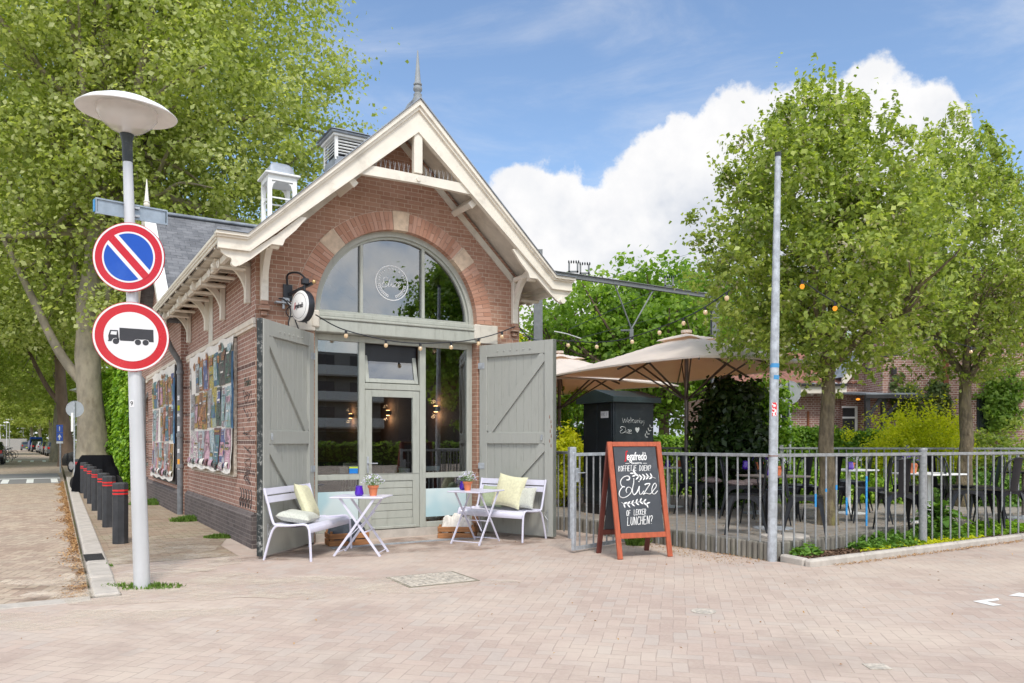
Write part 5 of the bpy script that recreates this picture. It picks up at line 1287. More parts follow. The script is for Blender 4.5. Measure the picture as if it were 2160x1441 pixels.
def road_sign(name, label, zc, rz, kind_):
    c = LB0+lp(zc)+Vector((.02, -.085, 0)); o = thing(name, label, 'traffic sign', c, R(rz)); I = Matrix.Identity(4); r = .333
    disc(m1 := MB(), 0, r, -.002, .012, I); m1.build('plate', 'sign_red', o)
    mb = MB(); disc(mb, r*.935, r*.985, -.0035, -.0022, I); mb.build('white_edge', 'sign_white', o)
    mb = MB(); mb.box(-.08, .08, .0125, .03, -.14, -.10); mb.box(-.08, .08, .0125, .03, .10, .14); mb.build('clamp', 'galvanised', o)
    if kind_ == 'park':
        mb = MB(); disc(mb, 0, r*.735, -.0035, -.0022, I); mb.build('white_edge', 'sign_white', o)
        rb = r*.685; k = .125*r; wq = .205*r
        for s in (1, -1):
            mb = MB(); a0 = math.degrees(math.asin(wq/rb)); P = arcpts(0, 0, rb, a0, 180-a0, 40); q = R(-49 if s > 0 else 131)
            mb.prism(P, -.0050, -.0037, 'y', Matrix.Rotation(-q, 4, 'Y')); mb.build('blue_field', 'sign_blue', o)
        mb = MB(); mb.box(-r*.76, r*.76, -.0048, -.0037, -.105*r, .105*r, Matrix.Rotation(R(49), 4, 'Y')); mb.build('slash', 'sign_red', o)
    else:
        mb = MB(); disc(mb, 0, r*.71, -.0035, -.0022, I); mb.build('white_field', 'sign_white', o)
        mb = MB(); sc = .666/685
        def T(x, y): return ((x-383)*sc, (1066-y)*sc)
        def poly(P): mb.prism([T(*p) for p in P][::-1], -.0050, -.0037, 'y')
        poly([(278, 984), (580, 988), (583, 1111), (542, 1111), (532, 1092), (505, 1087), (470, 1092), (440, 1087), (413, 1096), (402, 1111), (286, 1111), (275, 1084), (278, 1084)])
        mb.prism([T(*p) for p in [(196, 1010), (265, 1010), (272, 1082), (278, 1112), (276, 1095), (250, 1085), (225, 1092), (213, 1108), (208, 1121), (179, 1121), (179, 1108), (184, 1108), (180, 1070)]][::-1], -.0050, -.0037, 'y', None, [[T(*p) for p in [(206, 1021), (256, 1021), (252, 1056), (198, 1053)]]])
        for cx in (247, 441, 510): 
            x_, z_ = T(cx, 1119); mb.prism(arcpts(x_, z_, 28*sc, 0, 345, 22), -.0052, -.0040, 'y')
        mb.build('truck_symbol', 'sign_black', o)
    return o
road_sign('no_parking_sign', 'round blue and red no-parking sign, upper sign on the lamp post', 1.42+(931.5-543)/1630*7.42, 5, 'park')
road_sign('no_trucks_sign', 'round white sign with red border and black lorry, lower sign on the lamp post', 1.42+(931.5-710.5)/1630*7.42, 26, 'truck')
zs = 1.42+(931.5-443)/1630*7.5
ss = thing('street_name_sign', 'narrow blue-grey street name plate seen from behind at the top of the lamp post', 'street sign', LB0+lp(zs)+Vector((0, .06, 0)), R(40))
MB().box(-.31, .31, .0, .03, -.065, .065, None, .004).build('plate', 'blue_grey_metal', ss)
mb = MB(); mb.box(-.315, .315, -.012, .0, .06, .075); mb.box(-.315, .315, -.012, .0, -.075, -.06); mb.box(-.325, -.315, -.012, .035, -.075, .075); mb.box(.315, .325, -.012, .035, -.075, .075); mb.build('frame', 'blue_grey_metal', ss)
MB().box(-.34, -.326, -.0, .035, -.06, .06, None, .004).build('end_cap', 'blue_plastic', ss)
mb = MB(); mb.box(-.06, .06, -.03, -.012, .03, .05); mb.box(-.06, .06, -.03, -.012, -.05, -.03); mb.build('clamp', 'galvanised', ss)

# ================================================================ BOLLARDS
def bollard():
    o = thing('bollard', 'nearest dark plastic bollard with two red bands on the sidewalk edge', 'bollard', (0, 0, 0), 0, 'dark bollards with red bands along the sidewalk')
    w_ = .088; n = 4
    prof = lambda r: [(r*math.cos(a)*1.0, r*math.sin(a)*1.0) for a in [R(45*k+22.5) for k in range(8)]]
    mb = MB(); 
    for (z0, z1, r) in ((0, .66, .105), (.662, .685, .101), (.707, .73, .101), (.755, .835, .105)):
        mb.lathe([(r, z0), (r, z1)], 8, Matrix.Rotation(R(22.5), 4, 'Z'))
    mb.lathe([(.105, .835), (.09, .85), (.001, .856)], 8, Matrix.Rotation(R(22.5), 4, 'Z')); mb.build('body', 'bollard', o)
    mb = MB(); 
    for z0 in (.662+.0, .708): pass
    for (z0, z1) in ((.685, .707), (.73, .755)): mb.lathe([(.1045, z0), (.1045, z1)], 8, Matrix.Rotation(R(22.5), 4, 'Z'))
    mb.build('red_band', 'red_paint', o); return o
b0 = bollard(); index_kids(); b0.location = W(-1.5, 1.44); b0.rotation_euler = (0, 0, ALPHA)
import itertools
ordn = ['second', 'third', 'fourth', 'fifth', 'sixth', 'seventh', 'eighth', 'ninth', 'tenth']
for k, v_ in enumerate((3.85, 5.25, 7.4, 9.5, 11.4, 13.6, 15.9, 18.3)):
    dup(b0, W(-1.5+.016*v_*.3, v_), ALPHA, '%s dark bollard with red bands counted from the lamp post' % ordn[k])
# ================================================================ TERRACE FENCE, GATE, TALL POST
CN = Vector((3.085, 9.17, 0)); F1 = Vector((1.72, 11.0, 0)); P2 = Vector((5.45, 10.25, .0)); GP = Vector((.85, 11.32, 0)); GE = Vector((.77, 9.83, 0))
HR = 1.255
def fence(label, a, b, zb, n, post_end=None, blue=(), zf=None, skip0=0, name='metal_fence'):
    a, b = Vector(a), Vector(b); d = (b-a); L = d.length; rz = math.atan2(d.y, d.x)
    o = thing(name, label, 'fence', a, rz, 'galvanised bar fences round the terrace')
    MB().box(.03, L-.02, -.02, .02, HR-.02, HR+.02, None, .004).build('top_rail', 'fence_galv', o)
    me = MB().lathe([(.0115, 0), (.0115, 1)], 8).mesh('bar', 'fence_galv', 60)
    meb = MB().lathe([(.0123, 0), (.0123, 1)], 8).mesh('blue_paint', 'blue_spray', 60)
    for i in range(n):
        x = L*(i+1)/(n+1) if not skip0 else .09+(L-.16)*i/(n-1); z0 = zb(i/(n-1)) if callable(zb) else zb
        br = obj('bar', me, o); br.location = (x, 0, z0); br.scale = (1, 1, HR-.02-z0)
        for (k, za, zz) in blue:
            if k == i: bb = obj('blue_paint', meb, br, label='bright blue paint on the bar'); bb.location = (0, 0, (za-z0)/(HR-.02-z0)); bb.scale = (1, 1, (zz-za)/(HR-.02-z0))
    return o
fence('galvanised bar fence from the gate to the tall corner post behind the sandwich board', CN, F1, .02, 13)
fence('galvanised bar fence with blue paint on some bars, right of the tall corner post', CN, P2, lambda f: .08+.04*f, 14, blue=((3, .62, .78), (4, .80, .84), (5, .82, .88), (6, .50, .72), (8, .35, .98), (6, .50, .52)))
P3 = P2+(P2-CN)*1.25
fence('galvanised bar fence running off to the right edge beyond the low planted bed', P2, P3, .1, 17)
MB().tube([(0, 0, -.05), (0, 0, HR+.06)], .05, 16).lathe([(.056, HR+.045), (.056, HR+.075), (.05, HR+.08)], 16).build('fence_post', 'fence_galv', None, 50, label='round galvanised fence post with black cap in the planted bed', cat='fence post', loc=P2)
# gate
def bargate(label, a, b, zb, n, name='metal_gate'):
    a, b = Vector(a), Vector(b); d = b-a; L = d.length; o = thing(name, label, 'gate', a, math.atan2(d.y, d.x))
    mb = MB(); mb.box(0, .05, -.022, .022, zb, HR+.03, None, .004); mb.box(L-.05, L, -.022, .022, zb, HR+.03, None, .004); mb.box(.051, L-.051, -.02, .02, HR-.02, HR+.02); mb.box(.051, L-.051, -.02, .02, zb, zb+.045); mb.build('gate_frame', 'galvanised', o)
    for i in range(n): MB().tube([(.06+(L-.12)*(i+.6)/n, 0, zb+.045), (.06+(L-.12)*(i+.6)/n, 0, HR-.02)], .0115, 8).build('bar', 'fence_galv', o, 60)
    mb = MB(); mb.box(.052, .11, -.03, .03, .90, 1.08, None, .005); mb.build('lock_case', 'galvanised', o); mb = MB(); mb.tube([(.085, -.03, 1.02), (.085, -.07, 1.02), (.20, -.075, 1.02)], .008, 8); mb.build('handle', 'galvanised', o)
bargate('galvanised bar gate standing open beside the sandwich board, lock at its near end', GE, (1.66, 10.85, 0), .03, 8)
MB().box(-.05, .05, -.05, .05, -.05, 1.34, None, .006).build('gate_post', 'galvanised', None, label='square galvanised gate post between the open door leaf and the gate', cat='fence post', loc=GP+Vector((.03, .0, 0)), rotz=.3)
MB().box(-.04, .04, -.04, .04, -.05, 1.3, None, .006).build('gate_post', 'galvanised', None, label='galvanised hinge post of the gate behind the sandwich board', cat='fence post', loc=F1+Vector((-.02, .0, 0)), rotz=.3)
fence('short galvanised fence panel with a bottom rail between door leaf and gate post', GP, W(4.45, .1), .08, 6)
# tall post
TP = thing('tall_post', 'tall plain galvanised pole with two blue tapes and a red sticker at the fence corner', 'pole', CN)
MB().tube([(0, 0, -.02), (.03, 0, 2.4), (.072, 0, 4.80)], [.055, .052, .034], 20).build('pole', 'galvanised', TP, 60)
MB().tube([(.072, 0, 4.80), (.0725, 0, 4.85)], .037, 16).build('cap', 'black_plastic', TP)
for z_ in (2.295, 2.155): MB().tube([(.0295+.0, 0, z_), (.031, 0, z_+.05)], .0535, 20, False).build('blue_tape', 'blue_plastic', TP)
m2 = MB(); m2.add([(.022+.0545*math.cos(R(230+15*i)), .0545*math.sin(R(230+15*i)), z_) for z_ in (1.72, 1.88) for i in range(5)], [(i, i+1, 6+i, 5+i) for i in range(4)]); m2.build('red_sticker', 'sticker_red', TP) if 'sticker_red' in MATS else None
m, t, oo = newmat('sticker_red'); tcx = t.new('ShaderNodeTexCoord'); bsdf(t, oo, t.mix(t.ramp(t.noise(tcx.outputs['Object'], 45, 2), .5, .52), (.7, .02, .03), (.8, .75, .75)), .4)
m2.build('red_sticker', 'sticker_red', TP)
MB().tube([(.012, 0, HR-.01), (.012, 0, HR+.0)], .059, 16).build('strap', 'rust', TP)
# ================================================================ TERRACE: CHAIRS AND TABLES
TZ = .197
def metal_chair():
    o = thing('metal_chair', 'x', 'chair', (0, 0, 0), 0, 'black metal chairs on the terrace')
    def seat(i, j):
        a, b = 2*i-1, 2*j-1; r = 1-.06*(abs(a)**4*abs(b)**4); return (a*.18*r*(1-.05*b*-1), b*.18*r, .455+.006*(a*a+b*b)-(.012 if max(abs(a), abs(b)) > .96 else 0))
    mb = MB(); mb.grid(seat, 10, 10); mb.grid(lambda i, j: (lambda p: (p[0], p[1], p[2]-.02))(seat(1-i, j)), 10, 10)
    # skirts with arched cut-outs
    for k in range(4):
        M_ = Matrix.Rotation(R(90*k), 4, 'Z'); P = [(-.18, .45), (-.18, .34)]+[(-.14*math.cos(R(a)), .33+.085*math.sin(R(a))) for a in range(0, 181, 18)]+[(.18, .34), (.18, .45)]
        mb.prism(P[::-1], -.182, -.178, 'y', M_)
    mb.build('seat', 'chair_black', o, 60)
    for sx in (-1, 1):
        for sy in (-1, 1):
            mb = MB(); T_ = Vector((sx*.17, sy*.17, .44)); F_ = Vector((sx*.215, sy*(.22 if sy < 0 else .26), 0))
            n = Vector((sx, sy, 0)).normalized(); q = Vector((-n.y, n.x, 0)); vs = []
            for z_ in (0, .15, .30, .44):
                c = F_.lerp(T_, z_/.44); wv = .012+.035*(z_/.44)**1.5; vs += [c-q*wv-n*wv*.6, c+n*.006, c+q*wv-n*wv*.6, c-n*.012]
            for r_ in range(3):
                for e in range(4): mb.add([vs[r_*4+e], vs[r_*4+(e+1) % 4], vs[r_*4+4+(e+1) % 4], vs[r_*4+4+e]], [(0, 1, 2, 3)])
            mb.add(vs[:4], [(3, 2, 1, 0)]); mb.build('leg', 'chair_black', o)
    mb = MB(); P = [(-.17, .19, .44), (-.175, .215, .6), (-.165, .245, .76), (-.11, .262, .84), (0, .268, .86), (.11, .262, .84), (.165, .245, .76), (.175, .215, .6), (.17, .19, .44)]
    mb.tube(catmull(P, 5), .010, 8); mb.build('back_frame', 'chair_black', o, 60)
    mb = MB(); mb.grid(lambda i, j: ((2*i-1)*(.058+.012*j), .19+.07*j+.008*math.cos((2*i-1)*1.5), .45+.40*j), 4, 6); mb.grid(lambda i, j: ((1-2*i)*(.058+.012*j), .194+.07*j+.008*math.cos((2*i-1)*1.5), .45+.40*j), 4, 6)
    mb.build('back_splat', 'chair_black', o, 60)
    return o
ch0 = metal_chair(); ch0.scale = (1.13, 1.13, 1.15); index_kids()
CH = [  # px, D (depth of seat centre), facing (deg, 0 = faces camera), label
    (1572, 10.25, 250, 'black metal chair nearest the corner post, seen through the fence left of the post'),
    (1700, 9.95, 68, 'black metal chair between the corner post and the nearer tree trunk'),
    (1893, 10.55, 172, 'black metal chair turned its back to the fence, left of the round capped post'),
    (1835, 11.7, 250, 'black metal chair right of the nearer trunk facing a white table'),
    (2035, 11.3, 75, 'black metal chair in front of the farther tree trunk'),
    (2110, 11.2, 195, 'black metal chair at the far right beyond the tall green plant'),
    (2068, 12.2, 260, 'black metal chair just right of the farther trunk, half hidden'),
    (1560, 12.4, 70, 'black metal chair under the umbrella behind the left chair'),
    (1640, 12.0, 100, 'black metal chair half hidden behind the tall post'),
    (1470, 13.0, 40, 'black metal chair beside the umbrella pole near the sandwich board'),
    (1510, 14.2, 250, 'black metal chair deep under the umbrella'),
    (1680, 12.6, 200, 'black metal chair behind the second dark table'),
    (1800, 13.6, 240, 'black metal chair at the back near the far fence, right of the trunk'),
    (1612, 11.4, 200, 'black metal chair right behind the grey table at the corner post'),
    (1742, 12.0, 300, 'black metal chair touching the nearer trunk on its left'),
    (1925, 12.5, 20, 'black metal chair on the far side of the white table by the round post'),
    (1992, 12.6, 110, 'black metal chair between the white table and the farther trunk'),
    (1775, 14.2, 90, 'black metal chair at the back directly behind the nearer trunk')]
for k, (px, D, f, lab) in enumerate(CH):
    if k == 0: ch0.location = pix(px, D, TZ); ch0.rotation_euler = (0, 0, R(f)); ch0['label'] = lab
    else: dup(ch0, pix(px, D, TZ), R(f), lab)
def ped_table(px, D, top, s, label, mat, white=False, rnd_=False):
    o = thing('terrace_table', label, 'table', pix(px, D, TZ), R(22), 'tables on the terrace')
    if rnd_: MB().lathe([(s, .725), (s+.004, .737), (s, .75)], 32).build('tabletop', mat, o, 40)
    else: MB().box(-s, s, -s, s, .725, .75, None, .006).build('tabletop', mat, o)
    MB().tube([(0, 0, .01), (0, 0, .725)], .035, 12).build('column', 'taupe_metal' if not white else 'white_paint', o, 60)
    MB().lathe([(.27, 0), (.27, .012), (.05, .03), (.036, .05)], 28).build('base', 'galvanised' if not white else 'white_paint', o, 40)
    return pix(px, D, TZ+.75)
t1p = ped_table(1630, 10.9, .75, .36, 'grey pedestal table directly behind the tall corner post', 'taupe_metal')
t2p = ped_table(1600, 13.2, .75, .36, 'dark table under the umbrella with purple lights, farther back', 'chair_black')
t3p = ped_table(1790, 13.2, .75, .34, 'white table behind the fence right of the nearer trunk', 'white_paint', True)
t4p = ped_table(1960, 11.6, .75, .36, 'white table behind the round capped fence post', 'white_paint', True)
t5p = ped_table(1410, 14.5, .75, .36, 'white table beyond the sandwich board beside the umbrella pole', 'white_paint', True)
t6p = ped_table(2160, 12.3, .75, .34, 'dark table at the far right edge of the terrace', 'chair_black')
flowerpot(t1p+Vector((.05, -.05, 0)), 'terracotta pot of small white flowers on the table behind the corner post', .065, .13, seed=11)
flowerpot(t2p+Vector((.02, .0, 0)), 'terracotta pot of violet flowers on the dark table under the umbrella', .06, .12, 'petals_purple', seed=12)
flowerpot(t4p+Vector((-.26, .0, 0)), 'terracotta pot of violet flowers on the white table by the round post', .085, .15, 'petals_purple', seed=13)
flowerpot(t5p+Vector((.2, .0, 0)), 'terracotta pot on the white table beside the umbrella pole', .055, .12, seed=14, n=120)
flowerpot(t3p+Vector((.1, .1, 0)), 'terracotta pot on the white table right of the nearer trunk', .05, .11, seed=15, n=120)
lantern(t2p+Vector((.18, -.1, 0)), 'purple tealight holder right of the pot on the dark table', 1.15)
lantern(t2p+Vector((-.23, -.05, 0)), 'purple tealight holder left of the pot on the dark table', 1.3)
lantern(t1p+Vector((-.07, -.1, 0)), 'purple tealight holder beside the corner post on the grey table', 1.2)
lantern(t3p+Vector((-.02, -.12, 0)), 'purple tealight holder on the white table right of the nearer trunk', 1.15)
lantern(t5p+Vector((-.03, -.1, 0)), 'purple tealight holder on the white table beside the umbrella pole', 1.15)
plain('pillow_pink', (.30, .22, .2), .95, var=.15, scale=30)
for k, (px, D, z_) in enumerate(((1500, 13.6, .55), (1560, 12.4, .55), (1590, 12.9, .55))):
    c_ = pillow('seat_cushion', ('pinkish grey cushion on the chair by the umbrella pole', 'pinkish grey cushion on the chair behind the left chair', 'pinkish grey cushion lying below the dark table')[k], 'pillow_pink', .34, .30, .10, Matrix.Translation(pix(px, D, TZ+z_)) @ Matrix.Rotation(R(30*k), 4, 'Z') @ Matrix.Rotation(R(-84), 4, 'X'), 'cushions on terrace chairs', k)
MB().lathe([(.30, 0), (.30, .03), (.27, .04)], 32).build('umbrella_foot', 'concrete', None, 40, label='round grey concrete foot disc on the terrace edge behind the corner post', cat='concrete foot', loc=pix(1655, 9.85, TZ))

# ================================================================ UMBRELLAS
def umbrella(label, c, rz, a, b, zr, za, zhub=2.2):
    o = thing('garden_umbrella', label, 'umbrella', c, rz, 'large beige square umbrellas')
    def roof(i, j, sgn=0):
        x, y = (2*i-1), (2*j-1); m_ = max(abs(x), abs(y)); sag = .05*math.sin(m_*math.pi)*(1-abs(abs(x)-abs(y))/max(m_, 1e-3)*1.0)
        edge = .035*(1-(min(abs(x), abs(y)))**2)*(m_**6)
        return (x*a, y*b, za-(za-zr)*m_**1.06-sag*.6+edge-sgn)
    mb = MB(); mb.grid(lambda i, j: roof(i, j), 28, 28); mb.grid(lambda i, j: roof(1-i, j, .006), 28, 28)
    N_ = 28
    for (f, ) in ((lambda k: (k/N_, 0),), (lambda k: (1, k/N_),), (lambda k: (1-k/N_, 1),), (lambda k: (0, 1-k/N_),)):
        for k in range(N_):
            p = Vector(roof(*f(k))); q = Vector(roof(*f(k+1))); d = Vector((0, 0, -.03)); mb.add([p+d, q+d, q, p], [(0, 1, 2, 3)])
    mb.build('canopy', 'umbrella_cloth', o, 25)
    mb = MB(); mb.grid(lambda i, j: (lambda p: (p[0]*.32/a*1.0*a*.0+(2*i-1)*.42, (2*j-1)*.42, za+.035-.145*max(abs(2*i-1), abs(2*j-1))+.02*math.sin(i*9)*max(abs(2*i-1), abs(2*j-1))))(roof(i, j)), 12, 12); mb.build('vent_cap', 'umbrella_cloth', o, 30)
    MB().lathe([(.10, za+.03), (.10, za+.08), (.03, za+.085)], 14).build('top_cap', 'umbrella_cloth', o)
    MB().tube([(0, 0, 0), (0, 0, za)], .038, 14).build('pole', 'taupe_metal', o, 60)
    MB().lathe([(.07, zhub-.03), (.07, zhub+.03)], 12).lathe([(.06, za-.14), (.06, za-.08)], 12).build('hub', 'umbrella_frame', o)
    tips = [(x, y) for x in (-1, 0, 1) for y in (-1, 0, 1) if x or y]
    for x, y in tips:
        e = Vector((x*a*.985, y*b*.985, zr-.03)); s_ = Vector((x*.05, y*.05, za-.11)); k_ = s_.lerp(e, .5 if (x and y) else .62)
        mb = MB(); mb.beam(s_, e-Vector((0, 0, .01)), .022, .035); r_ = mb.build('rib', 'umbrella_frame', o)
        MB().beam((x*.06, y*.06, zhub), k_, .02, .03).build('strut', 'umbrella_frame', r_)
    return o
kk = 2110
N_p = Vector((.001328*kk, .00551*kk, 0)); R_p = Vector((.002616*kk, .00627*kk, 0)); L_p = Vector((.000418*kk, .00717*kk, 0))
dx_ = (R_p-N_p); dy_ = (L_p-N_p); cU = (R_p+L_p)/2; angU = math.atan2(dx_.y, dx_.x)
umbrella('big beige umbrella in mid terrace with canopy reaching behind the nearer pear tree', cU+Vector((0, 0, TZ)), angU, 1.62, 2.0, 1.42+kk/1630-TZ, 3.38-TZ, 2.02)
umbrella('farther square beige umbrella behind the dark cabinet', pix(1180, 17.6, TZ), angU+R(5), 1.75, 2.0, 2.66-TZ, 3.40-TZ, 2.0)

# ================================================================ UTILITY CABINET
cb = thing('utility_cabinet', 'dark green electricity cabinet with sloping roof and white chalk lettering behind the gate', 'cabinet', pix(1294, 12.6, TZ), 0)
# corner at origin; left face runs along dl, right face along dr
def cdir(px, D): v = pix(px, D)-pix(1294, 12.6); return v
dl = cdir(1219, 13.35); dr = cdir(1386, 13.05); al = math.atan2(dl.y, dl.x); ar = math.atan2(dr.y, dr.x)
cb.rotation_euler = (0, 0, ar); Lr, Ll = .84, .86; zc_ = 1.42+(931.5-846)/1630*12.6-TZ
MB().box(0, Lr, 0, Ll, .16, zc_, None, .008).build('body', 'cabinet_green', cb)
MB().box(.04, Lr-.04, .04, Ll-.04, -.02, .16).build('plinth', 'black_plastic', cb)
mb = MB(); mb.prism([(-.10, zc_-.015), (Ll+.10, zc_-.015), (Ll+.10, zc_+.07), (Ll/2, zc_+.21), (-.10, zc_+.07)], -.08, Lr+.08, 'x'); mb.build('roof', 'cabinet_roof', cb)
mb = MB(); mb.box(-.012, -.001, .04, .43, .22, zc_-.03, None, .003); mb.box(-.012, -.001, .44, Ll-.03, .22, zc_-.03, None, .003)
for z_ in (.6, 1.25): mb.box(-.02, .02, -.02, .01, z_, z_+.08); mb.box(-.02, .0, Ll-.02, Ll+.02, z_, z_+.08)
mb.build('door_panel', 'cabinet_green', cb)
MB().box(.03, Lr-.03, -.012, -.001, .22, zc_-.03, None, .003).build('side_panel', 'cabinet_green', cb)
MB().box(-.017, -.0125, .12, .33, zc_-.27, zc_-.16).build('number_plate', 'sign_white', cb)
mb = MB(); vs, fs = textmesh('RK 1', .085, ext=.0008); mb.add(vs, fs, Matrix.Translation((-.0185, .225, zc_-.215)) @ Matrix.Rotation(R(-90), 4, 'Z') @ Matrix.Rotation(R(90), 4, 'X')); mb.build('lettering', 'sign_back', cb)
mb = MB()
def cpt(x, y):   # zoom pixel (region 1180..1420 x 810..1100 at 4.97) -> face coordinates
    return ((x-568)/(1030-568)*Lr, zc_-.03-(y-160)/(1060)*(1.60))
def chalk(S_, r=.006):
    mb = MB()
    for st in S_: mb.tube(catmull([(cpt(x, y)[0], -.014, cpt(x, y)[1]) for x, y in st], 4), r, 4, flat=.5)
    mb.build('chalk_lettering', 'chalk_faint', cb)
chalk([[(660, 320), (672, 375), (690, 330), (700, 372), (722, 315)], [(722, 358), (742, 350), (736, 338), (724, 348), (726, 372), (745, 372)], [(758, 310), (752, 350), (756, 374)], [(768, 320), (766, 374)], [(790, 335), (768, 352), (790, 375)], [(806, 342), (796, 358), (806, 374), (816, 358), (806, 342)], [(822, 376), (824, 345), (836, 345), (838, 374), (842, 345), (856, 346), (858, 374)]], .0045)
chalk([[(862, 318), (864, 370), (882, 370), (884, 348), (866, 350)], [(895, 345), (896, 372)], [(908, 342), (910, 380), (898, 402)]], .0045)
chalk([[(690, 422), (655, 415), (640, 432), (662, 448), (638, 465), (645, 488), (680, 480), (695, 465)], [(700, 425), (696, 470), (705, 486)], [(712, 455), (714, 486)], [(722, 452), (742, 452), (722, 486), (745, 486)], [(742, 468), (762, 462), (756, 448), (744, 462), (746, 488), (768, 488)]], .0062)
chalk([[(680, 585), (665, 590), (662, 612), (678, 615), (684, 602), (672, 602)], [(690, 606), (702, 600), (694, 594), (690, 612), (704, 614)], [(712, 606), (724, 598), (714, 596), (712, 614), (726, 614)], [(736, 580), (734, 614)], [(768, 598), (760, 608), (768, 616), (776, 606), (768, 598)], [(784, 616), (786, 598), (798, 600), (798, 616)], [(816, 597), (806, 603), (816, 610), (806, 616)], [(834, 606), (846, 600), (838, 594), (834, 612), (848, 614)], [(856, 606), (868, 600), (860, 594), (856, 612), (870, 614)], [(878, 616), (880, 598), (894, 600), (896, 616)]], .0032)
hx, hz = cpt(832, 455); mb = MB(); mb.prism([(hx-.045, hz+.03), (hx-.03, hz+.05), (hx-.01, hz+.045), (hx, hz+.03), (hx+.012, hz+.045), (hx+.033, hz+.05), (hx+.047, hz+.03), (hx+.03, hz-.01), (hx+.0, hz-.04), (hx-.03, hz-.01)][::-1], -.016, -.0125); mb.build('chalk_heart', 'chalk_faint', cb); mb = MB()
P = [(cpt(*p)[0], -.014, cpt(*p)[1]) for p in ((905, 545), (925, 525), (945, 495), (965, 460), (985, 425))]; sprig(mb, P, .06, .002, 0, None, lean=.7)
mb.build('chalk_sprig', 'chalk_faint', cb)

# ================================================================ FOLIAGE MACHINERY
def leafmesh(name, P, Nrm, size, mat, seed=0, fold=.25, ratio=.62, jit=.45, gap=None, thr=-.22):
    """one four-cornered leaf at each point; gap thins the crown in pockets of that size"""
    rng = np.random.default_rng(seed)
    if gap:
        k = 2*math.pi/gap; f = np.sin(P[:, 0]*k+seed)*np.sin(P[:, 1]*k*.9+2)*np.sin(P[:, 2]*k*1.1+1)+.6*np.sin(P[:, 0]*k*2.1+P[:, 2]*k*1.7)*np.sin(P[:, 1]*k*1.9-P[:, 2]*k*.8+seed)
        keep = (f > thr) | (rng.random(len(P)) < .16); P = P[keep]; Nrm = Nrm[keep]
    n = len(P)
    d = rng.normal(size=(n, 3)); d -= Nrm*(d*Nrm).sum(1, keepdims=True); d /= np.linalg.norm(d, axis=1, keepdims=True)+1e-9
    s = np.cross(Nrm, d); L = size*(1+jit*rng.uniform(-1, 1, (n, 1)))
    a = P-d*L*.5; b = P+s*L*ratio*.5+Nrm*L*fold*.5+d*L*.03; c = P+d*L*.5; e = P-s*L*ratio*.5+Nrm*L*fold*.5+d*L*.03
    V = np.stack([a, b, c, e], 1).reshape(-1, 3); F = np.arange(n*4).reshape(-1, 4)
    return np_mesh(name, V, F, mat)
def rnormals(rng, n, up=.7):
    v = rng.normal(size=(n, 3)); v /= np.linalg.norm(v, axis=1, keepdims=True); v[:, 2] = np.abs(v[:, 2])+up; return v/np.linalg.norm(v, axis=1, keepdims=True)
def limbs(seed, H, r0, fork, spread, levels=4, droop=0, nb=3, lean=(0, 0), first=None, upw=.5, lenf=.72, wig=.12, l0=.40):
    """trunk and branching limbs; returns MB trunk, MB branches, and end segments"""
    rnd = random.Random(seed); tr, br = MB(), MB(); ends = []
    P = [Vector((lean[0]*k/6*H*fork+rnd.uniform(-.008, .008)*H*fork*(k > 0), lean[1]*k/6*H*fork+rnd.uniform(-.008, .008)*H*fork*(k > 0), H*fork*k/6)) for k in range(7)]
    rr = [r0*(1.35 if k == 0 else 1.08 if k == 1 else 1-.28*k/6) for k in range(7)]; tr.tube(P, rr, 12)
    def grow(p, d, L, r, lv):
        n = 4; Q = [p]; dd = d.copy()
        for k in range(n):
            dd = (dd+Vector((rnd.uniform(-wig, wig), rnd.uniform(-wig, wig), rnd.uniform(-wig, wig)+.06*upw-droop*.05))).normalized(); Q.append(Q[-1]+dd*L/n)
        br.tube(Q, [r*(1-.5*k/n) for k in range(n+1)], 7 if lv < 2 else 5, False); ends.append((Q, lv))
        if lv < levels:
            m_ = nb if lv > 0 else nb
            for k in range(m_):
                f = rnd.uniform(.45, 1) if k else 1.0; b_ = Q[min(n, int(f*n))]
                ax = Vector((rnd.gauss(0, 1), rnd.gauss(0, 1), rnd.gauss(0, .6)+.25*upw)).normalized(); nd = (dd*1.0+ax*spread).normalized()
                grow(b_, nd, L*lenf*rnd.uniform(.8, 1.15), r*.55, lv+1)
    k0 = first or 5
    for k in range(k0):
        a = 2*math.pi*(k+rnd.uniform(-.3, .3))/k0; z_ = P[-1] if k < 2 or not first else P[-1-(k % 2)]
        d = Vector((math.cos(a)*.8, math.sin(a)*.8, upw+rnd.uniform(.1, .9))).normalized()
        if k == 0: d = Vector((rnd.uniform(-.15, .15), rnd.uniform(-.15, .15), 1)).normalized()
        grow(P[-1]-Vector((0, 0, rnd.uniform(0, .1)*H*fork)), d, H*(1-fork)*l0, r0*.5, 1)
    return tr, br, ends
def inside_scale(p, c, rad):
    q = (p-c)/rad; return float((q*q).sum())
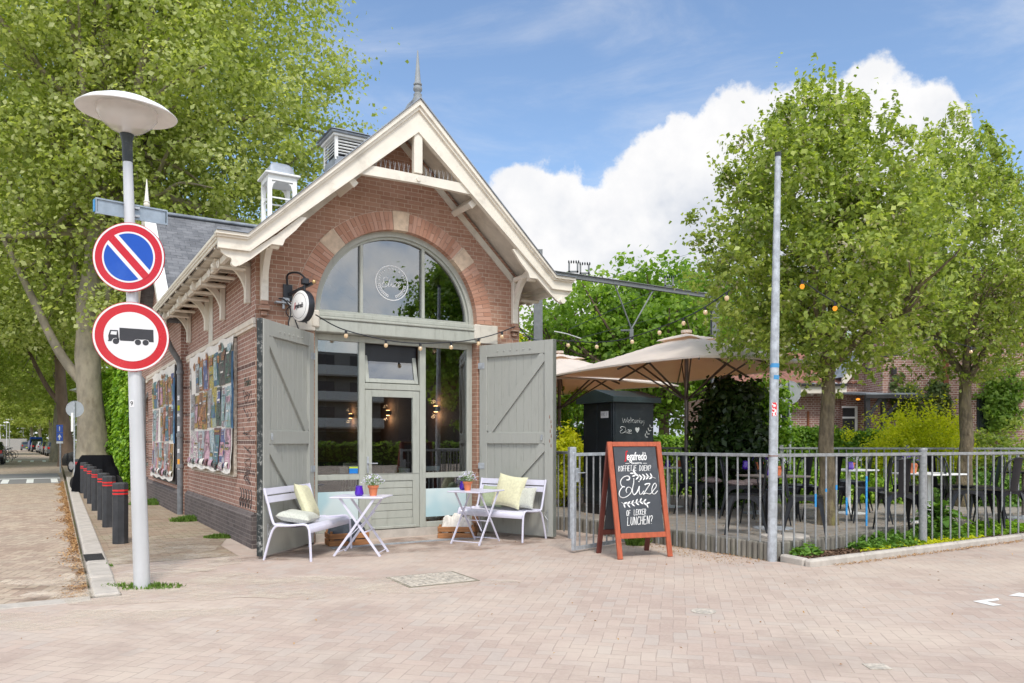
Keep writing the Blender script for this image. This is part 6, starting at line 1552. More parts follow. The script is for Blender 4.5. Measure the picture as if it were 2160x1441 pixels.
def crown_points(seed, n_cl, n_leaf, c, rad, cl_r, shell=.55, bumps=.22, flatb=None, squash=.75, jagf=1.0):
    """leaf positions: clusters in an uneven ellipsoid, thick to the outside, with gaps"""
    rng = np.random.default_rng(seed); c = np.array(c); rad = np.array(rad)
    d = rng.normal(size=(n_cl, 3)); d /= np.linalg.norm(d, axis=1, keepdims=True)
    lob = rng.normal(size=(14, 3)); lob /= np.linalg.norm(lob, axis=1, keepdims=True); amp = rng.uniform(-1, 1, 14)
    bump = 1+bumps*((np.maximum(0, d@lob.T)**5)*amp).sum(1)
    r = (shell+(1-shell)*rng.random(n_cl)**.6)*bump; r = np.where(rng.random(n_cl) < .25, rng.random(n_cl)**.5*.8, r)
    C0 = c+d*r[:, None]*rad
    if flatb is not None: C0[:, 2] = np.where(C0[:, 2] < flatb, flatb+rng.random(n_cl)**1.5*(cl_r*1.6 if flatb < 3 else 4.5), C0[:, 2])
    k = np.repeat(np.arange(n_cl), n_leaf); s = cl_r*rng.uniform(.5, 1.3, n_cl)[k]
    off = rng.normal(size=(len(k), 3))*np.array([1, 1, squash])*.5
    P = C0[k]+off*s[:, None]
    # leaves of a cluster turn towards its outside
    N_ = off*.9+rng.normal(size=off.shape)*.55; N_[:, 2] += .55; N_ /= np.linalg.norm(N_, axis=1, keepdims=True)+1e-9
    return P, N_, C0
def shoots(seed, n, c, rad, L, nl, up=.9, flatb=None, inner=.35, spread=.03):
    """leafy shoots growing outward and up: gives ragged outlines"""
    rng = np.random.default_rng(seed); c = np.array(c); rad = np.array(rad)
    d = rng.normal(size=(n, 3)); d /= np.linalg.norm(d, axis=1, keepdims=True)
    r = inner+(1-inner)*rng.random(n)**.55; B_ = c+d*r[:, None]*rad
    if flatb is not None: B_[:, 2] = np.maximum(B_[:, 2], flatb+rng.random(n)*.35)
    g = d*.7+rng.normal(size=(n, 3))*.45; g[:, 2] += up; g /= np.linalg.norm(g, axis=1, keepdims=True)
    t_ = np.tile((np.arange(nl)+.5)/nl, n); k = np.repeat(np.arange(n), nl); Ls = L*rng.uniform(.45, 1.3, n)[k]
    off = rng.normal(size=(n*nl, 3)); off /= np.linalg.norm(off, axis=1, keepdims=True)
    bend = np.zeros((n*nl, 3)); bend[:, 2] = .25*t_**2
    P = B_[k]+(g[k]+bend)*(t_*Ls)[:, None]+off*spread*(1-.4*t_)[:, None]
    N_ = off*.8+g[k]*.3; N_[:, 2] += .4; N_ /= np.linalg.norm(N_, axis=1, keepdims=True)+1e-9
    return P, N_
def tree(name, label, loc, trunk, crownmesh, bark, group=None, rz=0, twigm='twig'):
    tr, br = trunk; o = thing(name, label, 'tree', loc, rz, group)
    (tr if not isinstance(tr, MB) else None)
    t_ = obj('trunk', tr if not isinstance(tr, MB) else tr.mesh('trunk', bark, 60), o)
    obj('branches', br if not isinstance(br, MB) else br.mesh('branches', bark, 60), t_)
    for nm, cm in crownmesh: obj(nm, cm, o)
    return o
# ---- two clipped street pears on the terrace
def pear(seed, H, bot, rx, n, tw=.125):
    tr, br, ends = limbs(seed, H*.95, tw, (bot+.35)/H, .5, 3, nb=3, first=6, upw=.7, lenf=.62, wig=.18, l0=.27)
    c = (0, 0, (H+bot)/2-.25); rad = (rx, rx, (H-bot)/2)
    P1, N1, _ = crown_points(seed, 400, int(n*.55/400), (0, 0, (H+bot)/2-.35), (rx*.95, rx*.95, (H-bot)/2*.92), .25, .5, .35, bot-.05)
    P2, N2 = shoots(seed+1, int(n*.45/16), c, (rx*.9, rx*.9, (H-bot)/2*.9), .40, 16, .5, bot)
    P3, N3 = shoots(seed+7, 70, c, (rx*.98, rx*.98, (H-bot)/2), .52, 13, 1.1, bot+.3, inner=.93, spread=.035); P2, N2 = np.vstack([P2, P3]), np.vstack([N2, N3])
    # taper the crown: broad low, narrower at the top
    def tap(P):
        P = P.copy(); h = np.clip((P[:, 2]-bot)/(H-bot), 0, 1.1); k = np.interp(h, [0, .12, .35, .6, .85, 1.1], [1.0, 1.12, 1.08, .95, .66, .34]); th = np.arctan2(P[:, 1], P[:, 0]); k *= 1+.15*np.sin(2*th+seed+h*3.1)+.13*np.sin(5*th+2*seed-h*9)+.08*np.sin(9*th+h*17); P[:, 0] *= k; P[:, 1] *= k; P[:, 0] += .18*np.sin(h*2.6+seed)*h; return P
    rng = np.random.default_rng(seed+5); sel = rng.random(len(P1)) < .22
    return (tr, br), [('crown', leafmesh('crown', np.vstack([tap(P1[~sel]), tap(P2)]), np.vstack([N1[~sel], N2]), .076, 'leaf_pear', seed, ratio=.66, gap=1.15, thr=-.10)), ('blossom_remains', leafmesh('blossom_remains', tap(P1[sel])*.985, N1[sel], .05, 'leaf_olive', seed+2, ratio=.5))]
T1 = pear(3, 6.95, 2.1, 1.78, 82000)
tree('pear_tree', 'nearer dense green pear tree rising from the terrace behind the tall post', pix(1745, 11.4, TZ-.02), T1[0], T1[1], 'bark', 'young pear trees on the terrace')
T2 = pear(9, 7.6, 2.3, 1.95, 66000, .14)
tree('pear_tree', 'second green pear tree, right of the nearer one, before the brick house', pix(2037, 14.6, TZ-.02), T2[0], T2[1], 'bark', 'young pear trees on the terrace')
T3 = pear(14, 8.2, 2.5, 1.8, 26000, .14)
tree('pear_tree', 'third pear tree cut by the right edge of the photo', pix(2215, 17.5, TZ-.02), T3[0], T3[1], 'bark', 'young pear trees on the terrace')
# ---- big plane trees along the street
def plane_crown(seed, c, rad, ncl, nl, size, mat, clr=1.1, shell=.45, bumps=.35, flatb=None):
    P, N_, C0 = crown_points(seed, ncl, nl, c, rad, clr, shell, bumps, flatb, .6)
    return leafmesh('crown', P, N_, size, mat, seed, ratio=.8, gap=3.1), C0
def boughs(C0, seed, origin, n, r0):
    """limbs from the fork out to a sample of leaf clusters"""
    rnd = random.Random(seed); mb = MB(); idx = [rnd.randrange(len(C0)) for _ in range(n)]
    for i in idx:
        e = Vector(C0[i]); o = Vector(origin)+Vector((0, 0, rnd.uniform(-2, 3))); m_ = o.lerp(e, .45)+Vector((rnd.uniform(-.6, .6), rnd.uniform(-.6, .6), -.6+.2*abs(e.z-o.z)*.0)); m_.z = o.z+(e.z-o.z)*.38
        L = (e-o).length; P = catmull([o, o.lerp(m_, .5)+Vector((0, 0, .0)), m_, m_.lerp(e, .5)+Vector((rnd.uniform(-.3, .3), rnd.uniform(-.3, .3), .3)), e], 4); rr = r0*min(1, L/8)
        mb.tube(P, [rr*(1-.88*k/(len(P)-1)) for k in range(len(P))], 6, False)
    return mb
def big_trunk(r, h, bend, seed, flare=1.7):
    rnd = random.Random(seed); mb = MB(); P, rr = [], []
    for k in range(15):
        f = k/14; P.append((bend[0]*f*f+.12*math.sin(f*7+seed), bend[1]*f*f+.1*math.cos(f*5+seed), -.2+h*f)); rr.append(r*(flare if k == 0 else 1.25 if k == 1 else 1.08 if k == 2 else 1.0-.42*f+.05*math.sin(k*2.3+seed)))
    mb.tube(P, rr, 18); return mb, P[-1]
def plane(label, loc, r, h, bend, seed, c, rad, ncl, nl, size, mat, bark='bark_pale', nb=40, br=.22, clr=1.1, flatb=None, low=()):
    tr, top = big_trunk(r, h, bend, seed); cm, C0 = plane_crown(seed, c, rad, ncl, nl, size, mat, clr, flatb=flatb)
    bm = boughs(C0, seed, top, nb, br)
    for (z0, dx, dy, dz, rr_) in low:    # heavy low limbs
        o_ = Vector((bend[0]*(z0/h)**2, bend[1]*(z0/h)**2, z0)); bm.tube(catmull([o_, o_+Vector((dx*.35, dy*.35, dz*.25)), o_+Vector((dx*.7, dy*.7, dz*.65)), o_+Vector((dx, dy, dz))], 5), [rr_*(1-.04*k) for k in range(16)], 9, False)
    return tree('plane_tree', label, loc, (tr, bm), [('crown', cm)], bark, 'plane trees along the street')
def G0(px, D, z=-.02): return pix(px, D, z)
plane('nearest huge plane tree with pale mottled trunk behind the covered scooter', G0(190, 27.5), .48, 11, (.3, 0), 1, (1.0, 1.5, 15.0), (6.6, 6.5, 9.8), 1150, 130, .16, 'leaf_plane2', nb=46, br=.26, clr=1.15, flatb=5.2, low=((3.2, -3.0, -.3, 5.6, .2), (5.0, 1.7, -.8, 4.5, .22), (4.2, -1.2, .8, 5, .2)))
plane('second plane tree with brown leaning trunk left of the nearest one', G0(141, 46), .36, 12, (-1.2, 0), 2, (-3.0, -1, 13.0), (8.0, 6.5, 9.6), 950, 115, .19, 'leaf_plane', 'bark_brown', nb=40, br=.2, clr=1.15, flatb=4.6, low=((3.4, -3.0, 0, 5.0, .17),))
plane('plane tree behind the ridge of the brick building', W(.5, 24), .5, 10, (0, 0), 3, (0, 0, 13.5), (6.9, 6.5, 9.0), 640, 115, .165, 'leaf_plane', nb=34, clr=1.25)
plane('third plane tree along the street, partly hidden by the second', G0(121, 56), .28, 10, (-.5, 0), 4, (-1, 0, 12), (8, 7, 10), 600, 75, .25, 'leaf_plane', nb=26, clr=1.3, flatb=4.4)
pc4 = None
index_kids()
ptree = [o for o in C.objects if o.name.startswith('plane_tree')]
far = [(0, 0, 'plane tree farther down the street beside the parked cars'), (0, 0, 'plane tree above the parked cars'), (0, 0, 'plane tree beside the blue van'), (0, 0, 'most distant plane tree trunk left of the blue van')]
for k, (px_, D_, lab) in enumerate([(119, 88, far[0][2]), (108, 112, far[1][2]), (84, 142, far[2][2]), (66, 146, far[3][2])]): dup(ptree[3], pix(px_, D_, -.02), R(70*k+40), lab)
for k, (v_, lab) in enumerate([(36, 'light green plane tree reaching in from the left edge of the photo'), (62, 'plane tree on the far side of the street at the left edge'), (92, 'distant plane tree on the far side of the street')]): dup(ptree[1 if k == 0 else 3], W(-11.5, v_, -.02), R(100*k+20), lab)
# ---- background wood closing the view down the street and behind the terrace
def wood(name, label, P0, P1, h, dpt, n, size, mat, seed, z0=0, cat='tree belt', kind='stuff', clr=1.0):
    rng = np.random.default_rng(seed); m_ = n//60; a = np.array(P0[:2]); b = np.array(P1[:2]); t_ = rng.random(m_); d = b-a; nrm = np.array([-d[1], d[0]])/np.linalg.norm(d)
    hh = h*(.72+.28*np.sin(t_*17+seed)*np.cos(t_*7)+.12*np.sin(t_*41)); z = z0+rng.random(m_)**.75*hh; C0 = np.column_stack([a+d*t_[:, None]+nrm*(rng.random(m_)-.5)[:, None]*dpt, z])
    k = np.repeat(np.arange(m_), 60); off = rng.normal(size=(len(k), 3))*.5; P = C0[k]+off*clr; P[:, 2] = np.maximum(P[:, 2], z0+.02)
    N_ = off+rng.normal(size=off.shape)*.6; N_[:, 2] += .6; N_ /= np.linalg.norm(N_, axis=1, keepdims=True)
    return obj(name, leafmesh(name, P, N_, size, mat, seed, ratio=.8), None, label, cat, None, kind)
wood('distant_wood', 'green wood closing the far end of the street', (-125, 150), (-60, 165), 20, 12, 30000, .75, 'leaf_plane', 21, clr=2.6)
wood('distant_wood', 'trees beyond the terrace at the right horizon', (20, 62), (75, 50), 9, 6, 14000, .42, 'leaf_oak', 22, clr=1.6)
wood('shrubbery', 'green shrubbery behind the street trees on the left', W(6.5, 32)[:2], W(5, 120)[:2], 8, 4, 30000, .30, 'leaf_oak', 23, clr=1.2)
wood('shrubbery', 'green shrubs along the far side of the street at the left edge', W(-14, 45)[:2], W(-14, 125)[:2], 7, 4, 16000, .35, 'leaf_hedge', 24, clr=1.2)
# ---- oaks behind the terrace
def oak(px, D, H, rx, seed, lab, n=420, mat='leaf_oak', r=.28):
    tr, br, ends = limbs(seed, H, r, .28, .65, 3, nb=3, first=6, upw=.35, lenf=.75, wig=.2)
    P, N_, C0 = crown_points(seed, n, 62, (0, 0, H*.62), (rx, rx, H*.40), rx*.2, .35, .35, None, .6)
    for i in list(range(0, len(C0), 9)):
        e = Vector(C0[i]); o_ = Vector((0, 0, H*.34)); m_ = o_.lerp(e, .5)+Vector((0, 0, -.4)); br.tube(catmull([o_, m_, e], 4), [r*.45*(1-.1*k) for k in range(9)], 5, False)
    tree('oak_tree', lab, pix(px, D, 0), (tr, br), [('crown', leafmesh('crown', P, N_, .2, mat, seed, ratio=.8, gap=2.0))], 'bark_brown', 'oaks behind the terrace')
oak(1250, 35, 8.6, 4.0, 31, 'fresh green oak behind the overhead wire beam, left part')
oak(1400, 33, 9.3, 3.9, 32, 'tallest fresh green oak behind the umbrella, right of the wire hangers', 460)
oak(1560, 38, 9.2, 4.5, 33, 'oak half hidden behind the nearer pear tree')
oak(1130, 42, 7.6, 3.6, 34, 'oak seen just right of the brick building')
# ---- hedges and shrubs
def hedge(name, label, a, b, th, h, n, size, mat, seed, z0=.0, cat='hedge', group=None):
    rng = np.random.default_rng(seed); a = np.array(a); b = np.array(b); L = np.linalg.norm(b-a); ang = math.atan2(*(b-a)[::-1])
    f = rng.integers(0, 4, n); x = rng.random(n)*L; ends_ = rng.random(n) < .16; x = np.where(ends_, np.where(rng.random(n) < .5, 0, L), x); y = (rng.random(n)-.5)*th; z = rng.random(n)*h
    y = np.where(f == 0, -th/2, np.where(f == 3, y, y)); z = np.where(f == 1, h, z); y = np.where(f == 2, np.where(rng.random(n) < (.45 if h > 2 else .05), th/2, -th/2+rng.random(n)*.1), y)
    bum = (.06*np.sin(x*3+seed)+.05*np.sin(x*7.3)*np.cos(z*5))*(2.4 if h > 2 else 1); z = z*(1+bum/h*1.2); y = y-bum*.8
    P = np.column_stack([x, y, z])+rng.normal(size=(n, 3))*.045; P[:, 2] = np.maximum(P[:, 2], .01); N_ = np.column_stack([rng.normal(size=n)*.5, -np.ones(n)*(f != 1)*.8+rng.normal(size=n)*.5, .4+(f == 1)*1.0+rng.random(n)*.4]); N_ /= np.linalg.norm(N_, axis=1, keepdims=True)
    o = thing(name, label, cat, (a[0], a[1], z0), ang, group)
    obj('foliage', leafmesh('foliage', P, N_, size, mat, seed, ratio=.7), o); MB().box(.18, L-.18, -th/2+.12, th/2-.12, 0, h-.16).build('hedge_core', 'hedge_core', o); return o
hedge('hedge', 'bright green clipped hornbeam hedge before the brick house', pix(1560, 18.0)[:2], pix(1990, 17.2)[:2], .8, 1.42, 30000, .085, 'leaf_hedge', 41, TZ)
hedge('hedge', 'bright green hedge right of the dark cabinet under the umbrella', pix(1375, 18.2)[:2], pix(1560, 18.2)[:2], .9, 1.3, 12000, .085, 'leaf_hedge', 42, TZ)
hedge('tall_hedge', 'tall fresh green hedge along the back part of the brick building', W(.15, 25.5)[:2], W(.35, 14.3)[:2], 1.0, 3.7, 46000, .14, 'leaf_hedge', 43, -.02)
def shrub(name, label, loc, c, rad, n_cl, nl, size, mat, seed, clr=.18, sh=0, cat='shrub', group=None, shell=.5, L=.35):
    P, N_, C0 = crown_points(seed, n_cl, nl, c, rad, clr, shell, .35)
    if sh: P2, N2 = shoots(seed+1, sh, c, (rad[0]*.85, rad[1]*.85, rad[2]*.85), L, 12, 1.3); P, N_ = np.vstack([P, P2]), np.vstack([N_, N2])
    P[:, 2] = np.maximum(P[:, 2], .02)
    o = thing(name, label, cat, loc, 0, group); obj('foliage', leafmesh('foliage', P, N_, size, mat, seed, ratio=.55), o)
    mb = MB(); rnd = random.Random(seed)
    for k in range(9): e = C0[rnd.randrange(len(C0))]; mb.tube([(rnd.uniform(-.1, .1), rnd.uniform(-.1, .1), 0), (e[0]*.5, e[1]*.5, e[2]*.6), tuple(e)], [.018, .012, .004], 5, False)
    mb.build('stems', 'twig', o); return o
shrub('golden_shrub', 'tall yellow-green shrub rising above the hedge before the brick house', pix(1945, 16.2, TZ), (0, 0, .95), (1.05, .8, 1.0), 170, 60, .065, 'leaf_lime', 51, .22, 420, L=.5)
shrub('round_shrub', 'mid green leafy shrub right of the farther pear trunk', pix(2100, 16.3, TZ), (0, 0, .65), (.85, .8, .85), 120, 60, .085, 'leaf_pear', 52)
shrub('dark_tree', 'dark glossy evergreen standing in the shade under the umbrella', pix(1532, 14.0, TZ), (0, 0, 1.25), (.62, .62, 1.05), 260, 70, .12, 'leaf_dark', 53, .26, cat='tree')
shrub('climbing_plant', 'bright green creeper leaves at the right rim of the umbrella', pix(1615, 14.9, TZ), (0, 0, 1.55), (.42, .4, .9), 90, 50, .10, 'leaf_hedge', 54, .22)
shrub('bamboo', 'light green bamboo clump seen between the open door and the cabinet', pix(1200, 14.6, TZ), (0, 0, .75), (.42, .4, .75), 120, 50, .07, 'leaf_lime', 55, .16)
shrub('shrub', 'green shrubs beyond the bamboo left of the cabinet', pix(1205, 20, TZ), (0, 0, 1.4), (1.4, .9, 1.3), 160, 60, .11, 'leaf_hedge', 56, .3)
shrub('creeper', 'yellow-green young shoots at the right eave of the brick building', W(4.9, 1.6, 0), (0, 0, 2.6), (.35, .5, .75), 60, 40, .07, 'leaf_lime', 57, .2, 60)
shrub('undergrowth', 'loose green undergrowth behind the terrace chairs', pix(1700, 15.6, TZ), (0, 0, .25), (2.6, .7, .42), 260, 50, .07, 'leaf_hedge', 58, .2)
shrub('undergrowth', 'loose green undergrowth behind the farther pear trunk', pix(2080, 15.0, TZ), (0, 0, .25), (1.6, .7, .42), 180, 50, .07, 'leaf_herb', 59, .2)
# low planted bed before the fence
def herb(name, label, u, v, rx, ry, h, n, size, mat, seed, cat='plant'):
    rng = np.random.default_rng(seed); r = np.sqrt(rng.random(n)); a = rng.random(n)*6.283; x = rx*r*np.cos(a); y = ry*r*np.sin(a); z = h*(1-r**2*.75)*rng.random(n)**.5*(1+.4*np.sin(x*19)*np.cos(y*23))
    P = np.column_stack([x, y, np.maximum(z, .01)]); return obj(name, leafmesh(name, P, rnormals(rng, n, 1.0), size, mat, seed, ratio=.6), None, label, cat, 'low plants in the bed', 'stuff', W(u, v, .05), ALPHA)
herb('ground_cover', 'pale feathery ground cover at the kerb below the painted bars', 7.1, -4.48, .85, .26, .16, 5200, .05, 'leaf_herb', 61)
herb('ground_cover', 'bright low ground cover beyond the tall leafy plant', 9.6, -4.45, 1.2, .24, .17, 5200, .055, 'leaf_hedge', 62)
herb('ground_cover', 'little lime green leaves creeping along the kerb', 7.6, -4.66, 1.5, .10, .07, 1600, .04, 'leaf_lime', 63)
herb('ground_cover', 'young green plants at the foot of the tall post', 5.4, -4.5, .26, .13, .14, 170, .075, 'leaf_herb', 64)
herb('ground_cover', 'mixed green plants below the tall leafy plant', 8.3, -4.42, .5, .28, .3, 2400, .08, 'leaf_herb', 66)
def bigleaf(label, loc, n, L, seed, mat='leaf_herb', h=.35):
    rnd = random.Random(seed); mb = MB()
    for i in range(n):
        a = rnd.uniform(0, 6.28); el_ = rnd.uniform(.15, 1.1); ln = L*rnd.uniform(.7, 1.2); w_ = ln*.17; z0 = rnd.uniform(.1, 1)*h; d = Vector((math.cos(a), math.sin(a), 0)); q = Vector((-d.y, d.x, 0))
        def g(s, t_, d=d, q=q, ln=ln, w_=w_, z0=z0, el_=el_): ww = w_*math.sin(math.pi*min(1, t_*.97+.02))**.8; p = d*(ln*t_*math.cos(el_))+q*((2*s-1)*ww); return (p.x, p.y, z0+ln*(math.sin(el_)*t_-.75*t_*t_*.6)+abs(2*s-1)*ww*.35)
        mb.grid(g, 2, 6)
    mb.tube([(0, 0, 0), (0, 0, h)], .008, 5); return mb.build('leafy_plant', mat, None, 60, label=label, cat='plant', loc=loc)
bigleaf('tall leafy plant with long pointed leaves beside the round capped post', W(8.45, -4.36, .05), 46, .46, 71, h=.42)
bigleaf('small broad-leaved plant at the kerb below the painted bars', W(6.35, -4.55, .05), 14, .16, 72, h=.08)
# mulch, leaf litter, weeds
def bits(name, label, poly_uv, n, size, mat, seed, z, cat, flat=.9):
    rng = np.random.default_rng(seed); P = []
    (u0, v0), (u1, v1) = poly_uv; r = rng.random((n, 2)); v = v0+(v1-v0)*r[:, 1]; u = u0+(u1-u0)*r[:, 0]
    if v1-v0 > 15: u = u1+.012*(v-v0)-np.abs(rng.normal(size=n))*.07*(1+.5*np.sin(v*2.3))
    eu = np.array(EU); ev = np.array(EV); P = np.array(OB)+np.outer(u, eu)+np.outer(v, ev); P[:, 2] = z+rng.random(n)*.012
    N_ = rng.normal(size=(n, 3))*.35; N_[:, 2] += 1; N_ /= np.linalg.norm(N_, axis=1, keepdims=True); return obj(name, leafmesh(name, P, N_, size, mat, seed, ratio=.5, jit=.7), None, label, cat, None, 'stuff')
bits('bark_mulch', 'brown bark mulch covering the planting bed', ((5.1, -4.76), (7.4, -4.40)), 5200, .04, 'mulch', 81, .055, 'mulch')
bits('bark_mulch', 'brown bark mulch in the right part of the bed', ((7.4, -4.76), (13, -4.15)), 6000, .04, 'mulch', 82, .055, 'mulch')
bits('leaf_litter', 'dry orange-brown leaf litter lying in the gutter along the road kerb', ((-2.32, -2.6), (-2.06, 22)), 9000, .03, 'litter', 83, -.045, 'leaf litter')
bits('leaf_litter', 'dry blossom and litter along the kerb of the planted bed', ((5.3, -5.02), (13, -4.92)), 1700, .022, 'litter', 84, .006, 'leaf litter')
bits('leaf_litter', 'small crumbs and petals scattered over the terrace floor', ((5.1, -4.2), (12, 1)), 3600, .018, 'litter', 85, TZ+.004, 'leaf litter')
bits('leaf_litter', 'a few dry leaves and crumbs scattered over the brick plaza', ((-4, -9), (12, -.5)), 420, .02, 'litter', 86, .004, 'leaf litter')
bits('leaf_litter', 'crumbs and dry moss at the foot of the left fence', ((4.3, -4.4), (5.0, -2.0)), 900, .02, 'litter', 87, .004, 'leaf litter')
def tuft(name, label, loc, rx, ry, n, h, mat='grass', seed=1, rot=0):
    rng = np.random.default_rng(seed); r = np.sqrt(rng.random(n)); a = rng.random(n)*6.283; x = rx*r*np.cos(a); y = ry*r*np.sin(a); az_ = rng.random(n)*6.283; ln = h*(.4+.8*rng.random(n))*(1-.5*r); w_ = .006+.004*rng.random(n)
    lean = rng.random(n)*.9; dx = np.cos(az_); dy = np.sin(az_); V = np.empty((n, 4, 3)); b_ = np.column_stack([x, y, np.zeros(n)]); q = np.column_stack([-dy, dx, np.zeros(n)])*w_[:, None]
    tip = b_+np.column_stack([dx*lean*ln, dy*lean*ln, ln]); mid = b_+np.column_stack([dx*lean*ln*.35, dy*lean*ln*.35, ln*.6]); V[:, 0] = b_-q; V[:, 1] = b_+q; V[:, 2] = tip; V[:, 3] = mid-q
    return obj(name, np_mesh(name, V.reshape(-1, 3), np.arange(n*4).reshape(-1, 4), mat), None, label, 'grass', 'weeds in the paving', 'stuff', loc, rot)
tuft('weeds', 'green weeds growing round the foot of the lamp post', LB0+Vector((-.02, .03, 0)), .42, .16, 420, .06, seed=1)
tuft('weeds', 'grass tufts at the foot of the side wall near the corner', gp(400, 1098), .35, .28, 1500, .11, seed=2, rot=1)
tuft('weeds', 'grass tuft in the sidewalk beside the plinth, nearest the open door', gp(462, 1135), .22, .12, 700, .08, seed=3)
tuft('weeds', 'strip of grass before the wing of the brick building', gp(335, 1062), .7, .5, 2600, .14, seed=4, rot=1.2)
tuft('weeds', 'small grass tuft at the inner edge of the kerb', gp(225, 1196), .07, .06, 90, .05, seed=5)
tuft('weeds', 'grass at the foot of the tall hedge behind the bollards', W(-1.0, 15.5, .0), .6, 2.5, 3000, .22, seed=6, rot=ALPHA)
tuft('weeds', 'green weed clump behind the sandwich board at the fence foot', gp(1345, 1150), .16, .1, 420, .2, seed=7)
# ================================================================ FAR FENCE, BACK SIGNS, LADDER
a_, b_ = pix(1335, 16.6, TZ), pix(2300, 15.0, TZ)
HRs = HR; HR = 1.28-TZ
fence('grey bar fence along the back of the terrace before the hedge', a_, b_, .0, 60, name='metal_fence')
HR = HRs
for k, px in enumerate((1340, 1672, 1938, 2062)):
    MB().box(-.04, .04, -.04, .04, 0, 1.12, None, .006).lathe([(.045, 1.12), (.045, 1.15)], 8).build('fence_post', 'fence_galv', None, label='square post of the back terrace fence, %s' % ('left end', 'beside the round sign seen from behind', 'behind the white table', 'behind the farther trunk')[k], cat='fence post', loc=a_.lerp(b_, (px-1335)/965.)+Vector((0, .05, 0)))
def back_sign(label, px, D, zc, r, z0, rz, zl=None):
    o = thing('round_sign', label, 'traffic sign', pix(px, D, z0), R(rz))
    disc(mb := MB(), 0, r, -.004, .006, Matrix.Translation((0, 0, zc-z0)), 40); mb.build('plate', 'sign_back', o)
    disc(mb := MB(), r-.006, r+.004, -.01, .01, Matrix.Translation((0, 0, zc-z0)), 40); mb.build('rim', 'galvanised', o)
    MB().tube([(0, -.04, 0), (0, -.04, .5), (0, -.04, zc-z0+r*.9)], [.033, .026, .026], 12).build('pole', 'galvanised', o, 60)
    if zl: MB().box(-.1, -.03, -.06, -.03, zl-z0, zl-z0+.62).build('side_plate', 'white_paint', o)
back_sign('round traffic sign seen from behind on a grey pole beyond the terrace', 1665, 16.4, 1.42+(931.5-828)/1630*16.4, .245, TZ, 0)
back_sign('round traffic sign seen from behind on a grey pole before the big plane trunk', 158, 25.5, 1.42+(931.5-863)/1630*25.5, .265, -.02, 14, 1.75)
ld = thing('ladder', 'light grey aluminium ladder leaning beside the creeper behind the tall post', 'ladder', pix(1625, 15.3, TZ), R(8))
for s in (-1, 1): MB().beam((s*.2, 0, 0), (s*.14-.19, .25, 2.15), .025, .06).build('stile', 'galvanised', ld)
for k in range(9): f = .1+k*.1; MB().tube([(-.2+(.06-.19)*f, .25*f, 2.15*f), (.2+(-.06-.19)*f, .25*f, 2.15*f)], .014, 6).build('rung', 'galvanised', ld)

# ================================================================ BRICK HOUSE AT RIGHT
HS = thing('brick_cottage', 'low brick cottage with red tiled roof and a higher wing behind the hedge', 'house', pix(1560, 22, TZ-.1), 0)
hx0 = pix(1560, 22).x; DZ = TZ-.1
def hx(px, D=22): return pix(px, D).x-hx0
def hz(py, D=22): return 1.42+(931.5-py)/1630*D-DZ
xc = hx(1812)
MB().box(hx(1568), xc, 0, .25, 0, hz(822)).build('wall', 'brick_house', HS)
MB().box(hx(1568), hx(1568)+.25, .251, 7, 0, hz(822)).build('wall', 'brick_house', HS)
# gabled end seen right of the roof and the high wing
MB().prism([(hx(1768), 0), (xc, 0), (xc, hz(735)), (hx(1812), hz(735)), (hx(1775), hz(800))], -.35, -.001).build('wall', 'brick_house', HS)
MB().box(xc+.002, hx(2500), -1.4, -1.1, 0, hz(600)).build('wall', 'brick_house', HS)
MB().box(xc+.002, xc+.25, -1.099, 0, 0, hz(600)).build('wall', 'brick_house', HS)
MB().box(hx(1988, 20.6), hx(1998, 20.6), -1.47, -1.401, 0, hz(700)).build('downpipe', 'rust_pipe' if 'rust_pipe' in MATS else 'rust', HS)
MB().box(hx(1702), hx(1706), -.05, -.001, 0, hz(868)).build('pipe', 'rust', HS)
def rf(i, j): return (hx(1545)+(hx(1800)-hx(1545))*i, -.45+4*j, hz(812)+1.3*j+.035*abs(math.sin(i*math.pi*17)))
MB().grid(rf, 170, 12).build('roof', 'tile_red', HS)
mb = MB(); mb.box(hx(1545), hx(1770), -.5, -.46, hz(832), hz(814)); mb.box(hx(1545), hx(1770), -.46, -.0, hz(832), hz(830)); mb.build('fascia', 'cream_paint', HS)
for i in range(8): MB().box(hx(1580)+i*.32, hx(1580)+i*.32+.07, -.44, -.01, hz(836), hz(832)-.001).build('rafter', 'cream_soffit', HS)
MB().box(hx(1545), hx(1770), -.58, -.5, hz(817), hz(812), None, .01).build('gutter', 'sign_black', HS)
mb = MB(); 
mb.prism([(hx(1768), hz(814)), (hx(1818), hz(754)), (hx(1818), hz(744)), (hx(1808), hz(744)), (hx(1762), hz(800)), (hx(1762), hz(814))], -.47, -.40); mb.build('bargeboard', 'cream_paint', HS)
MB().prism([(hx(1762), hz(799)), (hx(1808), hz(743)), (hx(1812), hz(741)), (hx(1806), hz(741)), (hx(1757), hz(799))], -.5, .3).build('flashing', 'lead', HS)
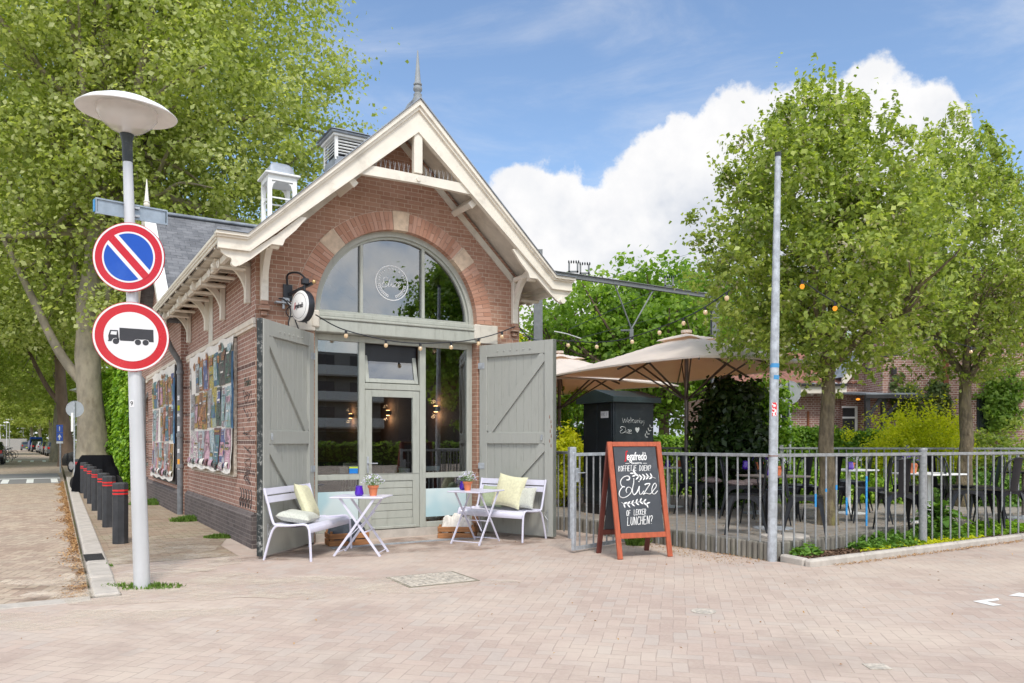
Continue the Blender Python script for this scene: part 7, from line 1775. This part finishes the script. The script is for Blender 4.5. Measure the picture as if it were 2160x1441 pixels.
# window left, with dark frame and lintel
win = obj('window', MB().box(hx(1606), hx(1664), -.04, -.001, hz(930), hz(866)).mesh('window', 'cabinet_green'), HS)
MB().box(hx(1611), hx(1659), -.05, -.041, hz(922), hz(872)).build('pane', 'car_glass', win)
mb = MB(); mb.box(hx(1608), hx(1662), -.06, -.051, hz(908), hz(905)); 
for px in (1627, 1645): mb.box(hx(px), hx(px)+.03, -.06, -.0511, hz(922), hz(872))
mb.box(hx(1607), hx(1611), -.062, -.0511, hz(922), hz(868)); mb.build('sash', 'white_paint', win)
MB().box(hx(1598), hx(1668), -.16, -.03, hz(866), hz(860)).build('lintel', 'cabinet_green', HS)
sgn = obj('house_number', MB().box(hx(1570), hx(1590), -.06, -.03, hz(882), hz(835)).mesh('house_number', 'white_paint'), HS)
mb = MB(); vs, fs = textmesh('7A', .24, .1, .8, ext=.002); mb.add(vs, fs, Matrix.Translation((hx(1581), -.063, hz(851))) @ Matrix.Rotation(R(90), 4, 'X')); mb.build('lettering', 'sign_black', sgn)
# porch with dark timber and glass-like roof, door behind
dr_ = obj('door', MB().box(hx(1766), hx(1792), -.40, -.351, 0, hz(862)).mesh('door', 'sign_black'), HS)
mb = MB(); mb.box(hx(1790), hx(1795), -.42, -.36, 0, hz(858)); mb.box(hx(1764), hx(1790)-.001, -.42, -.36, hz(862), hz(858)); mb.box(hx(1764), hx(1790)-.001, -.415, -.401, hz(884), hz(880)); mb.build('door_frame', 'white_paint', dr_)
pc = obj('porch_roof', MB().prism([(-.36, hz(829)), (-1.9, hz(838)), (-1.9, hz(842)), (-.36, hz(833))], hx(1762), hx(1862), 'x').mesh('porch_roof', 'lead'), HS)
mb = MB(); mb.beam((hx(1762), -1.88, hz(843)-.02), (hx(1862), -1.88, hz(843)-.02), .08, .1)
for px, y in ((1768, -1.8), (1808, -1.55)): mb.beam((hx(px), y, 0), (hx(px), y, hz(842)), .11, .11)
mb.beam((hx(1768), -1.8, hz(885)), (hx(1796), -1.8, hz(845)), .07, .09); mb.beam((hx(1808), -1.56, hz(885)), (hx(1845), -1.6, hz(845)), .08, .09)
mb.build('porch_timber', 'sign_black', pc)
MB().ball((hx(1780), -.9, hz(846)), .045, 8, (1.3, 1, .7)).build('porch_lamp', 'bulb_amber', pc)
for px, D in ((1827, 20.6), (1882, 20.6)): MB().box(hx(px, D)-.05, hx(px, D)+.05, -1.55, -1.401, hz(790, D), hz(776, D)).build('wall_lamp', 'sign_black', HS)
w2 = obj('window', MB().box(hx(2060, 20.6), hx(2090, 20.6), -1.43, -1.401, hz(908, 20.6), hz(838, 20.6)).mesh('window', 'cabinet_green'), HS)
MB().box(hx(2064, 20.6), hx(2086, 20.6), -1.44, -1.4305, hz(902, 20.6), hz(846, 20.6)).build('pane', 'car_glass', w2)
MB().beam((hx(2148, 20.6), -2.2, 0), (hx(2148, 20.6), -2.2, hz(870, 20)), .1, .1).build('porch_post', 'white_paint', HS)
def ivy(label, c, rad, n, seed, mat='leaf_ivy'):
    rng = np.random.default_rng(seed); P, N_, _ = crown_points(seed, n//40, 40, c, rad, .16, .1, .4); P[:, 1] = c[1]-np.abs(P[:, 1]-c[1])
    N_[:, 1] -= 1; N_ /= np.linalg.norm(N_, axis=1, keepdims=True); return obj('wall_ivy', leafmesh('wall_ivy', P, N_, .10, mat, seed), None, label, 'climbing plant', 'climbers on the cottage', None, (hx0, 22, DZ))
ivy('dark ivy clump on the cottage wall above the golden shrub, left', (hx(1912, 20.6), -1.42, hz(855, 20.6)), (.45, .14, .55), 2600, 91)
ivy('ivy column on the cottage wall right of the golden shrub', (hx(1975, 20.6), -1.42, hz(880, 20.6)), (.42, .14, 1.1), 4200, 92)
ivy('bright green climber on the cottage wall over the right window', (hx(2105, 20.6), -1.45, hz(850, 20.6)), (.58, .3, 1.0), 5200, 93, 'leaf_oak')

# ================================================================ OVERHEAD WIRE PORTAL
PT = thing('wire_portal', 'grey steel overhead-wire portal with two masts and V-shaped hangers behind the building', 'overhead wire portal', pix(1135, 23, 0))
def PL(px, py, D): return pix(px, D, 1.42+(931.5-py)/1630*D)-pix(1135, 23, 0)
A_ = PL(1135, 572, 23); B_ = PL(1508, 626, 27.5)
def ib(a, b, w_, h_):
    mb = MB(); mb.beam(a, b, w_*.15, h_); mb.beam(a+Vector((0, 0, h_/2)), b+Vector((0, 0, h_/2)), w_, .02); mb.beam(a-Vector((0, 0, h_/2)), b-Vector((0, 0, h_/2)), w_, .02); return mb
ib(A_, B_, .11, .14).build('beam', 'steel_grey', PT)
for nm, p, top in (('mast', A_, .62), ('mast', B_, .1)):
    mb = MB(); mb.box(-.13, .13, -.13, -.11, 0, p.z+top, Matrix.Translation((p.x, p.y, 0))); mb.box(-.13, .13, .11, .13, 0, p.z+top, Matrix.Translation((p.x, p.y, 0))); mb.box(-.015, .015, -.11, .11, 0, p.z+top, Matrix.Translation((p.x, p.y, 0))); mb.build('mast', 'steel_grey', PT)
def onb(px): 
    for k in range(400):
        p = A_.lerp(B_, k/400); q = p+pix(1135, 23, 0)
        if q.x/q.y*1630+1080 >= px: return p
    return B_
for px in (1209, 1233, 1411):
    p = onb(px); mb = MB()
    for s in (-.13, .13): mb.beam(p+Vector((s, 0, .1)), p+Vector((s, 0, .42)), .05, .05, (0, 1, 0))
    mb.beam(p+Vector((-.16, 0, .14)), p+Vector((.16, 0, .14)), .05, .05); mb.build('support_frame', 'steel_grey', PT)
    mb = MB(); 
    for k in range(5): mb.lathe([(.03, 0), (.06, .02), (.03, .04)], 8, Matrix.Translation(p+Vector((-.16+k*.075, 0, .44))) @ Matrix.Rotation(R(90), 4, 'Y'))
    mb.build('insulator', 'chair_black', PT)
h1, h2 = onb(1294), onb(1380); hc = PL(1332, 694, 25.2); mb = MB(); mb.tube([h1, hc], .024, 6); mb.tube([h2, hc], .024, 6); mb.beam(hc, hc-Vector((0, 0, .35)), .12, .08, (0, 1, 0)); mb.tube([hc-Vector((.35, 0, .05)), hc-Vector((0, 0, .05))], .03, 6); mb.build('hanger', 'steel_grey', PT)
mb = MB()
for P in ([(1170, 699, 24), (1195, 704, 25), (1225, 714, 26)], ): mb.tube([PL(*p) for p in P], .02, 5)
mb.build('cantilever_rod', 'white_paint', PT)
for k, P in enumerate(([(1200, 695, 24), (1500, 560, 30), (1700, 480, 34)], [(1190, 722, 26), (1500, 640, 30), (2200, 480, 34)], [(1240, 600, 25.5), (1480, 528, 40), (1600, 500, 46)], [(1417, 600, 27), (2400, 380, 30)])):
    MB().tube([PL(*p) for p in P], .009, 4).build('overhead_wire', 'black_plastic', PT)

# ================================================================ STREET AT LEFT: SCOOTER, CARS, LAMPS, SIGN
tp = thing('covered_scooter', 'motor scooter under a black draped tarpaulin behind the bollards', 'covered scooter', pix(205, 21.5, -.0), R(10))
def tarp(i, j):
    a = 2*math.pi*i; x = .60*math.cos(a)*(1-j*.35); y = .34*math.sin(a)*(1-j*.4); top = 1.22+.0
    prof = np.interp(math.cos(a)*(1-j), [-1, -.55, -.1, .3, .65, 1], [1.0, 1.30, 1.05, .9, 1.06, .78])
    z = prof*(j**.6) if j < 1 else prof; f = 1+.10*math.sin(a*9)*(1-j)+.05*math.sin(a*17+2)*(1-j); return (x*f, y*f, .05+z*.98 if j > 0 else .05)
MB().grid(tarp, 60, 20).build('tarpaulin', 'tarp', tp, 50)
for x in (-.45, .42): MB().lathe([(.24, -.05), (.26, 0), (.24, .05)], 18, Matrix.Translation((x, 0, .26)) @ Matrix.Rotation(R(90), 4, 'X')).build('wheel', 'tyre', tp)
def car(label, loc, rz, paint, van=False, cat='car', group='cars parked along the street', est=False):
    o = thing('parked_van' if van else 'parked_car', label, cat, loc, rz, group)
    if van: prof = [(-2.3, .35), (-2.32, 1.9), (-2.2, 2.15), (1.0, 2.15), (1.45, 1.5), (2.2, 1.15), (2.35, .75), (2.35, .35)]; W_ = .95
    else: prof = [(-2.1, .32), (-2.14, .62), (-2.05, .95), (-1.8, 1.0), (-1.35, 1.38), (-.9, 1.46), (.25, 1.44), (.95, 1.02), (1.9, .86), (2.12, .62), (2.1, .32)]; W_ = .86
    mb = MB(); n = len(prof)
    zs = 1.0 if not van else 1.4
    def yy(z): return W_*(1-.16*max(0, z-zs)/.5) if z > zs else W_*(1-.03*abs(z-.6))
    V_ = [(x, -yy(z), z) for x, z in prof]+[(x, yy(z), z) for x, z in prof]; F_ = [(k, (k+1) % n, n+(k+1) % n, n+k) for k in range(n)]
    tri = tessellate_polygon([[Vector((x, z, 0)) for x, z in prof]]); F_ += [tuple(t_)for t_ in tri]+[tuple(i+n for i in t_)[::-1] for t_ in tri]; mb.add(V_, F_); mb.build('body', paint, o, 35)
    g_ = MB()
    if van: wins = [[(1.0, 2.0), (1.38, 1.5), (.5, 1.45), (.5, 2.0)]]
    else: wins = [[(-1.3, 1.33), (-.9, 1.41), (-.25, 1.41), (-.25, 1.0), (-1.6, 1.0)], [(-.2, 1.41), (.25, 1.39), (.85, 1.0), (-.2, 1.0)]]
    for wp in wins:
        for s in (-1, 1):
            P = [Vector((x, s*(yy(z)+.008), z)) for x, z in wp]; g_.add(P+[p-Vector((0, s*.01, 0)) for p in P], [tuple(range(len(P))), tuple(range(len(P)))[::-1]])
    if not van: g_.add([(-1.78, -.72, 1.03), (-1.78, .72, 1.03), (-1.37, .62, 1.37), (-1.37, -.62, 1.37)], [(3, 2, 1, 0)]); g_.add([(.93, -.72, 1.05), (.93, .72, 1.05), (.32, .62, 1.41), (.32, -.62, 1.41)], [(0, 1, 2, 3)])
    else: g_.add([(-2.335, -.7, 1.35), (-2.335, .7, 1.35), (-2.335, .7, 1.85), (-2.335, -.7, 1.85)], [(3, 2, 1, 0)])
    g_.build('windows', 'car_glass', o)
    for x in (-1.35, 1.35):
        for s in (-1, 1):
            wh = obj('wheel', MB().lathe([(.20, -.1), (.31, -.09), (.32, 0), (.31, .09), (.20, .1)], 18, Matrix.Translation((x, s*(W_-.08), .32)) @ Matrix.Rotation(R(90), 4, 'X')).mesh('wheel', 'tyre', 40), o)
            MB().lathe([(.001, .105), (.19, .105), (.2, .09)], 14, Matrix.Translation((x, s*(W_-.08), .32)) @ Matrix.Rotation(R(-90*s), 4, 'X'), False).build('rim', 'rim_metal', wh)
    for s in (-1, 1):
        MB().box(-2.36 if van else -2.15, -2.30 if van else -2.06, s*.72-.09, s*.72+.09, .72, .92, None, .01).build('tail_light', 'tail_light', o); MB().box(2.0, 2.2 if van else 2.06, s*.66-.14, s*.66+.14, .66, .8, None, .01).build('headlight', 'rim_metal', o)
    MB().box(-2.17 if not van else -2.34, -2.14 if not van else -2.325, -.26, .26, .45, .56).build('number_plate', 'sticker_lime', o)
    return o
SV = math.atan2(EV.y, EV.x)
car('black car at the left edge of the photo, parked across the road', pix(-24, 50, -.05), SV, 'car_black')
for px_, D_, p_, lab in ((117, 79, 'car_grey', 'silver-grey parked car nearest the blue parking sign'), (107, 86, 'car_black', 'dark parked car second behind the parking sign'), (101, 95, 'car_blue', 'bright blue parked car in the row'), (93, 103, 'car_white', 'pale silver parked car behind the blue one'), (81, 109, 'car_black', 'dark parked car just right of the blue van'), (75, 119, None, ''), (57, 128, 'car_grey', 'farthest parked car left of the blue van')):
    if p_: car(lab, pix(px_, D_, -.05), SV+R(3), p_)
    else: car('bright blue parked delivery van down the street', pix(px_, D_, -.05), SV+R(3), 'car_blue', True, 'van')
car('dark parked car behind the covered scooter and the plane trunk', pix(226, 36, -.02), SV+R(30), 'car_black')
def bike(loc, rz, label):
    o = thing('bicycle', label, 'bicycle', loc, rz, 'bicycles parked on the left'); 
    for x in (-.52, .52): wh = MB(); wh.tube([(x+.34*math.cos(R(a)), 0, .34+.34*math.sin(R(a))) for a in range(0, 361, 20)], .02, 5); wh.build('wheel', 'tyre', o)
    mb = MB(); 
    for a, b in (((-.52, 0, .34), (-.1, 0, .3)), ((-.1, 0, .3), (-.2, 0, .85)), ((-.2, 0, .8), (.38, 0, .82)), ((-.1, 0, .3), (.38, 0, .75)), ((.36, 0, .9), (.52, 0, .34)), ((-.52, 0, .34), (-.18, 0, .75))): mb.tube([a, b], .018, 6)
    mb.build('frame', 'chair_black', o); MB().box(-.34, -.08, -.07, .07, .86, .92, None, .02).build('saddle', 'black_plastic', o); MB().tube([(.25, -.28, .98), (.36, 0, 1.02), (.25, .28, .98)], .015, 6).build('handlebar', 'black_plastic', o); return o
for k in range(3): bike(pix(9+5*k, 56+k*7, -.05), SV+R(40+8*k), 'bicycle in the row right of the black car, %s' % ('nearest', 'middle', 'farthest')[k])
def far_lamp(px, py, D, label, s=1.0):
    zt = 1.42+(931.5-py)/1630*D; o = thing('street_lamp', label, 'street lamp', pix(px, D, -.02), 0, 'mushroom street lamps down the street')
    MB().tube([(0, 0, 0), (0, 0, zt)], [.07, .04], 8).build('pole', 'lamp_metal', o); MB().lathe([(.08, zt), (.24, zt+.1), (.5, zt+.12), (.42, zt+.18), (.12, zt+.3), (.001, zt+.31)], 20).build('shade', 'white_paint', o, 50)
far_lamp(164, 828, 47, 'street lamp right behind the round sign before the plane trunk')
far_lamp(14, 893, 126, 'mushroom street lamp at the far left, middle one of three'); far_lamp(20, 887, 109, 'tallest of the three far left mushroom lamps'); far_lamp(1, 899, 149, 'mushroom street lamp cut by the left edge'); far_lamp(49, 905, 150, 'lone small mushroom lamp down the street')
ps = thing('parking_sign', 'blue information sign with white arrow on a thin post before the second plane trunk', 'traffic sign', pix(126, 36, -.02), R(-10))
MB().tube([(0, 0.04, 0), (0, 0.04, 2.2)], .03, 8).build('pole', 'galvanised', ps)
zA = 1.42; MB().box(-.17, .17, -.01, .01, zA+.05, zA+.42).box(-.17, .17, -.01, .01, zA+.44, zA+.80).build('plate', 'sign_blue', ps)
mb = MB(); mb.prism([(-.03, zA+.1), (.03, zA+.1), (.03, zA+.22), (.10, zA+.22), (0, zA+.36), (-.10, zA+.22), (-.03, zA+.22)], -.014, -.011); mb.box(-.02, .02, -.014, -.011, zA+.52, zA+.72); mb.box(-.17, .17, -.01, .01, zA-.07, zA+.03); mb.build('arrow', 'sign_white', ps)
MB().box(-125, -83, 132, 132.3, -.1, 1.9).build('far_wall', 'wall_render', None, label='low grey wall at the far end of the street', cat='wall')

# ================================================================ WHAT THE WINDOWS REFLECT: flats and tree across the plaza
AP = thing('apartment_block', 'pale apartment block with balconies across the plaza, mirrored in the shop windows', 'building', W(9, -58, 0), ALPHA)
MB().box(-14, 16, -10, 0, 0, 9.6).build('wall', 'wall_render', AP)
for k in range(3):
    z_ = 2.6+2.4*k
    MB().box(-14, 16, .001, .9, z_, z_+.15).build('balcony_slab', 'concrete', AP); MB().box(-14, 16, .86, .9, z_+.151, z_+.95).build('balcony_front', 'white_paint', AP)
    for j in range(9): MB().box(-13.4+j*3.3, -11.6+j*3.3, .001, .03, z_+.2, z_+1.95).build('window', 'car_glass', AP)
MB().box(-14, 16, .001, .05, 0, 2.3).build('shopfront', 'car_glass', AP)
AQ = thing('brick_office', 'tall dark brick building across the plaza, mirrored in the right shop window', 'building', W(25.5, -58, 0), ALPHA)
MB().box(0, 26, -10, 3, 0, 10.5).build('wall', 'brick_plinth', AQ)
for k in range(3):
    for j in range(8): MB().box(1.2+j*3.1, 2.9+j*3.1, 3.001, 3.05, 1.2+3.1*k, 2.9+3.1*k).build('window', 'car_glass', AQ)
oT = limbs(77, 12, .25, .25, .6, 2, nb=3, first=6)
P, N_, _ = crown_points(77, 330, 60, (0, 0, 7.8), (3.6, 3.6, 4.6), .8, .4, .4, None, .6)
tree('plane_tree', 'dark tree across the plaza, mirrored in the right half of the arched window', W(17.7, -27, 0), (oT[0], oT[1]), [('crown', leafmesh('crown', P, N_, .24, 'leaf_oak', 77, ratio=.8))], 'bark_brown', 'plane trees along the street')
hedge('hedge', 'low hedge before the flats across the plaza, mirrored in the door glass', W(22, -34)[:2], W(2, -34)[:2], 1, 1.3, 4000, .2, 'leaf_oak', 78, 0)
